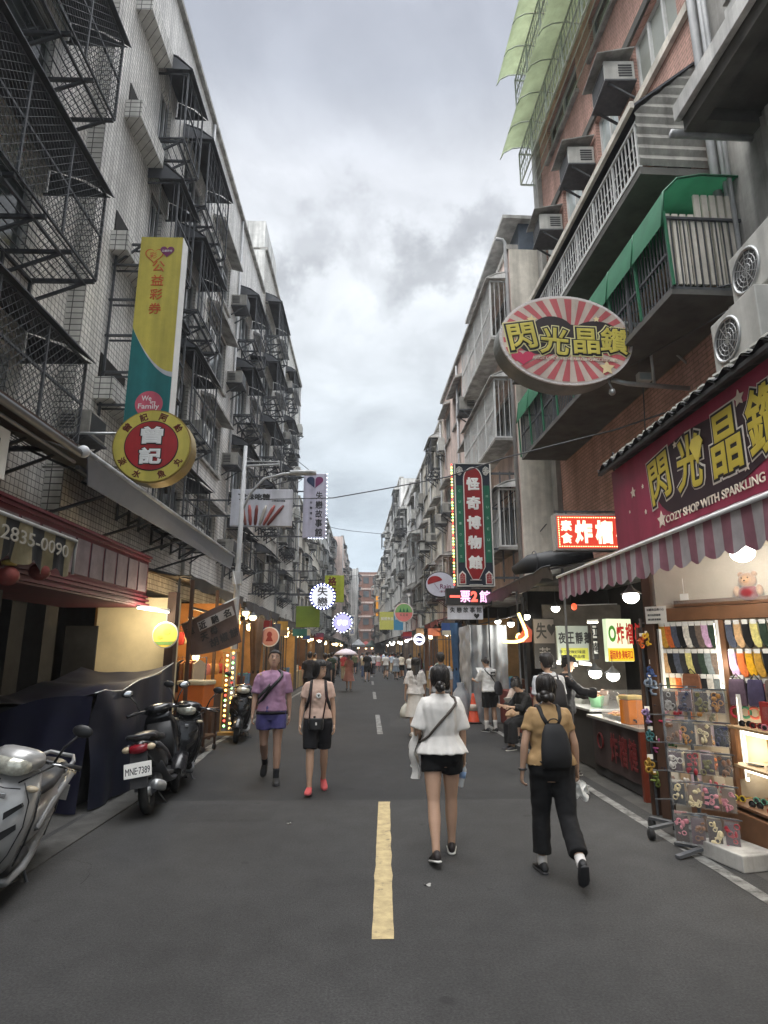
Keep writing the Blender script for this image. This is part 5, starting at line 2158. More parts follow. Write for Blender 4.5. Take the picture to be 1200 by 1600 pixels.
b.text('母', p[0] + ax * .56 - ay * .40 + Vector((0, -.05, 0)), .14, .14, ax, ay, bold=.03)
for i, ch in enumerate('胡椒餅'):
    b.text(ch, p[0] + ax * (.5 + .2 * i) - ay * .60 + Vector((0, -.05, 0)), .17, .17, ax, ay, bold=.03)
b.build('lettering', ink, r_)
b = MB(c0)
b.tube([p[0] + Vector((-.3, .02, -.16)), p[1] + Vector((.1, .02, .04))], .014, 6)
b.tube([p[1] + Vector((.1, .02, .04)), p[1] + Vector((-.1, .3, .6))], .008, 5)
b.tube([p[0] + Vector((-.1, .02, -.06)), p[0] + Vector((-.2, .3, .9))], .008, 5)
b.build('rod', steel, r_)

# clothes stall
r_ = thing('clothes_stall', 'clothes stall glowing orange inside behind the parked scooters', 'market stall', (-4.0, 13, 0))
o_ = (-4.0, 13, 0)
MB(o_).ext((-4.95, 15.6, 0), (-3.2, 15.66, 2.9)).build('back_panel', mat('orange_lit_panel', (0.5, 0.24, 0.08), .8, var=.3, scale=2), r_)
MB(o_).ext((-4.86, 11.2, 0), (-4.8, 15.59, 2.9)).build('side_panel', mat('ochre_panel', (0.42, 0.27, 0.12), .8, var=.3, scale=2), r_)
MB(o_).ext((-4.78, 12.6, 0), (-3.35, 15.2, .8)).build('counter', wood_d, r_)
b = MB(o_)
for y_ in (11.3, 13.2, 15.4):
    b.bar((-3.2, y_, 0), (-3.2, y_, 3.0), .06)
b.bar((-3.2, 11.3, 2.5), (-3.2, 15.4, 2.5), .04)
b.build('post', wood_d, r_)
bulb_lamp((-3.5, 12.4, 2.35), 'warm bulb over the orange chest, left stall', 26, True)
bulb_lamp((-3.8, 14.2, 2.3), 'warm bulb deep inside the clothes stall', 26, True)
for i, (px, py) in enumerate(((384, 958), (395, 965))):
    bulb_lamp(on_y(px, py, 15.5 - i), ('warm lamp at the near rim of the clothes stall canopy', 'warm lamp just beyond it, by the pink disc sign')[i], 14 if i == 0 else 0, True, r=.07)
bulb_lamp(on_y(306, 1027, 12.4), 'small globe lamp beside the brown banner', 8, True, r=.06)
# garment rail with hangers
r_ = thing('garment_rail', 'rail holding wooden hangers and shirts in the clothes stall', 'clothes rail', (-3.4, 12.3, 0))
b = MB()
b.tube([(-.75, 0, 0), (-.75, 0, 1.62), (.28, 0, 1.62), (.28, 0, 0)], .016, 8)
b.build('frame', iron, r_)
gcol = [(150, 96, 50), (186, 150, 96), (120, 60, 40), (206, 188, 160), (96, 84, 80), (170, 120, 70), (60, 52, 50)]
for i in range(11):
    x = -3.4 - .68 + i * .082
    t = thing('hung_shirt', f'shirt on a hanger on the stall rail, {("brown", "tan", "rust", "ivory", "grey", "ochre", "charcoal")[i % 7]} one, {("left half", "right half")[i // 7]}', 'shirt', (x, 12.3, 1.60), R(75), 'shirts on the stall rail')
    b = MB()
    b.poly([(-.22, -.02, -.1), (-.04, -.02, -.03), (.04, -.02, -.03), (.22, -.02, -.1), (.2, -.02, -.62), (-.2, -.02, -.62)], (0, .04, 0))
    b.build('cloth', flat('shirt_%d' % (i % 7), gcol[i % 7], .9), t, .01)
    b = MB()
    b.tube([(0, 0, .02), (.02, 0, .05), (0, 0, -.0), (0, 0, -.04)], .006, 5)
    b.build('hook', wood, t)
# orange chest with pale lid
r_ = thing('cool_box', 'orange box with a pale lid behind the dark scooters', 'box', (-3.12, 11.7, .95), R(-15))
MB().box((0, 0, 0), (.52, .4, .40)).build('body', flat('chest_orange', (196, 104, 40), .5), r_, .02)
MB().box((0, 0, .23), (.56, .44, .08)).build('lid', flat('chest_lid', (196, 182, 150), .5), r_, .02)
r_ = thing('trolley', 'low dark trolley under the orange box', 'trolley', (-3.12, 11.75, 0), R(-15))
b = MB()
b.box((0, 0, .70), (.7, .5, .06))
for x in (-.3, .3):
    for y in (-.2, .2):
        b.bar((x, y, .08), (x, y, .68), .035)
b.box((0, 0, .25), (.66, .46, .04))
b.build('frame', wood_d, r_)
for x in (-.3, .3):
    for y in (-.2, .2):
        MB().lathe([(.05, -.015), (.055, 0), (.05, .015)], (x, y, .056), 12, 'x').build('wheel', rubber, r_)
# illuminated dot column
c0 = on_y(357, 1090, 13.3)
r_ = thing('light_column', 'upright frame strung with green, red and yellow lights at the clothes stall', 'light display', (c0.x, 13.3, 0))
b = MB()
for x in (-.14, .14):
    b.bar((x, 0, .1), (x, 0, 1.75), .03)
b.box((0, 0, .1), (.34, .2, .06))
b.box((0, 0, 1.75), (.34, .1, .05))
b.build('frame', flat('frame_gold', (150, 120, 70)), r_)
bulbs(r_, [(.06 * (-1) ** i, -.03, .2 + i * .05) for i in range(31)], .026, [led_o, led_g, led_o, led_r, mat('lit_ivory_led', (1, .85, .6), emit=1.5)])
# pink round sign
c0 = on_y(421, 995, 17)
r_ = thing('round_sign', 'round pink sign with a red figure above the man in pink', 'sign', c0)
b = MB()
disc(b, (0, 0, 0), .26, 32, 0, .06)
b.build('drum', white, r_)
b = MB()
disc(b, (0, 0, 0), .235, 32, 0, -.004)
b.build('face', flat('disc_pink', (198, 140, 128)), r_)
b = MB()
disc(b, (0, 0, .06), .07, 18, -.005, -.009, .08)
b.poly([(-.1, -.005, -.12), (.1, -.005, -.12), (.05, -.005, .0), (-.05, -.005, .0)], (0, -.004, 0))
b.build('figure_print', flat('figure_red', (140, 36, 36)), r_)
b = MB()
b.bar((0, .03, .25), (0, .03, .7), .02)
b.build('hanger', iron, r_)

# ------------------------------------------------------------------ right side: accessory stall
AO = Vector((2.82, 6.3, 2.8))
r_ = thing('striped_awning', 'grey and maroon striped awning with scalloped edge over the accessory stall', 'awning', AO)
mA, mB_ = flat('awning_grey', (158, 152, 154), .8, var=.18, scale=6), flat('awning_maroon', (132, 88, 100), .8, var=.18, scale=6)
b = MB(AO)
n = 168
y0_, y1_ = 3.4, 9.05
for i in range(n):
    a, c = y0_ + (y1_ - y0_) * i / n, y0_ + (y1_ - y0_) * (i + 1) / n
    b.mi = (i // 4) % 2

    def low(y):
        return 2.51 - .05 * abs(math.sin((y - 3.4) / .27 * PI)) + .03 * noise.noise((y * 1.3, 2, 0))

    def out(y, k):
        return 2.82 - .012 * k * math.sin(y * 14) + .02 * k * noise.noise((y * 3, 5, 0))
    for k in range(4):
        f0, f1 = k / 4, (k + 1) / 4
        b.add([(out(a, f0), a, 2.8 + (low(a) - 2.8) * f0), (out(c, f0), c, 2.8 + (low(c) - 2.8) * f0), (out(c, f1), c, 2.8 + (low(c) - 2.8) * f1), (out(a, f1), a, 2.8 + (low(a) - 2.8) * f1)], [(0, 1, 2, 3)], True)
    b.add([(2.82, a, 2.8), (2.82, c, 2.8), (3.19, c, 2.99 - max(0, c - 7.7) * .1), (3.19, a, 2.99 - max(0, a - 7.7) * .1)], [(0, 1, 2, 3)])
b.build('valance', [mA, mB_], r_, fix=False)
b = MB(AO)
b.tube([(2.81, 3.4, 2.81), (2.81, 9.08, 2.81)], .02, 8)
b.build('rail', white, r_)
b = MB(AO)
for y in (3.6, 6.2, 9.0):
    b.bar((2.84, y, 2.78), (4.5, y, 2.9), .035)
b.tube([(3.35, 7.25, 0), (3.35, 7.25, 2.9)], .03, 8)
b.build('arm', iron, r_)
MB(AO).ext((3.2, 3.4, 2.985), (4.85, 9.0, 3.0)).build('ceiling_sheet', flat('ceiling_cream', (170, 160, 140), .8), r_)

SP = Vector((3.3, 7.0, 0))
SR = math.atan2(-.786, .618)
cosr, sinr = math.cos(SR), math.sin(SR)


def sp(u, o, z):
    """point on the sock wall: u along it, o out of it towards the street"""
    return Vector((SP.x + u * cosr + o * sinr, SP.y + u * sinr - o * cosr, z))


r_ = thing('sock_wall', 'slanting display wall of the accessory stall, brown beam above rows of socks', 'display wall', SP, SR)
MB().ext((-.06, .03, .0), (1.75, .07, 2.9)).build('back_panel', mat('cream_display_panel', (0.60, 0.53, 0.42), .7, var=.08), r_)
MB().ext((-.12, -.06, 2.06), (1.75, .025, 2.2)).build('beam', wood, r_, .004)
MB().ext((-.12, -.1, 0), (-.02, .02, 2.75)).build('post', wood_d, r_, .004)
for u in (.66, 1.25):
    MB().ext((u, -.05, .5), (u + .05, .022, 2.055)).build('stile', wood, r_)
b = MB()
for z in (2.03, 1.74, 1.48, 1.22, .98):
    b.tube([(.02, -.03, z), (1.7, -.03, z)], .006, 6)
b.build('rail', steel, r_)
MB().ext((.0, -.075, 2.24), (1.7, -.068, 2.78)).build('clear_sheet', clear, r_)
MB().ext((.2, -.02, 2.21), (1.6, .02, 2.28)).build('shelf', wood, r_)
tube_lamp(sp(.63, .05, 1.36), sp(.63, .05, 2.02), 'upright tube lamp between the sock racks', 4)
tube_lamp(sp(.02, .06, .85), sp(.02, .06, 1.95), 'warm upright light strip at the corner post of the stall', 3, True, r=.009)
tube_lamp(sp(.78, .09, .5), sp(.78, .09, 1.28), 'warm upright tube beside the glasses shelves', 4, True)
# notice
t = thing('paper_notice', 'white paper notice with black lines on the stall corner post', 'notice', sp(.03, .115, 2.13), SR)
MB().box((0, 0, 0), (.24, .006, .19)).build('sheet', paper, t)
b = MB()
b.text('試戴飾品請小心', (0, -.004, .06), .2, .03, bold=.02, thick=.001)
b.text('請勿拍照謝謝', (-.02, -.004, .0), .15, .026, bold=.02, thick=.001)
b.text('請勿飲食謝謝', (-.02, -.004, -.05), .15, .026, bold=.02, thick=.001)
b.build('lettering', ink, t)
# price tag hanging, plush bear
t = thing('plush_bear', 'plush bear in a red dress behind the clear sheet over the stall', 'plush toy', sp(.98, -.0, 2.25), SR)
fur, rd = flat('plush_tan', (188, 150, 118), .95, sheen=.4), flat('plush_red', (132, 36, 44), .95, sheen=.3)
b = MB()
b.ball((0, -.02, .27), (.12, .10, .11), 14, 10)
b.ball((-.09, 0, .36), .04, 10, 6)
b.ball((.09, 0, .36), .04, 10, 6)
b.ball((0, -.11, .25), (.045, .03, .035), 10, 6)
b.build('head', fur, t)
MB().ball((0, -.01, .09), (.15, .11, .11), 14, 10).build('dress', rd, t)
b = MB()
b.ball((-.15, -.04, .12), (.05, .05, .08), 10, 6)
b.ball((.15, -.04, .12), (.05, .05, .08), 10, 6)
b.build('arms', fur, t)
b = MB()
b.ball((-.04, -.115, .30), .011, 8, 5)
b.ball((.04, -.115, .30), .011, 8, 5)
b.ball((0, -.138, .26), .012, 8, 5)
b.build('eyes', ink, t)
t.scale = (.72, .72, .72)
t = thing('price_tag', 'small white price tag hanging before the clear sheet', 'tag', sp(.36, .1, 2.31), SR)
MB().box((0, 0, 0), (.09, .004, .07)).build('card', paper, t)
b = MB()
b.tube([(0, 0, .035), (0, 0, .2)], .003, 5)
b.build('string', paper, t)

# stall lamps
for i, (px, py, Y, pw, w) in enumerate(((986, 933, 7.3, 26, False), (1160, 864, 5.6, 22, False), (1121, 905, 6.6, 14, False), (1044, 917, 7.2, 8, True), (868, 951, 10.8, 4, False))):
    bulb_lamp(on_y(px, py, Y), ('large white bulb hanging below the scalloped awning', 'large white bulb above the plush bear', 'white bulb between the two large ones', 'amber bulb by the paper notice', 'pale bulb under the black canopy left of the red lantern')[i], pw, w, r=(.075, .085, .06, .05, .06)[i], drop=.3)
for i, (px, py) in enumerate(((930, 1052), (958, 1056))):
    bulb_lamp(on_y(px, py, 9.3), ('white shaded lamp over the durian counter, nearer the tube', 'white shaded lamp over the durian counter, nearer the glass case')[i], 14, False, r=.075, drop=.25)
p = on_y(897, 948, 10.6)
t = thing('red_lamp', 'little glowing red lantern on a white rod', 'lamp', p)
MB().ball((0, 0, 0), (.05, .05, .06), 10, 8).build('shade', mat('lit_red_shade', (.9, .1, .04), emit=.8), t)
b = MB()
b.tube([(.04, 0, .03), (.75, 0, .05)], .01, 6)
b.build('rod', pvc, t)
tube_lamp(on_y(870, 1036, 10.7), on_y(902, 1040, 10.6), 'white tube lamp under the pale black-lettered sign', 14)
tube_lamp(on_y(905, 1037, 10.9), on_y(924, 1039, 10.8), 'shorter white tube lamp next to it, by the durian sign', 0)
tube_lamp(on_y(918, 973, 10.2), on_y(934, 972, 10.2), 'short white tube above the narrow stacked sign', 0)

# socks
SOCK_GROUP = 'socks hung on the display wall'


def sock(u, z, col, label, w=.085, h=.25, print_=None):
    t = thing('sock_pair', label, 'socks', sp(u, .045, z), SR, SOCK_GROUP)
    k = w / .085
    b = MB()
    pts = [(-.035, 0), (.025, 0), (.03, -.12), (.045, -.16), (.05, -.20), (.045, -.245), (.015, -.255), (-.012, -.22), (-.03, -.16)]
    b.poly([(x * k * 1.15, -.012, zz_ * h / .25) for x, zz_ in pts], (0, .024, 0))
    b.build('knit', flat('sock_%d_%d_%d' % col, col, .95, var=.3, scale=38), t, .006)
    MB().box((0, -.016, .005), (.055, .006, .045)).build('card', paper, t)
    return t


SC = {'mustard striped': (196, 150, 60), 'grey-blue': (78, 84, 100), 'black': (26, 26, 28), 'speckled charcoal': (54, 54, 56), 'brown heather': (108, 94, 84), 'lilac': (196, 160, 190), 'tan': (206, 168, 124),
      'white-flecked black': (40, 40, 42), 'pale yellow': (214, 204, 130), 'ash grey': (126, 134, 134), 'dark green': (44, 60, 48), 'off-white': (214, 210, 200), 'bright yellow': (214, 160, 30), 'rust orange': (200, 104, 50)}
rows = (('top', 2.02, ('mustard striped', 'rust orange', 'grey-blue', 'black', 'off-white', 'speckled charcoal', 'brown heather', 'lilac', 'dark green')),
        ('middle', 1.73, ('tan', 'black', 'grey-blue', 'speckled charcoal', 'pale yellow', 'white-flecked black', 'dark green', 'ash grey', 'brown heather')),
        ('bottom', 1.47, ('dark green', 'tan', 'rust orange', 'off-white', 'brown heather', 'black', 'white-flecked black', 'off-white', 'ash grey')))
seen = {}
for rn, z, cs in rows:
    for i, c in enumerate(cs):
        k_ = f'{c} socks, {rn} row left of the upright tube lamp'
        if k_ in seen:
            k_ = f'second {c} socks, {rn} row left of the upright tube lamp'
        seen[k_] = 1
        sock(.055 + i * .066, z, SC[c], k_)
for rn, z, cs in (('top', 2.02, ('grey-blue', 'tan', 'black', 'pale yellow', 'dark green', 'brown heather')), ('middle', 1.73, ('lilac', 'rust orange', 'bright yellow', 'mustard striped', 'black', 'grey-blue'))):
    for i, c in enumerate(cs):
        sock(.76 + i * .08, z, SC[c], f'{c} socks, {rn} row right of the upright tube lamp')
# hanging bags and mats below
for i, (u, z, w, h, col, lab) in enumerate(((.33, 1.50, .19, .27, (120, 78, 56), 'brown cloth bag hung over the bottom sock row'), (.78, 1.46, .16, .26, (92, 76, 92), 'dusk purple pouch at the right of the sock wall'), (.95, 1.46, .15, .26, (70, 64, 92), 'violet pouch beside the dusk purple one'), (1.11, 1.46, .15, .26, (104, 90, 84), 'taupe pouch at the right end of the row'))):
    t = thing('cloth_pouch', lab, 'bag', sp(u, .075, z), SR, 'pouches on the display wall')
    b = MB()
    b.loft([[(x * w / 2 * k, y * .02 * q, -zz_) for x, y in ((-1, -1), (1, -1), (1, 1), (-1, 1))] for zz_, k, q in ((0, .8, .4), (.02, .9, .7), (h * .5, 1, 1.1), (h * .95, 1, .9), (h, .96, .3))], True, False)
    b.build('cloth', flat('pouch_%d' % i, col, .9, var=.2, scale=20), t, .006)
    b = MB()
    b.tube([(-w * .25, 0, 0), (0, 0, .05), (w * .25, 0, 0)], .006, 5)
    b.build('strap', ink, t)

# spinner stands with packets
for i, (x, y, lab, n) in enumerate(((2.95, 6.35, 'black wheeled spinner stand, nearer the durian counter', 3), (2.93, 5.80, 'black spinner stand with flat splayed feet', 2))):
    r_ = thing('spinner_stand', lab, 'display stand', (x, y, 0))
    b = MB()
    b.tube([(0, 0, .06), (0, 0, 1.42)], .016, 8)
    for k in range(4):
        a = R(20 + 90 * k)
        b.bar((0, 0, .12 if i == 0 else .06), (.3 * math.cos(a), .3 * math.sin(a), .10 if i == 0 else .02), .05, .025)
    for z in (1.40, 1.12, .86, .60, .34):
        b.bar((-.05, -.02, z), (.22, -.27, z), .010)
        b.bar((-.17, -.02, z), (.05, -.02, z), .010)
    b.build('frame', iron, r_)
    if i == 0:
        for k in range(4):
            a = R(20 + 90 * k)
            MB().lathe([(.02, -.02), (.05, -.02), (.05, .02), (.02, .02)], (.29 * math.cos(a), .29 * math.sin(a), .05), 14, 'x').build('castor', rubber, r_)
PK = [('silver', (150, 146, 140)), ('amber', (170, 120, 60)), ('rosy', (190, 120, 130)), ('brown', (120, 84, 60)), ('olive', (110, 104, 60)), ('crimson', (150, 40, 50)), ('white', (196, 190, 182)), ('navy', (50, 54, 80)), ('tangerine', (206, 110, 50)), ('ivory', (206, 190, 150))]
ROWN = ('top', 'second', 'third', 'fourth', 'lowest')
rnd.seed(11)
for j, z in enumerate((1.40, 1.13, .87, .61, .35)):
    h = (.21, .22, .2, .22, .27)[j]
    for i in range(4):
        w = .125
        u = -.2 + i * .14
        x, y = 2.93 + u * .72, 5.83 - u * .62 - .10
        nm, col = PK[(j * 3 + i * 7 + j * i) % 10]
        col2 = PK[(j * 5 + i * 3 + 2) % 10]
        nm = ('rosy' if j == 3 and i > 1 else 'ivory' if j == 4 and i == 2 else nm)
        col = dict(PK)[nm]
        t = thing('accessory_packet', f'clear packet of {nm} trinkets, {ROWN[j]} row, {("far", "inner", "near-middle", "near")[i]} column of the spinner', 'packet', (x, y, z), R(-40 + rnd.uniform(-12, 12)), 'packets on the spinner stand')
        b = MB()
        b.loft([[(xx * w / 2, yy * .016 * q, -zz_) for xx, yy in ((-1, -1), (1, -1), (1, 1), (-1, 1))] for zz_, q in ((0, .2), (.03, .3), (h * .4, 1), (h * .8, 1.1), (h, .2))], True, True)
        b.build('sleeve', clear, t)
        b = MB()
        b.box((0, .004, -h * .06), (w * .8, .004, h * .08))
        b.build('header_card', flat('header_%d' % ((i + j) % 3), ((196, 186, 170), (150, 96, 90), (110, 120, 130))[(i + j) % 3]), t)
        b = MB()
        r2 = random.Random(j * 7 + i)
        for k in range(9):
            q_ = (r2.uniform(-.042, .042), -.008, -h * r2.uniform(.22, .90))
            if (k + i + j) % 3 == 0:
                b.torus(q_, .019 * r2.uniform(.7, 1.2), .005, 'y', 12, 5)
            elif (k + i + j) % 3 == 1:
                b.box(q_, (.03 * r2.uniform(.6, 1.4), .012, .014 * r2.uniform(.6, 2.2)), ry=r2.uniform(-1, 1))
            else:
                b.ball(q_, (.017 * r2.uniform(.6, 1.5), .010, .02 * r2.uniform(.6, 1.6)), 8, 5)
        b.build('trinket', flat('trinket_' + nm, col, .4, var=.3, scale=40), t)
        MB().box((0, .010, -h * .55), (w * .86, .003, h * .8)).build('backing', flat('packet_back_%d' % ((i * 2 + j) % 4), ((70, 60, 56), (120, 100, 84), (90, 74, 80), (54, 56, 60))[(i * 2 + j) % 4], .7), t)
for j, z in enumerate((1.46, 1.22, .98, .74, .50)):
    for i in range(5):
        u = .06 + i * .115
        nm, col = PK[(j * 7 + i * 3 + 5) % 10]
        t = thing('accessory_packet', f'packet of {nm} charms on the wall behind the spinner, {ROWN[j]} row, {("farthest", "second", "middle", "fourth", "nearest")[i]} hook', 'packet', sp(u, .11 if j else .14, z - (0 if j else .12)), SR + R((i * 37 + j * 11) % 15 - 7), 'packets on the display wall')
        w, h = .10, .19
        r2 = random.Random(j * 31 + i)
        b = MB()
        b.box((0, 0, -h * .5), (w, .006, h))
        b.build('card', flat('backcard_%d' % ((i + j) % 4), ((206, 196, 176), (186, 160, 130), (196, 176, 186), (150, 130, 110))[(i + j) % 4], .7), t)
        b = MB()
        for k in range(5):
            b.ball((r2.uniform(-.035, .035), -.012, -h * r2.uniform(.25, .9)), (.018 * r2.uniform(.7, 1.4), .012, .022 * r2.uniform(.7, 1.5)), 8, 5)
        b.build('charm', flat('trinket_' + nm, col, .4, var=.3, scale=40), t)
        if r2.random() < .6:
            MB().box((0, -.026, -h * .55), (w * .98, .003, h * .85)).build('sleeve', clear, t)
for i in range(9):
    nm = ('peach', 'grey', 'black', 'cream', 'rose', 'mustard', 'brown', 'white', 'blue')[i]
    col = ((220, 170, 140), (130, 130, 134), (34, 34, 36), (214, 204, 180), (190, 120, 130), (190, 150, 60), (110, 80, 60), (214, 212, 206), (100, 120, 160))[i]
    sock(.74 + i * .075, 1.47 if i % 2 else 1.44, col, f'{nm} socks in the low row right of the upright tube lamp')
for i in range(6):
    nm = ('ruby', 'jade', 'coral', 'sand', 'plum', 'sky')[i]
    col = ((150, 30, 50), (70, 130, 96), (214, 110, 90), (196, 170, 130), (100, 60, 100), (120, 160, 190))[i]
    t = thing('hair_band', f'{nm} hair band hung below the pouches at the right of the display wall', 'hair band', sp(.74 + i * .085, .07, 1.14), SR, 'hair bands on the display wall')
    MB().torus((0, 0, 0), .05, .013, 'y', 18, 8).build('band', flat('band_' + nm, col, .6, var=.2), t)
    MB().box((0, .0, .065), (.05, .004, .04)).build('card', paper, t)
# hair ties on the corner rack
HT = [('scarlet', (150, 30, 60), 1033, 1126, .075), ('green', (60, 104, 66), 1052, 1158, .055), ('navy', (30, 32, 52), 1040, 1192, .085), ('blue', (54, 74, 120), 1020, 1048, .06), ('yellow', (206, 170, 50), 1012, 1000, .05), ('orange', (190, 90, 40), 1003, 1002, .045),
      ('steel blue', (96, 110, 130), 1018, 1075, .07), ('lilac', (130, 110, 150), 1012, 1120, .055), ('multicoloured', (140, 110, 40), 1017, 1197, .06), ('teal', (50, 96, 100), 1017, 1150, .05), ('magenta', (140, 60, 110), 1030, 1165, .05), ('charcoal', (44, 44, 48), 1030, 1098, .05), ('olive green', (96, 110, 50), 1024, 1218, .05)]
r_ = thing('hair_tie_rack', 'upright wire rack of hair ties at the corner of the accessory stall', 'display rack', (3.3, 7.12, 0))
b = MB()
for x in (-.16, .12):
    b.bar((x, 0, 0), (x, 0, 2.1), .02)
for k in range(8):
    b.bar((-.16, 0, .3 + k * .25), (.12, 0, .3 + k * .25), .012)
b.build('frame', iron, r_)
MB().ext((-.2, .02, 0), (.16, .05, 2.0)).build('back_board', wood_d, r_)
for nm, col, px, py, s_ in HT:
    p = on_y(px, py, 7.02)
    t = thing('hair_tie_bunch', f'bunch of {nm} hair ties on the corner rack', 'hair ties', p, 0, 'hair tie bunches on the corner rack')
    b = MB()
    r2 = random.Random(px)
    for k in range(7):
        c_ = (r2.uniform(-1, 1) * s_ * .8, r2.uniform(-.5, .2) * s_, r2.uniform(-1.3, 1.3) * s_)
        b.torus(c_, s_ * .42, s_ * .2, ('x', 'y', 'z')[k % 3], 12, 6)
    b.build('ties', flat('tie_' + nm.replace(' ', '_'), col, .8, var=.35, scale=30), t)
    MB().box((0, .0, s_ * 1.6), (s_, .01, s_ * .8)).build('card', paper, t)

# shelf unit with glasses
UO = Vector((3.75, 4.9, 0))
r_ = thing('shelf_unit', 'brown wooden shelf unit of glasses and combs at the right edge', 'shelves', UO)
b = MB(UO)
b.ext((3.33, 3.6, 0), (3.9, 6.75, .33))
b.build('plinth', wood, r_, .006)
for z in (.36, .68, 1.02):
    MB(UO).ext((3.36 if z < .5 else 3.45, 3.6, z), (3.88, 6.15, z + .022)).build('shelf', flat('shelf_pale', (190, 160, 120), .5) if z > .5 else wood, r_)
MB(UO).ext((3.882, 3.6, .333), (3.91, 6.15, 1.2)).build('back_panel', flat('back_warm', (190, 160, 116), .7), r_)
b = MB(UO)
for y in (6.08, 5.2, 4.6):
    b.ext((3.82, y, .383), (3.87, y + .05, 1.015))
    b.ext((3.45, y, .383), (3.49, y + .05, 1.015))
b.build('upright', wood, r_)
tube_lamp((3.53, 3.8, .99), (3.53, 6.0, .99), 'warm tube under the upper glasses shelf', 4, True)
tube_lamp((3.53, 3.8, .655), (3.53, 6.0, .655), 'warm tube under the middle glasses shelf', 3, True)


def glasses(loc, rz, col, label, g):
    t = thing('sunglasses', label, 'sunglasses', loc, rz, g)
    m = flat('frame_%d_%d_%d' % col, col, .35)
    b = MB()
    for x in (-.034, .034):
        b.torus((x, 0, .022), .026, .006, 'y', 14, 6)
    b.bar((-.01, 0, .03), (.01, 0, .03), .007)
    for x in (-.062, .062):
        b.tube([(x, 0, .03), (x, .1, .028), (x * .95, .13, .012)], .004, 5)
    b.build('frame', m, t)
    b = MB()
    for x in (-.034, .034):
        b.lathe([(.001, 0), (.025, .001), (.001, .002)], (x, 0, .022), 12, 'y')
    b.build('lens', ac_d, t)
    return t


GL = [('yellow', (206, 180, 60)), ('mint', (96, 170, 150)), ('black', (26, 26, 28)), ('white', (210, 206, 196)), ('red', (150, 40, 40)), ('tortoise brown', (110, 66, 34)), ('pink', (206, 130, 150))]
for i in range(13):
    glasses((3.44 + (i % 2) * .12, 6.05 - i * .13, .383), R(-60), GL[i % 7][1], f'{GL[i % 7][0]} framed sunglasses on the lowest shelf of the wooden unit{", nearer pair" if i > 6 else ""}', 'sunglasses on the shelves')
for i in range(7):
    glasses((3.56, 6.0 - i * .17, 1.043), R(-60), GL[(i * 2 + 2) % 7][1], f'{GL[(i * 2 + 2) % 7][0]} framed sunglasses on the top shelf of the wooden unit', 'sunglasses on the shelves')
rnd.seed(3)
for i in range(7):
    c_ = ('black', 'brown', 'white', 'pink', 'silver', 'green', 'orange')[i]
    t = thing('hair_comb', f'{c_} hair comb lying on the middle glasses shelf', 'comb', (3.58 + (i % 2) * .1, 5.95 - i * .15, .703), R(-70 + rnd.uniform(-15, 15)), 'combs on the middle shelf')
    b = MB()
    b.box((0, 0, .008), (.17, .014, .014))
    for k in range(12):
        b.box((-.07 + k * .013, -.024, .008), (.005, .036, .006))
    b.build('comb', flat('comb_' + c_, ((30, 30, 30), (90, 60, 40), (200, 200, 196), (206, 140, 160), (160, 160, 164), (80, 130, 80), (206, 120, 50))[i], .35), t)
for i, (y, z, nm, col) in enumerate(((5.45, 1.05, 'red', (160, 50, 50)), (5.2, 1.05, 'orange', (206, 110, 40)), (4.95, 1.05, 'violet', (100, 80, 140)), (5.4, .71, 'yellow', (206, 180, 70)), (5.05, .71, 'tan', (180, 140, 96)))):
    t = thing('gift_box', f'{nm} boxed trinket at the back of the {"top" if z > 1 else "middle"} glasses shelf', 'box', (3.78, y + .5, z), R(-70), 'boxed trinkets on the shelves')
    MB().box((0, 0, .11), (.17, .06, .21)).build('carton', flat('carton_' + nm, col, .5), t, .004)
    MB().box((0, -.032, .11), (.11, .004, .12)).build('window', clear, t)
t = thing('stone_block', 'pale concrete block on the road edge under the spinner stand', 'block', (3.13, 5.62, 0), R(12))
MB().box((0, 0, .065), (.36, .5, .13)).build('block', concrete, t, .01)

# durian counter
DO = Vector((3.7, 8.6, 0))
r_ = thing('durian_counter', 'dark food counter with red lettering on its front cloth and a glass top case', 'food stall', DO)
MB(DO).ext((3.34, 7.78, 0.02), (4.2, 9.5, .78)).build('base', shade_black, r_)
MB(DO).ext((3.27, 7.72, .782), (4.25, 9.56, .82)).build('counter_top', flat('counter_steel', (150, 146, 138), .3), r_, .004)
MB(DO).ext((3.27, 7.70, .0), (3.60, 7.765, .78)).build('end_panel', flat('end_rust', (112, 46, 26), .6), r_)
b = MB(DO)
b.grid(lambda u, v: (3.315 + .012 * math.sin(u * 20), 7.8 + u * 1.68, .77 - v * .62), 30, 3)
b.build('front_cloth', flat('skirt_brown', (58, 44, 42), .8), r_, fix=False)
b = MB(DO)
for i, ch in enumerate('炸榴槤'):
    b.text(ch, (3.292, 8.62 - i * .3, .47), .26, .38, (0, -1, 0), (0, 0, 1), bold=.02)
b.torus((3.295, 9.12, .5), .1, .012, 'x', 20, 5)
b.build('lettering', flat('skirt_red', (104, 28, 28)), r_)
b = MB(DO)
for p_, q_ in (((3.3, 7.8), (3.3, 9.0)), ((3.3, 9.0), (3.9, 9.0)), ((3.3, 7.8), (3.9, 7.8))):
    b.ext((min(p_[0], q_[0]) - .003, min(p_[1], q_[1]) - .003, .822), (max(p_[0], q_[0]) + .003, max(p_[1], q_[1]) + .003, 1.2))
b.build('glass_case', clear, r_)
t = thing('juice_tank', 'bright orange box standing on the durian counter', 'box', (3.42, 8.22, .822), R(8))
MB().box((0, 0, .15), (.24, .22, .30)).build('body', flat('tank_orange', (226, 130, 24), .35), t, .012)
MB().box((0, 0, .33), (.25, .23, .05)).build('lid', flat('tank_lid', (216, 190, 120), .4), t, .01)
b = MB()
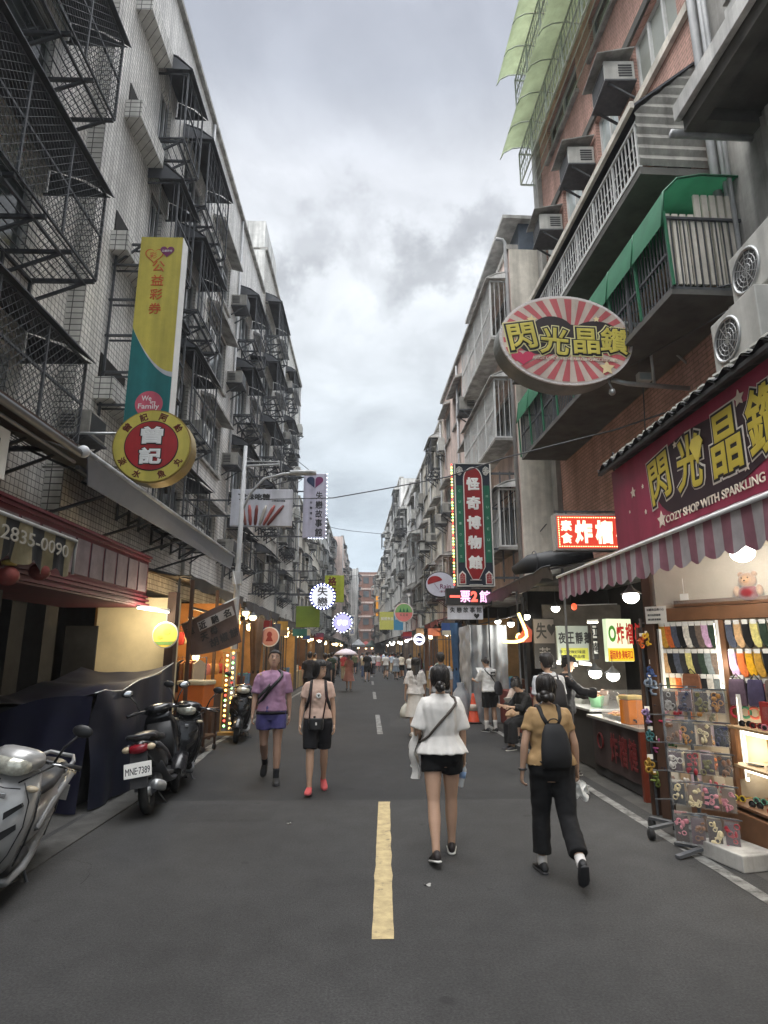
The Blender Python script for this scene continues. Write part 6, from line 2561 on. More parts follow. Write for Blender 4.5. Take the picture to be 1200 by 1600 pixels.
b.tube([(-.06, -.11, .06), (-.06, -.16, .06), (-.06, -.165, .03)], .012, 6)
b.build('tap', black, t)

for i in range(6):
    t = thing('food_tray', f'steel tray of {("golden fritters", "orange cubes", "battered rings", "pale dumplings", "fried rolls", "sauced skewers")[i]} on the durian counter', 'tray', (3.5 + (i % 2) * .3, 8.60 + (i // 2) * .24, .822), R(5), 'food trays on the durian counter')
    MB().loft([[(x * k, y * k, z) for x, y in ((-.13, -.1), (.13, -.1), (.13, .1), (-.13, .1))] for k, z in ((.9, 0), (1, .05), (.97, .05), (.88, .006))], True, False).build('pan', steel, t)
    b = MB()
    r2 = random.Random(i)
    for k in range(9):
        b.ball((r2.uniform(-.09, .09), r2.uniform(-.06, .06), .03 + r2.uniform(0, .03)), (.03, .03, .022), 8, 5)
    b.build('food', flat('food_%d' % i, ((206, 140, 50), (226, 120, 30), (196, 150, 80), (220, 206, 170), (176, 106, 50), (140, 70, 36))[i], .6, var=.3, scale=30), t)
r_ = thing('food_counter', 'second food counter with a steel edge beyond the glass case', 'food stall', (3.9, 10.6, 0))
MB().ext((-.5, -.95, .02), (.45, 1.0, .84)).build('base', shade_black, r_)
MB().ext((-.56, -1.0, .842), (.5, 1.05, .88)).build('counter_top', steel, r_, .004)
MB().ext((-.6, 1.1, .0), (.9, 1.14, 2.6)).build('back_panel', mat('dim_back_panel', (.09, .08, .07), .7, var=.3), r_)
for i, (x, y, nm, col) in enumerate(((-.3, -.6, 'pale green', (130, 180, 140)), (-.1, -.3, 'clear', (190, 190, 180)), (-.35, .1, 'white', (206, 206, 200)), (.1, -.7, 'cream', (206, 190, 150)))):
    t = thing('food_tub', f'{nm} tub of snacks on the second food counter', 'tub', (3.9 + x, 10.6 + y, .88), 0, 'tubs on the second food counter')
    MB().lathe([(.09, 0), (.12, .16), (.125, .17), (.11, .165), (.02, .14)], n=16).build('tub', flat('tub_' + nm.replace(' ', '_'), col, .4), t)
    MB().ball((0, 0, .15), (.1, .1, .05), 10, 6).build('snack', flat('snack_%d' % i, (206, 150 - i * 15, 70), .7), t)
# black canopy and folded canvas right
canvas_canopy('black canvas canopy with a silver rim over the food counters, right', 9.2, 18.4, 4.7, 3.45, 2.75, 3.0, tarp_k, 12, .2)
c0 = on_y(852, 880, 10.9)
r_ = thing('rolled_canvas', 'bulging black rolled canvas below the red light sign', 'canvas roll', c0)
b = MB()
b.tube([(-.5, .3, -.1), (-.25, .1, 0), (.1, 0, .03), (.45, -.1, .06), (.8, -.2, .1)], [.08, .17, .2, .18, .11], 16)
b.tube([(-.4, .3, -.3), (-.1, .1, -.28), (.3, 0, -.25), (.8, -.1, -.2)], [.06, .13, .15, .08], 14)
b.build('canvas', tarp_k, r_)
b = MB()
for k in (-.2, .25):
    b.torus((k, 0, .02), .2, .008, 'x', 18, 5)
b.build('strap', iron, r_)
canvas_canopy('dark canvas canopy beneath the museum sign, right row', 18.7, 24, 4.4, 3.4, 2.75, 2.85, tarp_k, 13, .2)
canvas_canopy('red canvas canopy beyond the museum sign, right row', 24.3, 30, 4.3, 3.5, 2.7, 2.95, tarp_r, 14, .2)
canvas_canopy('faded green canopy with pale rim, right row', 30.3, 38, 4.1, 3.4, 2.5, 2.85, tarp_gr, 15)
canvas_canopy('second red canopy past the banner on the right', 38.4, 44, 3.9, 3.4, 2.3, 2.9, tarp_r, 16)
canvas_canopy('pale grey canopy in the far right row', 44.5, 58, 3.6, 3.3, 2.1, 2.8, tarp_g, 17)
canvas_canopy('dark canopy at the far end of the right row', 58.5, 90, 3.2, 3.3, 1.9, 2.8, awn_d, 18)

# ------------------------------------------------------------------ stalls down the street
def stall(label, side, y0, y1, x_front, bcol, ccol, seed, warm, lit=0):
    sgn = -1 if side == 'L' else 1
    r2 = random.Random(seed)
    r_ = thing('market_stall', label, 'market stall', (sgn * (x_front + .5), (y0 + y1) / 2, 0))
    o_ = tuple(r_.location)
    xf, xb = sgn * x_front, sgn * (x_front + 1.3)
    MB(o_).ext((xb, y0 + .1, 0), (xb + sgn * .04, y1 - .1, 2.6)).build('back_panel', flat('stall_back_%d' % seed, bcol, .8, var=.3, scale=2), r_)
    MB(o_).ext((xf + sgn * .1, y0 + .3, 0.02), (xf + sgn * .75, y1 - .3, .8)).build('counter', flat('stall_counter_%d' % seed, ccol, .7, var=.25), r_)
    MB(o_).ext((xf, y1 - .08, 0), (xb - sgn * .01, y1 - .03, 2.7)).build('side_panel', flat('stall_side_%d' % (seed % 4), ((168, 132, 88), (120, 104, 92), (186, 150, 96), (110, 84, 66))[seed % 4], .8, var=.3, scale=2), r_)
    b = MB(o_)
    for y in (y0 + .1, y1 - .15):
        b.bar((xf, y, 0), (xf, y, 2.85), .05)
    b.bar((xf, y0 + .1, 2.5), (xf, y1 - .15, 2.5), .03)
    b.build('post', iron, r_)
    return r_, xf, xb


SN = ('first', 'second', 'third', 'fourth', 'fifth', 'sixth', 'seventh', 'eighth', 'ninth', 'tenth')
PAL = [(150, 100, 66), (176, 150, 106), (120, 60, 56), (96, 104, 116), (186, 140, 80), (90, 82, 76), (140, 116, 136), (200, 170, 100)]
GOODS = [('crimson', (150, 40, 44)), ('mustard', (196, 150, 50)), ('sky blue', (90, 130, 170)), ('white', (206, 200, 190)), ('olive', (96, 96, 50)), ('pink', (200, 120, 140)), ('brown', (110, 70, 44)), ('black', (34, 34, 36)), ('teal', (50, 110, 110)), ('orange', (206, 110, 40))]
for side, ys, xf0 in (('L', (16.6, 20.5, 24.5, 29, 34, 40, 47, 55, 64, 75), 3.3), ('R', (12.8, 18.8, 22.6, 27, 32, 38, 45, 53, 62, 73), 3.25)):
    for i in range(9):
        y0, y1 = ys[i], ys[i + 1] - .3
        xf = xf0 - (.0 if side == 'L' else .03 * (y0 - 12)) if y0 < 55 else (2.9 if side == 'L' else 2.0)
        sd = (0 if side == 'L' else 20) + i
        s_, xa, xb = stall(f'{SN[i]} stall beyond the {"street lamp" if side == "L" else "food counters"}, {"left" if side == "L" else "right"} row', side, y0, y1, xf, PAL[(i * 3 + (side == 'R')) % 8], PAL[(i * 5 + 2) % 8], sd, True)
        g = 1 if side == 'L' else -1
        r2 = random.Random(sd)
        nb_ = 3 if y0 < 30 else 4
        for k in range(nb_):
            bulb_lamp((xa - g * r2.uniform(.1, .4), y0 + .5 + (y1 - y0 - 1) * (k + .5) / nb_, 2.45 + r2.uniform(-.1, .12)), f'hanging bulb {("nearest", "second", "third", "fourth")[k]} the camera in the {SN[i]} stall, {"left" if side == "L" else "right"} row', ((40 if side == 'L' else 26) if k == 1 else 0), r2.random() < (.75 if side == 'L' else .4), r=.055 + .0012 * y0, group='bulbs over the street stalls')
        if y0 < 45:
            ng = 7
            for k in range(ng):
                nm, col = GOODS[(k * 3 + sd * 7) % 10]
                y = y0 + .5 + (y1 - y0 - 1) * k / (ng - 1)
                if k % 2:
                    t = thing('hung_garment', f'{nm} garment hung at the back of the {SN[i]} stall, {"left" if side == "L" else "right"} row', 'garment', (xb - (-g) * .0 + g * .08, y, 2.25), R(90 * g), 'garments in the street stalls')
                    b = MB()
                    b.poly([(-.25, -.02, -.12), (-.06, -.02, 0), (.06, -.02, 0), (.25, -.02, -.12), (.2, -.02, -.25), (.17, -.02, -.7), (-.17, -.02, -.7), (-.2, -.02, -.25)], (0, .04, 0))
                    b.build('cloth', flat('goods_' + nm.replace(' ', '_'), col, .85, var=.25, scale=8), t)
                    MB().tube([(0, 0, 0), (0, 0, .06)], .006, 5).build('hook', steel, t)
                else:
                    t = thing('goods_crate', f'{nm} crate on the counter of the {SN[i]} stall, {"left" if side == "L" else "right"} row', 'crate', (xa - g * .4, y, .8), R(r2.uniform(-8, 8)), 'crates on the street stalls')
                    hh = r2.uniform(.12, .3)
                    MB().loft([[(x * q, y_ * q, z) for x, y_ in ((-.2, -.16), (.2, -.16), (.2, .16), (-.2, .16))] for q, z in ((.92, .002), (1, hh), (.95, hh), (.88, .03))], True, False).build('crate', flat('goods_' + nm.replace(' ', '_'), col, .6, var=.25), t)
                    b = MB()
                    for m_ in range(8):
                        b.ball((r2.uniform(-.13, .13), r2.uniform(-.1, .1), hh * .8 + r2.uniform(0, .05)), .05, 7, 5)
                    nm2, col2 = GOODS[(k + sd * 3 + 4) % 10]
                    b.build('goods', flat('goods_' + nm2.replace(' ', '_'), col2, .6, var=.25), t)

# grey wrapped pillar, cones and the like on the right
r_ = thing('wrapped_stall', 'stall end wrapped in creased grey plastic sheet, behind the man in white', 'covered stall', (3.1, 16.6, 0))
o_ = tuple(r_.location)
b = MB(o_)
b.grid(lambda u, v: (2.62 + .95 * u, 16.1 + .05 * math.sin(u * 23) + .05 * noise.noise((u * 6, v * 9, 0)), 2.4 * v), 30, 24)
b.grid(lambda u, v: (2.62 + .06 * noise.noise((u * 6, v * 9, 4)), 16.1 + 1.9 * u, 2.4 * v), 24, 24)
b.build('plastic_sheet', tarp_g, r_, fix=False)
MB(o_).ext((2.72, 16.25, 0), (3.5, 17.9, 2.35)).build('body', shade_black, r_)


def cone(x, y, label):
    t = thing('traffic_cone', label, 'traffic cone', (x, y, 0), 0, 'orange cones by the road edge')
    MB().box((0, 0, .02), (.36, .36, .035)).build('base', rubber, t, .01)
    MB().lathe([(.15, .038), (.14, .05), (.03, .7), (.02, .71)], n=18).build('cone', flat('cone_orange', (190, 70, 40), .6), t)
    MB().lathe([(.105, .30), (.066, .48), (.064, .48), (.10, .30)], n=18).build('band', flat('cone_band', (200, 190, 180), .5), t)


cone(2.62, 15.9, 'orange traffic cone nearest the man in white')
cone(2.45, 17.2, 'orange traffic cone behind, next to the bagged bin')
cone(2.2, 18.6, 'orange traffic cone farthest up the right edge')
t = thing('plastic_bag', 'grey plastic sack standing between the orange cones', 'bag', (2.38, 16.3, 0))
b = MB()
b.loft([[(.24 * k * math.cos(a * PI / 8) * (1 + .1 * math.sin(a * 3)), .2 * k * math.sin(a * PI / 8), z) for a in range(16)] for z, k in ((0.002, .8), (.1, 1), (.4, .95), (.7, .8), (.85, .35), (.95, .4))])
b.build('sack', tarp_g, t)

# small boards, flags and hanging goods along both rows
FL_ = [('crimson', (150, 40, 44)), ('ochre', (190, 150, 70)), ('sea green', (70, 130, 120)), ('ivory', (206, 198, 176)), ('plum', (96, 50, 84)), ('cobalt', (60, 90, 150)), ('salmon', (206, 130, 110)), ('tan', (160, 130, 96))]
for i, (s_, y, z, w, h) in enumerate((('L', 18.2, 2.45, .5, .32), ('L', 21.6, 2.5, .36, .5), ('L', 26.2, 2.5, .6, .3), ('L', 31, 2.55, .4, .5), ('L', 37.5, 2.6, .6, .4), ('R', 20.6, 2.45, .4, .4), ('R', 25.4, 2.5, .5, .3), ('R', 29.6, 2.55, .36, .5), ('R', 35, 2.6, .5, .4))):
    nm, col = FL_[i % 8]
    x = (-3.05 + .1 * (i % 3)) if s_ == 'L' else (2.9 - .03 * (y - 18) - .1 * (i % 3))
    t = thing('hanging_board', f'{"plain" if i < 8 else "two-toned"} {nm} board hung {("low" if z < 2.6 else "high")} over the {"left" if s_ == "L" else "right"} stalls', 'board', (x, y, z))
    MB().box((0, 0, 0), (w, .05, h)).build('panel', flat('board_sign_' + nm.replace(' ', '_'), col, .6), t, .004)
    n2, c2 = FL_[(i * 3 + 4) % 8]
    MB().box((0, -.029, -h * .28), (w * .92, .006, h * .36)).build('lower_panel', flat('board_sign_' + n2.replace(' ', '_'), c2, .6), t)
    b = MB()
    g = -1 if s_ == 'L' else 1
    b.bar((g * w * .4, 0, h / 2 - .1), (g * (w * .4 + 1.3), 0, h / 2 - .1), .03)
    b.bar((-g * w * .3, 0, h / 2), (-g * w * .3, 0, h / 2 + .25), .015)
    b.build('bracket', iron, t)
for i, (x, y, col, nm) in enumerate(((-3.0, 16.9, (96, 76, 60), 'brown'), (-3.0, 20.2, (60, 60, 66), 'charcoal'), (2.75, 19.6, (60, 90, 124), 'blue'))):
    t = thing('cloth_curtain', f'{nm} cloth curtain tied to a canopy post, {"left" if x < 0 else "right"} stalls', 'curtain', (x, y, 0))
    b = MB()
    b.loft([[((.10 + .05 * abs(z - 1.2)) * (1 + .18 * math.sin(5 * a + z)) * math.cos(a), (.12 + .10 * abs(z - 1.2)) * (1 + .18 * math.sin(5 * a + z)) * math.sin(a), z) for a in [2 * PI * j / 24 for j in range(24)]] for z in (.35, .7, 1.0, 1.15, 1.25, 1.5, 2.0, 2.6)])
    b.build('cloth', flat('curtain_' + nm, col, .9, var=.25), t)
    b = MB()
    b.lathe([(.112, 1.16), (.118, 1.2), (.112, 1.24)], n=20)
    b.build('tie', rubber, t)

# cables strung down the street and along the fronts
for i, (P, lab) in enumerate((([(-4.6, 10, 4.9), (-4.4, 18, 4.7), (-4.5, 26, 5.0), (-4.5, 40, 4.6), (-4.4, 58, 4.9)], 'long cable sagging along the left house fronts above the canopies'),
                              ([(4.1, 13.8, 4.6), (3.9, 22, 4.3), (3.7, 32, 4.7), (3.2, 46, 4.4), (2.8, 60, 4.8)], 'long cable sagging along the right house fronts above the canopies'),
                              ([(-4.5, 26, 8.2), (0, 28.5, 7.2), (3.6, 31, 8.4)], 'cable crossing the street beyond the museum sign'), ([(-4.5, 40, 7.4), (-.5, 41, 6.7), (3.1, 42, 7.6)], 'cable crossing the street farther off, below the skyline'),
                              ([(-2.92, 14, 6.2), (-4.3, 20, 6.6), (-4.6, 26, 7.0)], 'cable from the street lamp back to the left house fronts'))):
    P = [Vector(p_) for p_ in P]
    Q = []
    for a_, c_ in zip(P, P[1:]):
        for k in range(6):
            f_ = k / 6
            Q.append(a_.lerp(c_, f_) - Vector((0, 0, .35 * math.sin(PI * f_))))
    Q.append(P[-1])
    b = MB(P[0])
    b.tube(Q, .014 if i < 2 else .012, 5)
    o_ = b.build('overhead_cable', iron)
    o_.location = P[0]
    tag(o_, lab, 'cable')
# tents and a lit board where the street closes
for i, (x, y, w, nm, m) in enumerate(((-1.6, 104, 2.2, 'pale grey', tarp_g), (.7, 112, 2.2, 'faded green', tarp_gr), (-.4, 121, 2.6, 'red', tarp_r))):
    t = thing('market_tent', f'{nm} market tent closing the far end of the street', 'tent', (x, y, 0))
    b = MB()
    b.loft([[(sx * w / 2 * k, sy * w / 2 * k, z) for sx, sy in ((-1, -1), (1, -1), (1, 1), (-1, 1))] for k, z in ((1, 2.5), (1.02, 2.8), (.1, 3.7))], True, False)
    b.build('canopy', m, t)
    for sx in (-1, 1):
        for sy in (-1, 1):
            MB().bar((sx * w * .47, sy * w * .47, 0), (sx * w * .47, sy * w * .47, 2.52), .06).build('pole', iron, t)
    bulb_lamp((x, y - w * .4, 2.3), f'bulb under the {nm} market tent at the street end', 0, True, r=.14)
c0 = on_y(593, 947, 95)
r_ = thing('shop_sign', 'bright orange lit board high at the far end of the street', 'sign', c0)
MB().box((0, 0, 0), (1.1, .2, 3.0)).build('panel', mat('lit_orange_board', (0.85, 0.36, 0.04), emit=.35), r_)
b = MB()
b.bar((.4, 0, .8), (2.2, 0, .8), .08)
b.build('bracket', iron, r_)

# stock hung in the clothes stall and warm bulbs along the left canopies
rnd.seed(23)
HB = [('tan', (190, 140, 86)), ('crimson', (160, 50, 46)), ('cream', (214, 196, 156)), ('olive', (110, 106, 56)), ('rust', (176, 90, 46)), ('navy', (50, 58, 90)), ('mustard', (206, 160, 60)), ('rose', (196, 120, 116))]
for r_i, (y0_, z0_, rn) in enumerate(((12.7, 2.28, 'upper'), (12.8, 1.62, 'lower'))):
    for i in range(8):
        nm, col = HB[(i + r_i * 3) % 8]
        t = thing('shoulder_bag', f'{nm} shoulder bag hung in the {rn} row of the orange-lit clothes stall', 'bag', (-4.0 + .10 * i, y0_ + i * .33, z0_), R(rnd.uniform(-20, 20)), 'bags hung in the clothes stall')
        w, h = rnd.uniform(.11, .15), rnd.uniform(.22, .32)
        b = MB()
        b.loft([[(w * k * math.cos(q), .05 * k * math.sin(q), -.16 - h * f_) for q in [2 * PI * j / 12 for j in range(12)]] for f_, k in ((0, .75), (.1, .9), (.6, 1.05), (.95, .9), (1, .5))])
        b.build('body', flat('goods_bag_' + nm, col, .8, var=.2), t)
        b = MB()
        b.tube([(-w * .6, 0, -.17), (0, 0, 0), (w * .6, 0, -.17)], .008, 5)
        b.build('strap', flat('goods_bag_' + nm, col), t)
for i in range(12):
    bulb_lamp((-3.3 + .12 * (i % 2), 16.9 + i * 1.45 + .2 * (i % 3), 2.62), f'small warm bulb, {("1st", "2nd", "3rd", "4th", "5th", "6th", "7th", "8th", "9th", "10th", "11th", "12th")[i]} of the string under the left canopies from the street lamp', 0, True, shade=False, r=.045, group='string of warm bulbs, left canopies', drop=.2)

# ------------------------------------------------------------------ scooters
def sec(y, zc, hw, hh, n=16, p=2.6, x0=0.0):
    r = []
    for j in range(n):
        a = 2 * PI * j / n
        c, s_ = math.cos(a), math.sin(a)
        r.append((x0 + hw * math.copysign(abs(c) ** (2 / p), c), y, zc + hh * math.copysign(abs(s_) ** (2 / p), s_)))
    return r


def scooter(label, loc, rz, lean, paint, trim, plate=None, wordmark=None, steer=0.0):
    t = thing('motor_scooter', label, 'scooter', loc)
    t.rotation_euler = (0, lean, rz)
    for y in (-.66, .62):
        b = MB()
        b.torus((0, y, .235), .185, .05, 'x', 30, 10)
        w = b.build('wheel', rubber, t)
        b = MB()
        b.lathe([(.02, -.05), (.05, -.05), (.05, .05), (.02, .05)], (0, y, .235), 14, 'x')
        b.torus((0, y, .235), .135, .012, 'x', 24, 6)
        for k in range(5):
            a = 2 * PI * k / 5
            b.bar((0, y, .235), (0, y + .135 * math.cos(a), .235 + .135 * math.sin(a)), .025, .02)
        b.build('rim', steel, w)
    # front fender
    b = MB()
    rings = []
    for i in range(11):
        a = R(20 + 150 * i / 10)
        rr_ = .275
        c = (-.66 - rr_ * math.cos(a), .235 + rr_ * math.sin(a))
        rings.append([(x, c[0] - (1 - abs(x) / .09) * 0 + .0, c[1] - (x / .085) ** 2 * .05) for x in (-.085, -.05, 0, .05, .085)])
    b.loft(rings, False, True, False)
    b.build('front_fender', paint, t, fix=False)
    b = MB()
    for x in (-.075, .075):
        b.tube([(x, -.66, .235), (x * .9, -.55, .55)], .022, 8)
    b.tube([(0, -.56, .5), (0, -.42, .98)], .03, 8)
    b.build('fork', iron, t)
    # leg shield: a curved raked apron
    b = MB()
    rings = []
    for z, y, hw, th in ((.24, -.40, .12, .05), (.34, -.47, .175, .075), (.50, -.52, .205, .10), (.66, -.51, .215, .11), (.80, -.475, .20, .10), (.90, -.44, .165, .075), (.95, -.42, .12, .05)):
        rings.append([(hw * math.cos(a) , y + th * math.sin(a) * (1.0 if math.sin(a) < 0 else .45) , z + .03 * math.cos(a) ** 2) for a in [2 * PI * j / 20 for j in range(20)]])
    b.loft(rings)
    b.build('leg_shield', paint, t)
    b = MB()
    for sx in (-1, 1):
        b.poly([(sx * .05, -.634, .70), (sx * .13, -.605, .765), (sx * .145, -.597, .745), (sx * .06, -.634, .655)], (0, .05, 0))
        b.poly([(sx * .045, -.637, .56), (sx * .14, -.603, .635), (sx * .15, -.597, .60), (sx * .06, -.634, .50)], (0, .05, 0))
    b.build('air_vent', black, t)
    b = MB()
    for sx in (-1, 1):
        b.tube([(sx * .11, -.615, .90), (sx * .17, -.585, .78), (sx * .185, -.58, .62), (sx * .15, -.585, .44), (sx * .10, -.57, .33)], .004, 5)
        b.tube([(sx * .205, -.50, .84), (sx * .222, -.50, .66), (sx * .212, -.50, .50), (sx * .18, -.46, .34)], .007, 5)
    b.tube([(-.10, -.628, .86), (0, -.634, .85), (.10, -.628, .86)], .004, 5)
    b.build('panel_seam', black, t)
    for sx in (-1, 1):
        MB().ball((sx * .155, -.555, .855), (.045, .03, .022), 12, 6).build('front_indicator', mat('indicator_clear', (.5, .42, .3), .12), t)
    MB().box((0, -.628, .80), (.05, .01, .035)).build('emblem', chrome, t, .004)
    b = MB()
    for sx in (-1, 1):
        b.tube([(sx * .22, -.44, 1.0), (sx * .16, -.58, .96), (sx * .06, -.56, .88)], .006, 5)
    b.build('cable', rubber, t)
    b = MB()
    b.loft([[(x, -.40 + .02 * (abs(x) > .1), z) for x, z in ((-.15, .36), (.15, .36), (.17, .6), (.15, .86), (-.15, .86), (-.17, .6))], [(x * .9, -.37, z) for x, z in ((-.15, .36), (.15, .36), (.17, .6), (.15, .86), (-.15, .86), (-.17, .6))]])
    b.build('inner_panel', black, t)
    b = MB()
    b.loft([sec(-.42, .28, .17, .05), sec(-.2, .27, .165, .045), sec(.02, .29, .16, .06)])
    b.build('floorboard', black, t)
    b = MB()
    b.loft([sec(-.43, .215, .19, .03), sec(-.1, .215, .20, .035), sec(.1, .25, .19, .04), sec(.3, .38, .175, .03), sec(.45, .5, .165, .02)])
    b.build('lower_trim', trim, t)
    # rear bodywork
    b = MB()
    b.loft([sec(-.02, .44, .13, .16), sec(.12, .50, .165, .19), sec(.32, .57, .18, .17), sec(.55, .64, .165, .13), sec(.74, .70, .12, .085), sec(.86, .745, .06, .045)])
    b.build('body_panel', paint, t)
    for sx in (-1, 1):
        b = MB()
        b.loft([[(sx * (.15 + .02 * q), y, z - h), (sx * (.187 - .012 * abs(y - .3)), y, z - h * .3), (sx * (.187 - .012 * abs(y - .3)), y, z + h * .3), (sx * (.15 + .01 * q), y, z + h)] for y, z, h, q in ((.0, .46, .02, 0), (.2, .57, .06, 0), (.45, .66, .06, .0), (.7, .73, .03, -1.5))])
        b.build('side_flash', trim, t)
    b = MB()
    b.loft([sec(-.08, .70, .09, .035), sec(.02, .73, .14, .05), sec(.2, .745, .155, .055), sec(.34, .765, .15, .05), sec(.42, .80, .145, .055), sec(.62, .81, .12, .045), sec(.70, .80, .07, .03)])
    b.build('seat', mat('seat_vinyl', (0.022, 0.022, 0.023), .38, var=.15), t)
    b = MB()
    b.tube([(-.13, .5, .78), (-.14, .72, .83), (-.1, .84, .85), (.1, .84, .85), (.14, .72, .83), (.13, .5, .78)], .018, 8)
    b.build('grab_rail', trim, t)
    b = MB()
    b.loft([sec(.84, .72, .11, .05), sec(.885, .715, .09, .045), sec(.91, .71, .05, .03)])
    b.build('tail_light', mat('tail_red', (.22, .012, .02), .2), t)
    for sx in (-1, 1):
        b = MB()
        b.ball((sx * .125, .83, .72), (.05, .05, .035), 10, 6)
        b.build('indicator', mat('indicator_amber', (.55, .45, .3), .2), t)
    b = MB()
    b.add([(-.09, .86, .68), (.09, .86, .68), (.085, .98, .34), (-.085, .98, .34), (-.09, .84, .68), (.09, .84, .68), (.085, .955, .34), (-.085, .955, .34)], [(0, 1, 2, 3), (4, 5, 6, 7), (0, 1, 5, 4), (1, 2, 6, 5), (2, 3, 7, 6), (3, 0, 4, 7)])
    b.build('rear_fender', black, t)
    n_ = Vector((0, .335, .12)).normalized()
    pz = MB()
    pz.box((0, .955, .52), (.28, .008, .15), rx=R(18))
    pl = pz.build('plate', paper, t, .004)
    if plate:
        b = MB()
        ayv = Vector((0, -math.sin(R(18)), math.cos(R(18))))
        b.text(plate, (0, .9605, .512), .25, .075, (-1, 0, 0), ayv, bold=.03, thick=.002)
        b.build('lettering', ink, pl)
    # engine, exhaust, stand
    b = MB()
    b.loft([sec(.15, .3, .1, .09), sec(.35, .28, .12, .1), sec(.62, .25, .06, .07)])
    b.bar((.1, .62, .25), (.13, .55, .6), .04)
    b.build('engine', iron, t)
    b = MB()
    b.tube([(-.1, .2, .22), (-.14, .4, .2), (-.15, .55, .26), (-.15, .88, .34)], [.02, .025, .055, .05], 12)
    b.build('exhaust', steel, t)
    b = MB()
    b.tube([(.1, .1, .22), (.2, .16, .03), (.24, .14, .02)], .014, 6)
    b.tube([(.0, .18, .2), (.13, .26, .02), (-.13, .26, .02), (0, .18, .2)], .014, 6)
    b.build('stand', iron, t)
    # steering head
    M_ = Matrix.Rotation(steer, 3, 'Z')

    def st(x, y, z):
        q = M_ @ Vector((x, y + .42, z))
        return (q.x, q.y - .42, q.z)
    b = MB(tf=st)
    b.loft([sec(-.60, .99, .06, .05), sec(-.56, 1.0, .12, .085), sec(-.46, 1.02, .175, .075), sec(-.38, 1.03, .14, .05), sec(-.34, 1.02, .05, .03)])
    b.build('headset', paint, t)
    b = MB(tf=st)
    b.loft([sec(-.622, .975, .05, .035), sec(-.60, .98, .10, .058), sec(-.56, .985, .13, .066), sec(-.52, .99, .13, .06)])
    b.build('headlight', mat('headlight_glass', (.55, .54, .46), .08, metal=.4, var=.35, scale=26), t)
    b = MB(tf=st)
    b.tube([(-.36, -.33, 1.0), (-.2, -.42, 1.02), (.2, -.42, 1.02), (.36, -.33, 1.0)], .014, 8)
    b.tube([(-.38, -.32, 1.0), (-.25, -.39, 1.015)], .021, 10)
    b.tube([(.38, -.32, 1.0), (.25, -.39, 1.015)], .021, 10)
    hb = b.build('handlebar', black, t)
    b = MB(tf=st)
    for sx in (-1, 1):
        b.tube([(sx * .2, -.46, 1.02), (sx * .28, -.42, 1.015), (sx * .37, -.37, .99)], .007, 6)
    b.build('brake_lever', chrome, hb)
    for sx in (-1, 1):
        b = MB(tf=st)
        b.tube([(sx * .22, -.42, 1.03), (sx * .26, -.44, 1.14), (sx * .33, -.43, 1.24)], .009, 6)
        b.ball((sx * .345, -.43, 1.27), (.075, .022, .045), 14, 8)
        mr_ = b.build('mirror', black, t)
        b = MB(tf=st)
        b.ball((sx * .345, -.412, 1.27), (.062, .008, .036), 14, 6)
        b.build('mirror_glass', chrome, mr_)
    if wordmark:
        b = MB()
        b.text(wordmark, (.185, .3, .56), .22, .05, (0, 1, 0), (0, 0, 1), bold=.01)
        b.build('lettering', paper, t)
    return t


silver = mat('silver_paint', (0.40, 0.395, 0.385), 0.28, 0.35, var=.08)
silver2 = mat('grey_scooter_trim', (0.25, 0.25, 0.25), 0.35, 0.3, var=.1)
blackp = mat('black_paint', (0.014, 0.014, 0.016), 0.22, var=.1, spec=.6)
greyp = mat('graphite_paint', (0.07, 0.072, 0.078), 0.3, .3, var=.1)
scooter('silver scooter facing the camera at the left edge', (-2.78, 5.12, 0), R(12), R(13), silver, silver2, None, None, R(-8))
scooter('black scooter seen from behind with plate MNE-7389', (-2.47, 7.93, 0), R(188), R(9), blackp, greyp, 'MNE·7389', None, R(14))
scooter('dark scooter facing the camera beside the orange box', (-2.60, 9.05, 0), R(14), R(7), blackp, greyp, None, 'STR', R(-18))
scooter('small dark scooter parked farther back left of the man in pink', (-2.62, 13.3, 0), R(6), R(5), blackp, silver2)

# ------------------------------------------------------------------ people
def remesh(mb, voxel, smooth=6, wrinkle=0.0, seed=0, fold=0.0):
    me = mb.mesh('tmp', [])
    ob = link('tmp', me)
    m = ob.modifiers.new('r', 'REMESH')
    m.mode, m.voxel_size, m.use_smooth_shade = 'VOXEL', voxel, True
    if smooth:
        s_ = ob.modifiers.new('s', 'SMOOTH')
        s_.factor, s_.iterations = .5, smooth
    dg = bpy.context.evaluated_depsgraph_get()
    out = bpy.data.meshes.new_from_object(ob.evaluated_get(dg))
    bpy.data.objects.remove(ob)
    bpy.data.meshes.remove(me)
    if wrinkle or fold:
        ns = [v.normal.copy() for v in out.vertices]
        for v, nn in zip(out.vertices, ns):
            c = v.co
            d = wrinkle * noise.noise((c.x * 9 + seed, c.y * 9, c.z * 16)) + wrinkle * .6 * noise.noise((c.x * 22, c.y * 22 + seed, c.z * 30))
            if fold:
                d += fold * noise.noise((c.x * 18 + seed, c.y * 18, c.z * 3.2))
            v.co = c + nn * d
    for p in out.polygons:
        p.use_smooth = True
    return out


def smooth_rings(spec, n=20):
    """spec: rows (z, half width, y centre, half depth)"""
    return [[(hw * math.cos(2 * PI * j / n), yc + hd * math.sin(2 * PI * j / n), z) for j in range(n)] for z, hw, yc, hd in spec]


HEADS = ((1.445, .034, -.012, .04), (1.470, .040, -.022, .052), (1.484, .044, -.036, .054), (1.505, .056, -.022, .070), (1.53, .064, -.013, .079), (1.56, .069, -.006, .085), (1.59, .072, -.001, .089), (1.62, .073, .001, .090), (1.648, .070, .002, .086), (1.672, .060, .003, .074), (1.69, .042, .004, .05), (1.699, .016, .004, .02))


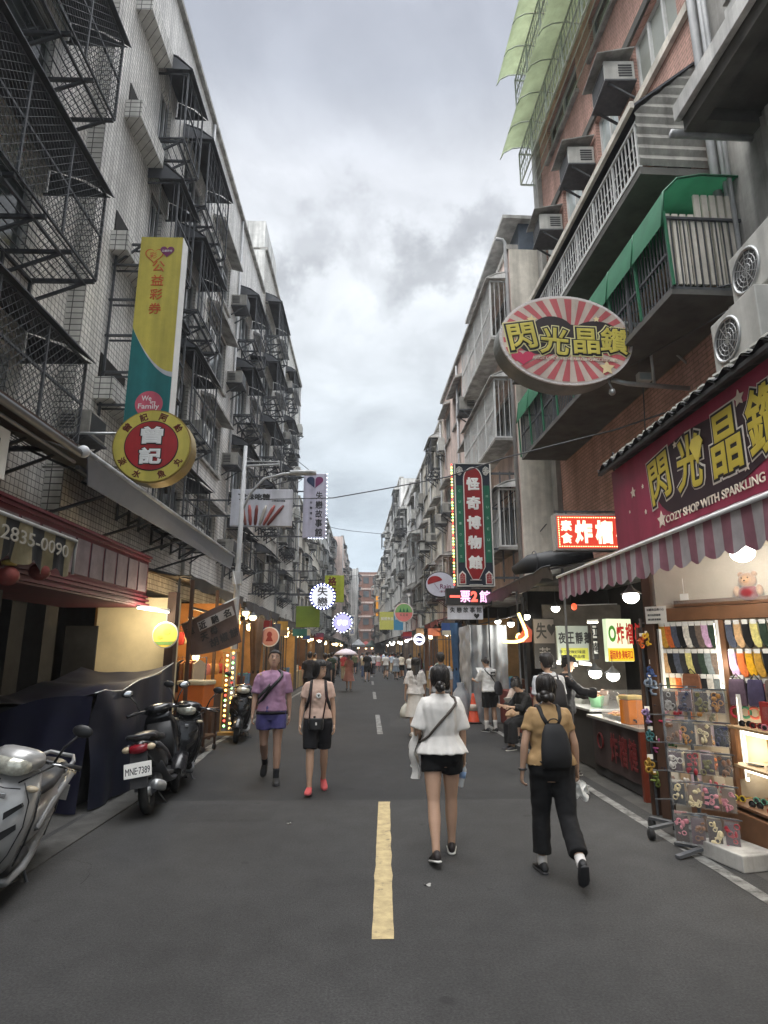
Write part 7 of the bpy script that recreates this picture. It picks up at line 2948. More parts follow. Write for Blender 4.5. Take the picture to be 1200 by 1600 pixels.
def person(label, loc, rz, h=1.7, female=False, skin=(0.42, 0.27, 0.19), hair=(0.019, 0.016, 0.015), style='short', top=None, bottom=None, shoes=None, ll=(0, 0), rl=(0, 0), la=(0, 6, 8), ra=(0, 6, 8), lean=0,
           head=(0, 0, 0), lf=0, rf=0, voxel=.011, bulk=1.0, seat=None, socks=None, grip=(0, 0), extras=None, group=None, detail=True, collar=None):
    """pose angles in degrees: leg (thigh forward, knee bend); arm (forward, sideways, elbow bend); foot pitch (toes down); head (turn, nod, tilt)"""
    t = thing('person', label, 'person', loc, rz, group)
    k = h / 1.70
    sk = mat('skin_%d' % int(skin[0] * 1000), skin, .55, var=.08, spec=.35)
    sw = .158 if female else .185
    hipw = .088
    LR = Matrix.Rotation(R(lean), 3, 'X')

    def ub(p):
        v = Vector(p) - Vector((0, 0, .93))
        return LR @ v + Vector((0, 0, .93))
    HR = Matrix.Rotation(R(head[0]), 3, 'Z') @ Matrix.Rotation(R(head[1]), 3, 'X') @ Matrix.Rotation(R(head[2]), 3, 'Y')
    piv = Vector((0, .01, 1.47))

    def hd(p):
        v = Vector(p) - piv
        w = min(1, max(0, (p[2] - 1.44) / .05))
        q = v.lerp(HR @ v, w)
        return ub(q + piv)
    # skeleton
    legs, arms = {}, {}
    for s_, (a, kn), fp in ((1, ll, lf), (-1, rl, rf)):
        H_ = Vector((s_ * hipw, 0, .90))
        d1 = Vector((s_ * .012, -math.sin(R(a)), -math.cos(R(a))))
        d2 = Vector((0, -math.sin(R(a - kn)), -math.cos(R(a - kn))))
        K_ = H_ + d1 * .42
        A_ = K_ + d2 * .40
        f = Vector((s_ * .12, -math.cos(R(fp)), -math.sin(R(fp)))).normalized()
        u = Vector((1, 0, 0)).cross(f)
        u = -u if u.z < 0 else u
        legs[s_] = (H_, K_, A_, f, u.normalized())
    low = min(min((A - u * .085).z, (A - u * .085 + f * .17).z, (A - u * .085 - f * .07).z) for (_, _, A, f, u) in legs.values())
    dz = -low if seat is None else seat / k - .86
    for s_, (a, sd, e) in ((1, la), (-1, ra)):
        S_ = ub((s_ * sw, .005, 1.362))
        d1 = Vector((s_ * math.sin(R(sd)), -math.sin(R(a)) * math.cos(R(sd)), -math.cos(R(a)) * math.cos(R(sd))))
        sd2 = sd * .4 - (12 if e > 40 else 0)
        d2 = Vector((s_ * math.sin(R(sd2)), -math.sin(R(a + e)), -math.cos(R(a + e)))).normalized()
        E_ = S_ + d1 * .275
        W_ = E_ + d2 * .235
        arms[s_] = (S_, E_, W_, d2)

    def tf(x, y, z):
        return (k * x, k * y, k * (z + dz))
    B = bulk
    TOR = [(.78, .10 * B, .0, .08 * B), (.84, .155 * B, .01, .105 * B), (.91, .165 * B, .012, .115 * B), (.98, .152 * B, .005, .102 * B), (1.06, .132 * B, .0, .092 * B), (1.14, .140 * B, -.004, .098 * B),
           (1.22, .152 * B, -.006, .108 * B), (1.30, .160 * B, -.002, .105 * B), (1.355, .150 * B, .004, .086 * B), (1.39, .112, .008, .066), (1.415, .072, .008, .054), (1.44, .054, .008, .05), (1.46, .050, .008, .05)]
    if female:
        TOR = [(z, hw * (1.03 if z < .99 else .9), yc, hd_ * (1.03 if z < .99 else .96)) for z, hw, yc, hd_ in TOR]

    def torso(infl, z0, z1, flare=0.0, push=0.0, cinch=0.0, pleat=0.0):
        rows = [r for r in TOR if z0 <= r[0] <= z1]
        lo = [r for r in TOR if r[0] <= z0]
        if rows and rows[0][0] > z0 + .005 and lo:
            a_, b_ = lo[-1], rows[0]
            f_ = (z0 - a_[0]) / (b_[0] - a_[0])
            rows = [tuple(a_[i] + (b_[i] - a_[i]) * f_ for i in range(4))] + rows
        out = []
        for z, hw, yc, hdp in rows:
            fl = flare * max(0, (1.2 - z) / .4)
            w_ = max(hw + infl + fl, (.140 + infl + fl) if z < 1.3 and flare else 0)
            cz = 1 - cinch * math.exp(-((z - 1.03) / .05) ** 2)
            out.append((z, w_ * cz, yc, (hdp + infl * 1.05 + fl * .8) * cz))
        if pleat:
            return [[ub(p) for p in [(hw * (1 + pleat * math.sin(13 * a + z * 9) * (z < 1.36)) * math.cos(a), yc + hdp * (1 + pleat * math.sin(13 * a + z * 9) * (z < 1.36)) * math.sin(a), z) for a in [2 * PI * j / 60 for j in range(60)]]] for z, hw, yc, hdp in out]
        return [[ub(p) for p in r] for r in smooth_rings(out)]

    def arm_pts(s_, f0, f1, n=9):
        S_, E_, W_, _ = arms[s_]
        P = []
        for i in range(n):
            q = f0 + (f1 - f0) * i / (n - 1)
            P.append((q, S_.lerp(E_, min(1, q * 2)) if q <= .5 else E_.lerp(W_, (q - .5) * 2)))
        return P

    def arm_r(q):
        base = [(0, .048), (.12, .047), (.3, .041), (.48, .036), (.56, .038), (.68, .036), (.85, .028), (1, .024)]
        for (a, ra_), (b_, rb_) in zip(base, base[1:]):
            if q <= b_:
                return (ra_ + (rb_ - ra_) * (q - a) / (b_ - a)) * (.9 if female else 1.0) * (B * .5 + .5)
        return .025

    def leg_pts(s_, f0, f1, n=11):
        H_, K_, A_, _, _ = legs[s_]
        P = []
        for i in range(n):
            q = f0 + (f1 - f0) * i / (n - 1)
            P.append((q, H_.lerp(K_, min(1, q * 2)) if q <= .5 else K_.lerp(A_, (q - .5) * 2)))
        return P

    def leg_r(q):
        base = [(0, .086), (.15, .083), (.35, .066), (.47, .054), (.54, .052), (.66, .056), (.8, .045), (.93, .034), (1, .034)]
        for (a, ra_), (b_, rb_) in zip(base, base[1:]):
            if q <= b_:
                return (ra_ + (rb_ - ra_) * (q - a) / (b_ - a)) * (B * .6 + .4)
        return .034
    # body
    b = MB(tf=tf)
    b.loft(torso(0, .70, 1.5))
    b.loft([[hd(p) for p in r] for r in smooth_rings(HEADS, 20)])
    if detail:
        b.tube([hd((0, -.086, 1.602)), hd((0, -.099, 1.578)), hd((0, -.106, 1.562)), hd((0, -.090, 1.553))], [.007, .010, .014, .010], 8)
        b.tube([hd((-.028, -.084, 1.516)), hd((0, -.092, 1.515)), hd((.028, -.084, 1.516))], [.005, .008, .005], 6)
    for s_ in (-1, 1):
        b.ball(hd((s_ * .073, .008, 1.575)), (.011, .018, .028), 8, 6)
        P = arm_pts(s_, 0, 1)
        S_, E_, W_, d2 = arms[s_]
        b.tube([ub((s_ * (sw - .07), .005, 1.378))] + [p for _, p in P], [.042] + [arm_r(q) for q, _ in P], 12)
        # palm
        inw = Vector((-s_, 0, 0))
        fw = d2.cross(inw).normalized()
        fw = fw if fw.y < 0 else -fw
        b.tube([W_ - d2 * .01, W_ + d2 * .03, W_ + d2 * .065, W_ + d2 * .088], [.024, .034, .038, .034], 10, ry=[.019, .016, .014, .011], ref=fw)
        P = leg_pts(s_, 0.0, 1)
        H_, K_, A_, f, u = legs[s_]
        b.tube([p for _, p in P] + [A_ - u * .03 + f * .01], [leg_r(q) for q, _ in P] + [.03], 14)
    me = remesh(b, voxel * k, 5)
    if detail:
        b = MB(tf=tf)
        for s_, gr in ((1, grip[0]), (-1, grip[1])):
            S_, E_, W_, d2 = arms[s_]
            inw = Vector((-s_, 0, 0))
            inw = (inw - d2 * inw.dot(d2)).normalized()
            fw = d2.cross(inw).normalized()
            fw = fw if fw.y < 0 else -fw
            for i, (off, ln) in enumerate(((.028, .066), (.010, .074), (-.009, .068), (-.026, .054))):
                c1, c2, c3 = R(14 + gr * 30 + i * 4), R(34 + gr * 70 + i * 5), R(50 + gr * 105 + i * 5)
                p0 = W_ + d2 * .078 + fw * off
                p1 = p0 + (d2 * math.cos(c1) + inw * math.sin(c1)) * ln * .45
                p2 = p1 + (d2 * math.cos(c2) + inw * math.sin(c2)) * ln * .32
                p3 = p2 + (d2 * math.cos(c3) + inw * math.sin(c3)) * ln * .26
                b.tube([p0, p1, p2, p3], [.0092, .0085, .0078, .0055], 7)
            p0 = W_ + d2 * .025 + fw * .024
            p1 = p0 + (d2 * .7 + fw * .55 + inw * (.25 + gr * .3)).normalized() * .038
            p2 = p1 + (d2 * .9 + fw * .1 + inw * (.3 + gr * .6)).normalized() * .030
            b.tube([p0, p1, p2], [.012, .0095, .0065], 7)
        bm = bmesh.new()
        bm.from_mesh(me)
        m2 = b.mesh('fingers', [])
        bm.from_mesh(m2)
        bm.to_mesh(me)
        bm.free()
        bpy.data.meshes.remove(m2)
        for p in me.polygons:
            p.use_smooth = True
    me.materials.clear()
    me.materials.append(sk)
    me.name = 'body'
    link('body', me, t)
    # face
    if detail:
        for s_ in (-1, 1):
            b = MB(tf=tf)
            b.ball(hd((s_ * .031, -.0825, 1.596)), (.013, .006, .0055), 10, 6)
            e_ = b.build('eye', flat('eye_white', (200, 194, 188), .3), t)
            b = MB(tf=tf)
            b.ball(hd((s_ * .031, -.0875, 1.596)), (.006, .003, .006), 8, 6)
            b.build('iris', ink, e_)
            b = MB(tf=tf)
            b.tube([hd((s_ * .015, -.089, 1.614)), hd((s_ * .032, -.087, 1.619)), hd((s_ * .048, -.077, 1.613))], .0035, 5)
            b.build('eyebrow', mat('hair_dark', hair, .5), t)
        b = MB(tf=tf)
        b.tube([hd((-.022, -.0865, 1.522)), hd((-.008, -.0945, 1.525)), hd((0, -.0945, 1.5235)), hd((.008, -.0945, 1.525)), hd((.022, -.0865, 1.522))], [.002, .0045, .004, .0045, .002], 6)
        b.build('mouth', mat('lip_tone', (0.32, 0.13, 0.11), .45), t)
    # hair
    hm = mat('hair_%d' % int(hair[0] * 1000), hair, .42, var=.3, scale=60, spec=.5)
    b = MB(tf=tf)

    def hairline(a):
        # a: 0 = face side (-y), pi = nape
        fr = (1 + math.cos(a)) / 2
        if style == 'crop':
            return 1.605 + .052 * min(1, (fr - .45) / .4) if fr > .45 else 1.505 + .10 * (fr / .45) ** 2
        return (1.640 if fr > .72 else 1.575 if fr > .5 else 1.505) if style != 'bob' else (1.628 if fr > .75 else 1.46)

    def hp(u, v):
        a = 2 * PI * u - PI
        z1 = hairline(a)
        zt_ = 1.712
        z = zt_ - (zt_ - z1) * v
        rows = HEADS
        hw, yc, hdp = .016, .004, .02
        for r0, r1 in zip(rows, rows[1:]):
            if r0[0] <= z <= r1[0]:
                f_ = (z - r0[0]) / (r1[0] - r0[0])
                hw, yc, hdp = (r0[i] + (r1[i] - r0[i]) * f_ for i in (1, 2, 3))
        if z > 1.695:
            q = max(.02, (1.7125 - z) / .0175)
            hw, hdp = .034 * q, .04 * q
        if z < 1.53:
            hw, hdp, yc = max(hw, .062), max(hdp, .07), max(yc, 0.0)
        g_ = .014 + .007 * noise.noise((math.cos(a) * 5, math.sin(a) * 5, z * 14)) + (.010 if style in ('bob', 'long') else -.004 if style == 'crop' else .004)
        if v > .999:
            g_ = .003
        return hd((math.sin(a) * (hw + g_), yc - math.cos(a) * (hdp + g_), z))
    b.grid(hp, 36, 14)
    if style == 'long':
        def lh(u, v):
            a = R(-105 + 210 * u)
            z = 1.60 - .44 * v
            w = .088 + .02 * v - .02 * v * v
            yb = .075 + .035 * math.sin(PI * min(1, v * 1.2)) + .02 * v
            x = math.sin(a) * w * (1 + .06 * math.sin(u * 40))
            y = .0 + math.cos(a) * yb + .03 * v + .006 * math.sin(u * 55 + v * 4)
            z -= .04 * v * math.cos(a * 1.3) + .02 * v * math.sin(u * 31)
            return ub((x, y, z))
        b.grid(lh, 44, 14)
        b.grid(lambda u, v: tuple(Vector(lh(u, v)) * 1 + Vector((0, -.02, 0))), 44, 14)
    if style in ('bun', 'knot'):
        for k_ in range(5):
            a = 2 * PI * k_ / 5
            q = (1.50, .105) if style == 'bun' else (1.505, .08)
            b.ball(hd((.018 * math.cos(a), q[1] + .012 * math.sin(a * 2), q[0] + .022 * math.sin(a))), (.034, .03, .034) if style == 'bun' else (.045, .032, .032), 10, 7)
    if style == 'knot':
        for x in (-.055, 0, .055):
            b.ball(hd((x, .085, 1.49)), (.036, .03, .045), 10, 7)
    if detail:
        r3 = random.Random(sum(map(ord, label)) % 1000)
        for j in range(64):
            u = (j + r3.uniform(-.4, .4)) / 64
            off = r3.uniform(.0, .006)
            v1 = r3.uniform(.8, 1.04)
            P = []
            for i in range(9):
                v = .03 + (v1 - .03) * i / 8
                q = Vector(hp(u + .012 * math.sin(v * 5 + j), min(v, .995)))
                c_ = Vector(hd((0, .004, 1.60)))
                P.append(q + (q - c_).normalized() * off - Vector((0, 0, max(0, v - .995) * .2)))
            b.tube(P, [.0035 + .001 * math.sin(i) for i in range(8)] + [.001], 5)
    b.build('hair', hm, t, fix=False)
    # top
    if top:
        c = top
        b = MB(tf=tf)
        z0 = c.get('hem', .86)
        b.loft(torso(c.get('loose', .018), z0, 1.44, c.get('flare', .02), 0, c.get('cinch', 0), c.get('pleat', 0)))
        sl = c.get('sleeve', .36)
        if sl:
            for s_ in (-1, 1):
                P = arm_pts(s_, 0, sl, 7)
                b.tube([ub((s_ * (sw - .08), .005, 1.378))] + [p for _, p in P], [.045] + [arm_r(q) * (.96 + .2 * q) + .004 + c.get('slv', .018) * (.1 + 1.9 * q) for q, _ in P], 14)
        me = remesh(b, max(voxel, .011) * k, 5, c.get('wr', .008) * k, sum(map(ord, label)) % 50, c.get('fold', .010) * 1.35 * k)
        me.materials.clear()
        me.materials.append(flat('cloth_%d_%d_%d' % c['col'], c['col'], .9, var=.1, scale=7, bump=.15, bscale=300))
        o_ = link(c.get('name', 'shirt'), me, t)
        if c.get('trim'):
            b = MB(tf=tf)
            b.tube([ub((.058 * math.cos(a), .006 + .052 * math.sin(a), 1.438 - .02 * (1 - math.sin(a)) / 2)) for a in [2 * PI * j / 20 for j in range(21)]], .008, 6)
            b.build('collar', flat('cloth_trim', c['trim'], .9), o_)
            if c.get('hemband'):
                rr = torso(c.get('loose', .018) + .006, z0 - .001, z0 + .03, c.get('flare', .02))
                base = torso(c.get('loose', .018) + .008, z0, 1.2, c.get('flare', .02))[0]
                b = MB(tf=tf)
                b.loft([[p + Vector((0, 0, d)) for p in base] for d in (-.035, .0)])
                b.build('hem_band', flat('cloth_trim', c['trim'], .9), o_)
    # bottom
    if bottom:
        c = bottom
        b = MB(tf=tf)
        if c['kind'] in ('shorts', 'pants'):
            b.loft([r for r in torso(.012 + c.get('loose', .01) * .4, .79, 1.02)])
            for s_ in (-1, 1):
                P = leg_pts(s_, .0, c['to'], 10)
                b.tube([p for _, p in P], [max(leg_r(q), c.get('min', 0)) + .010 + c.get('loose', .01) * (.5 + q) for q, _ in P], 16)
            me = remesh(b, max(voxel, .011) * k, 4, .005 * k, 3, .006 * k)
        else:
            n = 28
            rings = []
            for i in range(9):
                v = i / 8
                z = 1.02 - (1.02 - c['to']) * v
                w = .150 + c.get('flare', .12) * v ** 1.1
                rings.append([ub((w * math.cos(2 * PI * j / n) * (1 + .05 * v * math.sin(j * 2.2)), .01 + (w * .8) * math.sin(2 * PI * j / n) * (1 + .06 * v * math.sin(j * 1.7)), z)) for j in range(n)])
            b.loft(rings, False)
            me = b.mesh('skirt', [], False)
        me.materials.clear()
        me.materials.append(flat('cloth_%d_%d_%d' % c['col'], c['col'], .9, var=.12, scale=9, bump=.15, bscale=300))
        link({'shorts': 'shorts', 'pants': 'trousers', 'skirt': 'skirt'}[c['kind']], me, t)
    # shoes and socks
    for s_ in (-1, 1):
        H_, K_, A_, f, u = legs[s_]
        sd = f.cross(u).normalized()
        bs = A_ - u * .085
        ring = lambda q, hw, z0, z1: [bs + f * q + sd * hw * math.cos(2 * PI * j / 14) + u * (z0 + (z1 - z0) * (.5 + .5 * math.sin(2 * PI * j / 14))) for j in range(14)]
        sc_ = shoes or {'col': (40, 40, 42), 'sole': (190, 188, 180)}
        b = MB(tf=tf)
        b.loft([ring(-.075, .018, .018, .05), ring(-.065, .030, .012, .085), ring(-.03, .036, .012, .10), ring(.01, .038, .012, .092), ring(.05, .042, .012, .072), ring(.10, .046, .012, .055), ring(.145, .040, .012, .042), ring(.17, .018, .014, .03)])
        so = b.build('shoe', flat('shoe_%d_%d_%d' % sc_['col'], sc_['col'], .6, var=.1), t)
        b = MB(tf=tf)
        b.loft([ring(-.08, .018, 0, .018), ring(-.068, .034, 0, .022), ring(-.02, .039, 0, .022), ring(.05, .044, 0, .022), ring(.10, .049, 0, .022), ring(.15, .042, 0, .022), ring(.178, .018, .003, .02)])
        b.build('sole', flat('sole_%d_%d_%d' % sc_['sole'], sc_['sole'], .7), so)
        if socks:
            b = MB(tf=tf)
            P = leg_pts(s_, 1 - socks[0], 1.0, 5)
            b.tube([p for _, p in P] + [A_ - u * .03], [leg_r(q) + .006 for q, _ in P] + [.036], 12)
            b.build('sock', flat('sock_tone_%d' % socks[1][0], socks[1], .95), t)
    if extras:
        extras(t, dict(tf=tf, ub=ub, hd=hd, arms=arms, legs=legs, torso=torso, k=k, dz=dz, TOR=TOR))
    return t


def tor_at(env, z):
    T = env['TOR']
    for a, b_ in zip(T, T[1:]):
        if a[0] <= z <= b_[0]:
            f = (z - a[0]) / (b_[0] - a[0])
            return tuple(a[i] + (b_[i] - a[i]) * f for i in range(4))
    return T[-1]


def cross_strap(t, env, hi=1, m=None, infl=.034, r=.011, z0=.98, z1=1.42, name='strap'):
    pts = []
    for j in range(25):
        a = 2 * PI * j / 24
        z = (z0 + z1) / 2 + (z1 - z0) / 2 * math.cos(a) * hi
        _, hw, yc, hdp = tor_at(env, z)
        hw = min(hw, .12) if z > 1.38 else hw
        pts.append(env['ub'](((hw + infl * (.3 if z > 1.4 else 1)) * math.cos(a), yc + (hdp + infl) * math.sin(a), z + (.012 if z > 1.38 else 0))))
    b = MB(tf=env['tf'])
    b.tube(pts, r, 8)
    return b.build(name, m or black, t)


def backpack(env, t, col, w=.15, z0=.92, z1=1.30, dep=.1, m=None, infl=.03):
    m = m or flat('pack_%d_%d_%d' % col, col, .75, var=.15, scale=9)
    ub = env['ub']
    b = MB(tf=env['tf'])
    yb = .115 + infl
    rings = []
    for z, k_, d_ in ((z0, .8, .5), (z0 + .02, .96, .8), (z0 + .1, 1.0, 1.1), ((z0 + z1) / 2, .97, 1.0), (z1 - .08, .82, .8), (z1 - .02, .6, .55), (z1, .4, .3)):
        rings.append([ub((w * k_ * math.copysign(abs(math.cos(a)) ** .6, math.cos(a)), yb + dep * d_ * (.5 + .5 * math.sin(a)), z)) for a in [2 * PI * j / 20 for j in range(20)]])
    b.loft(rings)
    p = b.build('backpack', m, t)
    b = MB(tf=env['tf'])
    for s_ in (-1, 1):
        b.tube([ub((s_ * .04, yb, z1 - .02)), ub((s_ * .075, .10 + infl * .6, 1.33)), ub((s_ * .09, .06, 1.415)), ub((s_ * .095, -.01, 1.432)), ub((s_ * .10, -.085 - infl * .6, 1.36)), ub((s_ * .115, -.105 - infl * .7, 1.22)), ub((s_ * .155, -.05, 1.08)), ub((s_ * .16, .06, z0 + .08)), ub((s_ * w * .8, yb, z0 + .05))], .02, 8, ry=.009)
    b.build('strap', m, p)
    b = MB(tf=env['tf'])
    b.tube([ub((.0 + .05 * math.cos(a), yb + .02 + .02 * math.sin(a), z1 + .0 + .04 * math.sin(a))) for a in [PI * j / 8 for j in range(9)]], .006, 5)
    b.build('loop', m, p)
    return p


def held(env, s_, drop=.10):
    S_, E_, W_, d2 = env['arms'][s_]
    p = W_ + d2 * drop + Vector((-s_ * .02, 0, 0))
    return Vector(env['tf'](*p))


def world_of(t, p):
    return Matrix.Translation(t.location) @ Matrix.Rotation(t.rotation_euler[2], 4, 'Z') @ Vector(p)


HELD = {}


def remember(key, s_, drop=.10):
    def f(t, env):
        HELD[key] = world_of(t, held(env, s_, drop))
    return f


# 1 woman in the white blouse
def x1(t, env):
    cross_strap(t, env, -1, flat('strap_brown', (70, 62, 56), .7), .05, .012, 1.0, 1.42)
    HELD['bottle'] = world_of(t, held(env, -1, .11))
    HELD['jacket'] = world_of(t, held(env, 1, -.1))


person('woman in white blouse and black shorts walking away, hair in a low bun', (0.66, 5.80, 0), R(180), 1.60, True, style='bun', top=dict(col=(206, 203, 198), hem=.90, loose=.040, flare=.035, sleeve=.46, slv=.045, wr=.002, fold=.005, name='blouse', cinch=.17, pleat=.045),
       bottom=dict(kind='shorts', col=(22, 22, 24), to=.20, loose=.022), ll=(-14, 8), rl=(12, 6), lf=14, rf=-4, la=(-4, 14, 58), ra=(2, 10, 12), lean=2, shoes={'col': (40, 34, 34), 'sole': (196, 194, 188)}, skin=(0.46, 0.29, 0.20), bulk=1.10, grip=(.4, .55), head=(-6, 4, 0), extras=x1, voxel=.009)
p = HELD['bottle']
t = thing('water_bottle', 'clear plastic water bottle with blue label in the hand of the woman in white', 'bottle', p - Vector((.0, 0, .05)), 0)
t.rotation_euler = (0, R(14), 0)
b = MB()
b.lathe([(.012, .075), (.013, .06), (.03, .035), (.032, .0), (.030, -.05), (.032, -.11), (.026, -.12)], n=16)
b.build('bottle', mat('bottle_plastic', (.7, .75, .78), .1, var=0, alpha=.55, spec=.8), t)
MB().lathe([(.0325, .015), (.033, .015), (.033, -.04), (.0325, -.04)], n=16).build('label_band', flat('label_blue', (130, 160, 200), .5), t)
MB().lathe([(.014, .092), (.014, .074)], n=14).build('cap', white, t)
p = HELD['jacket']
t = thing('jacket', 'white jacket draped over the left arm of the woman in white', 'jacket', p)
b = MB()
b.grid(lambda u, v: (-.05 + .02 * math.sin(v * 9) - .03 * math.sin(PI * u) + .03 * v * math.sin(u * 14), (u - .5) * .26 * (1 + .3 * v), .10 - v * .40 - .05 * math.sin(u * 5) * v + .03 * math.sin(u * PI)), 24, 16)
b.grid(lambda u, v: (.055 + .02 * math.sin(v * 7 + 1) * v + .02 * v * math.sin(u * 12), (u - .5) * .26 * (1 + .3 * v), .10 - v * .34 + .03 * math.sin(u * PI)), 24, 16)
b.grid(lambda u, v: (-.05 - .03 * math.sin(PI * u) + v * (.105 + .03 * math.sin(PI * u)), (u - .5) * .26, .10 + .03 * math.sin(u * PI) + .03 * math.sin(v * PI)), 24, 6)
b.build('cloth', flat('jacket_white', (206, 204, 200), .9, var=.1), t, fix=False)


# 2 woman in the tan shirt
def x2(t, env):
    backpack(env, t, (24, 24, 26), .135, .90, 1.28, .10)
    b = MB(tf=env['tf'])
    S_, E_, W_, d2 = env['arms'][1]
    b.torus(W_ - d2 * .015, .03, .010, 'z', 16, 6)
    b.build('wristwatch', black, t)
    HELD['tissue'] = world_of(t, held(env, -1, .12))


person('woman in tan T-shirt and black trousers walking away with a black backpack', (1.50, 5.32, 0), R(180), 1.54, True, style='knot', hair=(0.018, 0.014, 0.012), top=dict(col=(150, 122, 84), hem=.92, loose=.026, flare=.018, sleeve=.30, slv=.018, fold=.010),
       bottom=dict(kind='pants', col=(20, 20, 22), to=.90, loose=.012, min=.058), ll=(10, 4), rl=(-14, 34), lf=0, rf=52, la=(-8, 16, 14), ra=(-2, 15, 16), lean=3, shoes={'col': (34, 34, 36), 'sole': (50, 50, 52)}, socks=(.08, (214, 210, 206)), skin=(0.40, 0.25, 0.17), bulk=1.16, grip=(.25, .6), head=(-24, 6, 0), extras=x2, voxel=.009)
p = HELD['tissue']
t = thing('paper_napkin', 'crumpled white paper napkin in the hand of the woman in tan', 'napkin', p)
b = MB()
b.grid(lambda u, v: ((u - .5) * .11 + .02 * math.sin(v * 8) + .03 * v, .02 * math.sin(u * 9 + v * 4), -.13 * v + .02 * math.sin(u * 7)), 12, 12)
b.grid(lambda u, v: ((u - .2) * .10 + .03 * v, .03 * math.cos(u * 8), -.09 * v + .01 * math.sin(u * 9) - .01), 10, 10)
b.build('sheet', paper, t, fix=False)


# 3 man in pink
def x3(t, env):
    cross_strap(t, env, 1, black, .03, .022, 1.0, 1.42)
    ub = env['ub']
    b = MB(tf=env['tf'])
    b.loft([[ub((-.10 + x, -.135 - .03 * d - .02, 1.16 + z + x * 1.1)) for z, d in ((-.03, 0), (-.025, 1), (.025, 1), (.03, 0))] for x in (-.08, -.06, .0, .08)])
    b.build('chest_bag', black, t)


person('man in pink T-shirt and purple shorts walking towards the camera', (-1.33, 8.95, 0), R(4), 1.74, False, style='crop', top=dict(col=(160, 124, 150), hem=.90, loose=.028, flare=.016, sleeve=.42, slv=.026, trim=(28, 26, 30), hemband=True, fold=.010),
       bottom=dict(kind='shorts', col=(78, 74, 126), to=.27, loose=.035), ll=(6, 2), rl=(-4, 42), lf=0, rf=58, la=(-6, 8, 12), ra=(6, 9, 14), lean=-2, head=(6, -10, 4), shoes={'col': (30, 29, 30), 'sole': (44, 44, 46)}, socks=(.13, (30, 30, 34)), skin=(0.36, 0.22, 0.155), extras=x3, voxel=.010)


# 4 woman in the pale pink shirt
def x4(t, env):
    ub = env['ub']
    pk = flat('pack_dark_red', (54, 26, 28), .8)
    backpack(env, t, (40, 36, 38), .15, .88, 1.30, .12)
    b = MB(tf=env['tf'])
    b.loft([[ub((-.02 + w * math.copysign(abs(math.cos(a)) ** .6, math.cos(a)), -.165 - .035 * math.sin(a), z)) for a in [2 * PI * j / 16 for j in range(16)]] for z, w in ((.80, .085), (.815, .10), (.88, .105), (.935, .10), (.945, .09))])
    p_ = b.build('waist_bag', black, t)
    b = MB(tf=env['tf'])
    b.box(ub((-.02, -.206, .88)), (.022, .004, .035))
    b.build('tag', paper, p_)
    b = MB(tf=env['tf'])
    b.tube([ub((-.11, -.14, .94)), ub((-.10, -.15, 1.2)), ub((-.09, -.07, 1.40))], .010, 6)
    b.tube([ub((.07, -.16, .94)), ub((.11, -.15, 1.2)), ub((.10, -.07, 1.40))], .010, 6)
    b.build('strap', pk, p_)
    b = MB(tf=env['tf'])
    c = ub((0.005, -.137, 1.235))
    for j in range(8):
        a = j * PI / 4
        b.ball(c + Vector((.024 * math.cos(a), 0, .024 * math.sin(a))), (.014, .006, .014), 8, 5)
    fl_ = b.build('flower_print', white, t)
    b = MB(tf=env['tf'])
    b.ball(c + Vector((0, -.005, 0)), (.011, .005, .011), 8, 5)
    b.build('flower_eye', ink, fl_)


person('woman in pale pink T-shirt and black knee shorts, head turned to her left', (-0.64, 8.30, 0), R(4), 1.60, True, style='bob', top=dict(col=(206, 176, 160), hem=.93, loose=.022, flare=.015, sleeve=.30, slv=.026, fold=.008),
       bottom=dict(kind='shorts', col=(26, 26, 30), to=.43, loose=.028), ll=(-10, 16), rl=(10, 4), lf=24, rf=-2, la=(-4, 10, 10), ra=(2, 12, 14), head=(50, 4, 0), shoes={'col': (196, 84, 84), 'sole': (150, 70, 76)}, skin=(0.46, 0.30, 0.215), extras=x4, voxel=.010)


# 5 woman with long hair
def x5(t, env):
    HELD['bag5'] = world_of(t, held(env, 1, .12))


person('woman with long black hair in a white dress, walking away past mid street', (1.02, 13.6, 0), R(178), 1.60, True, style='long', top=dict(col=(190, 186, 182), hem=.9, loose=.03, flare=.02, sleeve=.46, slv=.03),
       bottom=dict(kind='skirt', col=(196, 192, 186), to=.42, flare=.09), ll=(-8, 6), rl=(8, 4), la=(0, 12, 10), ra=(0, 8, 10), shoes={'col': (180, 176, 170), 'sole': (170, 166, 160)}, extras=x5, voxel=.013)
p = HELD['bag5']
t = thing('shopping_bag', 'soft pale shopping bag in the hand of the long-haired woman', 'bag', p)
b = MB()
b.loft([[(w * math.cos(2 * PI * j / 14), w * .6 * math.sin(2 * PI * j / 14), z) for j in range(14)] for z, w in ((-.05, .02), (-.12, .09), (-.24, .13), (-.33, .12), (-.35, .05))])
b.build('bag', flat('bag_pale', (186, 186, 176), .6), t)
b = MB()
b.tube([(0, 0, .0), (.02, 0, -.08)], .012, 6)
b.build('handle', flat('bag_pale', (186, 186, 176)), t)


def x6(t, env):
    backpack(env, t, (26, 26, 28), .15, .95, 1.38, .12)


person('man in grey T-shirt with black backpack walking away in mid street', (1.54, 13.4, 0), R(184), 1.70, False, style='crop', top=dict(col=(150, 152, 156), hem=.88, loose=.03, sleeve=.4, slv=.025), bottom=dict(kind='shorts', col=(50, 52, 58), to=.42, loose=.03), ll=(10, 4), rl=(-12, 20), rf=30, extras=x6, voxel=.013)


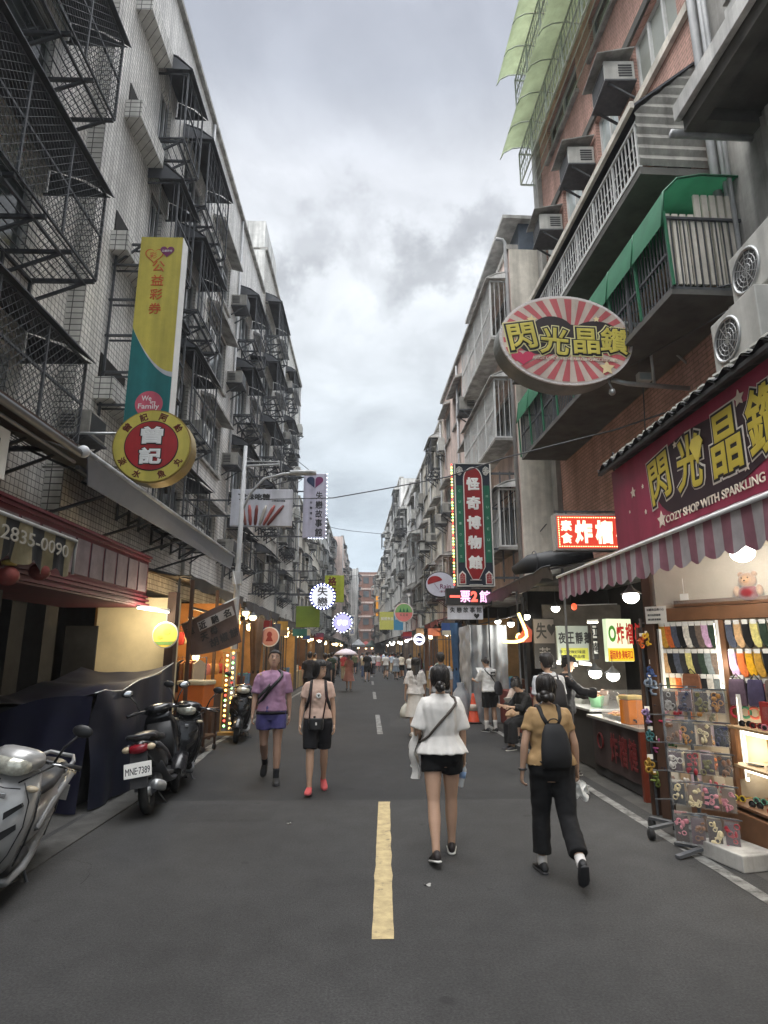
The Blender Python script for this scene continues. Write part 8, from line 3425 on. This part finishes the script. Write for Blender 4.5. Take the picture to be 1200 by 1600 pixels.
# 7 man in white with tablet
def x7(t, env):
    HELD['tablet'] = world_of(t, held(env, -1, .10))
    cross_strap(t, env, 1, black, .032, .016, 1.0, 1.42)
    ub = env['ub']
    b = MB(tf=env['tf'])
    b.loft([[ub((-.13 + w * math.cos(a), .17 + .05 * math.sin(a), z)) for a in [2 * PI * j / 14 for j in range(14)]] for z, w in ((.80, .04), (.84, .10), (.95, .12), (1.06, .09), (1.12, .03))])
    b.build('sling_bag', flat('bag_charcoal', (50, 50, 54), .8), t)
    b = MB(tf=env['tf'])
    b.box(ub((-.03, .150, 1.28)), (.13, .006, .10))
    pr_ = b.build('printed_patch', ink, t)
    b = MB(tf=env['tf'])
    b.text('623', ub((-.03, .156, 1.28)), .09, .045, (-1, 0, 0), (0, 0, 1), bold=.03, thick=.002)
    b.build('lettering', paper, pr_)


person('man in white T-shirt and black shorts looking down at a tablet, back to the camera', (2.72, 14.2, 0), R(205), 1.62, False, style='crop', top=dict(col=(196, 196, 194), hem=.88, loose=.036, flare=.02, sleeve=.46, slv=.035), bottom=dict(kind='shorts', col=(26, 26, 28), to=.42, loose=.04),
       ll=(4, 2), rl=(-2, 4), la=(28, 6, 70), ra=(34, 6, 78), lean=6, head=(0, 30, 0), socks=(.22, (206, 204, 200)), shoes={'col': (30, 30, 32), 'sole': (150, 150, 148)}, extras=x7, voxel=.012, grip=(.3, .3))
p = HELD['tablet']
t = thing('tablet', 'white tablet held by the man in the white T-shirt', 'tablet', p + Vector((0, .05, .06)), R(25))
t.rotation_euler = (R(-40), 0, R(25))
MB().box((0, 0, 0), (.19, .010, .26)).build('case', white, t, .004)
MB().box((0, .0065, 0), (.17, .003, .23)).build('screen', ac_d, t)

# 8, 9 seated people on stools
def stool(x, y, label, z=.43, col=(120, 50, 46)):
    s_ = thing('stool', label, 'stool', (x, y, 0))
    MB().lathe([(.14, z - .03), (.15, z - .015), (.14, z), (.02, z)], n=18).build('seat', flat('stool_%d' % col[0], col, .5), s_)
    for a in range(4):
        a = R(45 + 90 * a)
        MB().bar((.10 * math.cos(a), .10 * math.sin(a), z - .03), (.15 * math.cos(a), .15 * math.sin(a), 0), .022).build('leg', flat('stool_%d' % col[0], col, .5), s_)


def x8(t, env):
    HELD['mag'] = world_of(t, held(env, 1, .10))


stool(3.18, 13.35, 'red plastic stool under the seated woman in a pale blouse')
person('seated woman with long hair in a pale blouse reading beside the man in white', (3.18, 13.35, 0), R(-35), 1.58, True, style='long', top=dict(col=(186, 170, 160), hem=.9, loose=.02, sleeve=.5, slv=.02), bottom=dict(kind='pants', col=(190, 160, 130), to=.55, loose=.02),
       ll=(82, 84), rl=(84, 80), la=(30, 4, 65), ra=(34, 4, 70), lean=12, head=(0, 25, 0), seat=.47, extras=x8, voxel=.013, skin=(.5, .33, .25))
p = HELD['mag']
t = thing('booklet', 'pale open booklet in the hands of the seated woman', 'booklet', p + Vector((-.05, -.04, .02)), R(-35))
t.rotation_euler = (R(50), 0, R(-35))
b = MB()
b.box((-.075, 0, 0), (.15, .006, .21), rz=R(12))
b.box((.075, 0, 0), (.15, .006, .21), rz=R(-12))
b.build('pages', paper, t)
stool(2.98, 11.9, 'dark stool under the person seated in black', .43, (50, 50, 54))
person('person in black clothes seated with bent head near the food counters', (2.98, 11.9, 0), R(-70), 1.62, False, style='short', top=dict(col=(26, 26, 28), hem=.88, loose=.03, sleeve=.8, slv=.02), bottom=dict(kind='pants', col=(22, 22, 24), to=.95, loose=.02, min=.06),
       ll=(82, 80), rl=(80, 84), la=(36, 4, 60), ra=(34, 4, 64), lean=16, head=(0, 30, 0), seat=.47, voxel=.013)


# 10, 11 customers at the food counter
def x10(t, env):
    backpack(env, t, (36, 36, 40), .14, .95, 1.36, .1)


person('dark-haired man in a grey T-shirt behind the woman in tan, back to camera', (2.50, 8.75, 0), R(196), 1.70, False, style='short', top=dict(col=(176, 178, 182), hem=.88, loose=.03, sleeve=.4, slv=.025), bottom=dict(kind='pants', col=(28, 28, 30), to=.95, loose=.02, min=.06), head=(20, 6, 0), extras=x10, voxel=.012)


def x11(t, env):
    hd = env['hd']
    b = MB(tf=env['tf'])
    rows = []
    for z, q in ((1.645, 1.10), (1.665, 1.12), (1.69, 1.05), (1.712, .8), (1.722, .4)):
        rows.append([hd((.076 * q * math.cos(a), .002 + .095 * q * math.sin(a), z)) for a in [2 * PI * j / 20 for j in range(20)]])
    b.loft(rows)
    b.poly([hd((.062 * math.sin(a), -.06 - .105 * math.cos(a), 1.648)) for a in [R(-70 + 14 * j) for j in range(11)]], (0, 0, .007))
    b.build('cap', flat('cap_black', (30, 30, 33), .8), t)


person('man in black long sleeves and a black cap, in profile at the durian counter', (2.93, 9.45, 0), R(78), 1.66, False, style='crop', top=dict(col=(28, 28, 31), hem=.86, loose=.035, sleeve=.95, slv=.02), bottom=dict(kind='pants', col=(26, 26, 28), to=.95, loose=.02, min=.06),
       la=(30, 6, 60), ra=(48, 8, 40), head=(0, 14, 0), lean=4, extras=x11, voxel=.011, skin=(.42, .26, .18))

# 12 woman with the parasol
def x12(t, env):
    HELD['umb'] = world_of(t, held(env, -1, .06))


person('woman in a pink dress under a white parasol in the middle of the street', (-0.86, 28.6, 0), R(0), 1.60, True, style='bun', top=dict(col=(186, 130, 124), hem=.9, loose=.02, sleeve=.3, slv=.03), bottom=dict(kind='skirt', col=(190, 138, 130), to=.45, flare=.13),
       ll=(8, 4), rl=(-10, 12), rf=20, la=(0, 8, 12), ra=(30, 8, 95), extras=x12, voxel=.018, grip=(0, .7))
p = HELD['umb']
t = thing('parasol', 'open parasol, white above and black beneath, held by the woman in pink', 'umbrella', (p.x, p.y, 0))
b = MB()
b.lathe([(.001, p.z + .62), (.2, p.z + .58), (.40, p.z + .48), (.56, p.z + .34)], n=16)
b.build('canopy', flat('parasol_white', (214, 204, 212), .7), t, fix=False)
b = MB()
b.lathe([(.001, p.z + .60), (.2, p.z + .56), (.39, p.z + .46), (.555, p.z + .33)], n=16)
b.build('lining', ink, t, fix=False)
b = MB()
b.tube([(0, 0, p.z - .08), (0, 0, p.z + .66)], .008, 6)
b.build('shaft', steel, t)

# 13 two dark walkers and the crowd down the street
person('man in black walking away at the left stalls behind the woman in pale pink', (-1.85, 20.2, 0), R(176), 1.72, False, style='crop', top=dict(col=(34, 34, 38), hem=.86, loose=.03, sleeve=.4), bottom=dict(kind='pants', col=(40, 40, 44), to=.95, loose=.02, min=.06), ll=(10, 4), rl=(-10, 18), rf=22, voxel=.016, detail=False)
person('shorter man in a charcoal shirt walking beside the man in black, left stalls', (-1.42, 21.0, 0), R(186), 1.66, False, style='crop', top=dict(col=(52, 50, 52), hem=.86, loose=.03, sleeve=.4), bottom=dict(kind='shorts', col=(36, 36, 40), to=.45, loose=.03), ll=(-8, 14), rl=(10, 4), lf=18, voxel=.016, detail=False)
CW = [  # x, y, facing, height, colours and clothing of the walkers far down the street
    (1.15, 41.0, 180, 1.66, 'm', 'white', (206, 204, 200), 'shorts', 'grey', (120, 122, 126)), (1.75, 39.5, 170, 1.60, 'f', 'pale grey', (176, 180, 184), 'skirt', 'slate', (110, 120, 130)),
    (2.2, 41.5, 190, 1.62, 'f', 'ivory', (214, 206, 190), 'shorts', 'black', (34, 34, 36)), (2.75, 38.5, 200, 1.64, 'f', 'yellow', (206, 180, 96), 'skirt', 'mustard', (196, 164, 80)),
    (0.35, 46.0, 175, 1.70, 'm', 'pearl', (196, 196, 198), 'pants', 'charcoal', (50, 50, 54)), (1.3, 49.0, 185, 1.72, 'm', 'sky blue', (150, 170, 190), 'pants', 'navy', (44, 50, 66)),
    (2.2, 47.0, 160, 1.68, 'm', 'black', (36, 36, 38), 'pants', 'black', (30, 30, 32)), (0.9, 55.0, 0, 1.62, 'f', 'white', (204, 200, 198), 'skirt', 'rose', (180, 120, 120)),
    (-0.3, 58.0, 10, 1.70, 'm', 'grey', (130, 132, 136), 'pants', 'black', (34, 34, 36)), (1.6, 60.0, 185, 1.74, 'm', 'white', (204, 202, 200), 'pants', 'tan', (150, 124, 90)),
    (-1.9, 33.0, 180, 1.68, 'm', 'dark green', (44, 58, 48), 'pants', 'black', (34, 34, 36)), (-2.25, 36.5, 150, 1.60, 'f', 'cream', (206, 194, 170), 'skirt', 'brown', (96, 70, 54)),
    (-1.6, 44.0, 175, 1.70, 'm', 'charcoal', (60, 60, 64), 'shorts', 'grey', (110, 110, 114)), (-1.0, 52.0, 5, 1.64, 'f', 'pink', (196, 140, 140), 'pants', 'denim', (70, 84, 110)),
    (2.9, 43.0, 100, 1.62, 'f', 'lilac', (170, 150, 186), 'skirt', 'black', (40, 40, 44)), (2.75, 33.5, 95, 1.66, 'm', 'maroon', (96, 40, 46), 'pants', 'black', (34, 34, 36)), (0.2, 66.0, 180, 1.7, 'm', 'navy', (50, 56, 76), 'pants', 'grey', (90, 90, 94)),
    (1.9, 53.0, 20, 1.6, 'f', 'orange', (196, 120, 70), 'shorts', 'denim', (74, 88, 112)), (-2.3, 27.5, 110, 1.66, 'm', 'beige', (176, 160, 130), 'pants', 'brown', (80, 62, 48)), (2.55, 22.5, 195, 1.6, 'f', 'grey-green', (110, 124, 112), 'pants', 'black', (30, 30, 34)),
]
r5 = random.Random(5)
NM = [('m', 'white', (206, 204, 200)), ('m', 'black', (34, 34, 36)), ('f', 'red', (160, 60, 60)), ('m', 'grey', (130, 130, 134)), ('f', 'beige', (196, 180, 150)), ('m', 'blue', (90, 110, 150)), ('f', 'black', (36, 36, 38)), ('m', 'olive', (96, 100, 70)), ('f', 'pale blue', (170, 186, 200)), ('m', 'cream', (206, 196, 176))]
BT = [('pants', 'black', (32, 32, 35)), ('shorts', 'khaki', (150, 136, 106)), ('pants', 'denim', (72, 86, 112)), ('skirt', 'grey', (120, 120, 124)), ('pants', 'beige', (170, 156, 130)), ('shorts', 'black', (36, 36, 38))]
for i in range(24):
    sx_, cn_, cc_ = NM[i % 10]
    kb_, bn_, bc_ = BT[(i * 5 + i // 10) % 6]
    CW.append((r5.uniform(-1.9, 2.1) if i % 3 else r5.choice((-2.2, 2.3)), 34 + i * 2.1 + r5.uniform(-1, 1), r5.choice((180, 175, 5, 0, 185)), r5.uniform(1.58, 1.76), sx_, cn_, cc_, 'shorts' if kb_ == 'skirt' and sx_ == 'm' else kb_, bn_, bc_))
WH = {}
rnd.seed(17)
for i, (x, y, a, h, sx, cn, cc, kb, bn, bc) in enumerate(CW):
    ph = rnd.choice((-1, 1))
    st = rnd.uniform(7, 14)
    where = 'down the middle of the street' if abs(x - .6) < 1 else ('by the left stalls' if x < 0 else 'by the right stalls')
    key_ = (sx, cn, bn, kb, where)
    WH[key_] = WH.get(key_, 0) + 1
    where += ('', ', farther', ', farthest')[WH[key_] - 1]
    person(f'far {"woman" if sx == "f" else "man"} in {cn} top and {bn} {dict(shorts="shorts", pants="trousers", skirt="skirt")[kb]}, {where}', (x, y, 0), R(a), h, sx == 'f', style=('long', 'bun', 'bob')[i % 3] if sx == 'f' else 'crop',
           top=dict(col=cc, hem=.88, loose=.028, sleeve=.4, slv=.02), bottom=dict(kind=kb, col=bc, to=(.42 if kb == 'shorts' else .95 if kb == 'pants' else rnd.uniform(.35, .6)), loose=.02, min=.058 if kb == 'pants' else 0),
           ll=(st * ph, 6 if ph > 0 else 18), rl=(-st * ph, 18 if ph > 0 else 6), lf=0 if ph > 0 else 20, rf=20 if ph > 0 else 0, la=(-st * ph, 8, 14), ra=(st * ph, 8, 14), voxel=.024 if y < 50 else .034, detail=False, group='walkers far down the street')

# thin evening haze over the street
hz = bpy.data.materials.new('haze')
hz.use_nodes = True
hz.node_tree.nodes.clear()
_o = hz.node_tree.nodes.new('ShaderNodeOutputMaterial')
_v = hz.node_tree.nodes.new('ShaderNodeVolumePrincipled')
_v.inputs['Color'].default_value = (0.86, 0.9, 0.95, 1)
_v.inputs['Density'].default_value = 0.0009
_v.inputs['Anisotropy'].default_value = 0.2
hz.node_tree.links.new(_v.outputs[0], _o.inputs['Volume'])
b = MB()
b.ext((-420, -60, -1.1), (420, 720, 26))
tag(b.build('haze', hz), kind='stuff')

for k_, v_ in LABELS.items():
    if len(v_) > 1 and any(g is None for _, g in v_):
        print('DUPLABEL', k_, len(v_))
for o_ in AC_P.values():
    if o_.get('label') == '-':
        print('unused AC', o_.name)
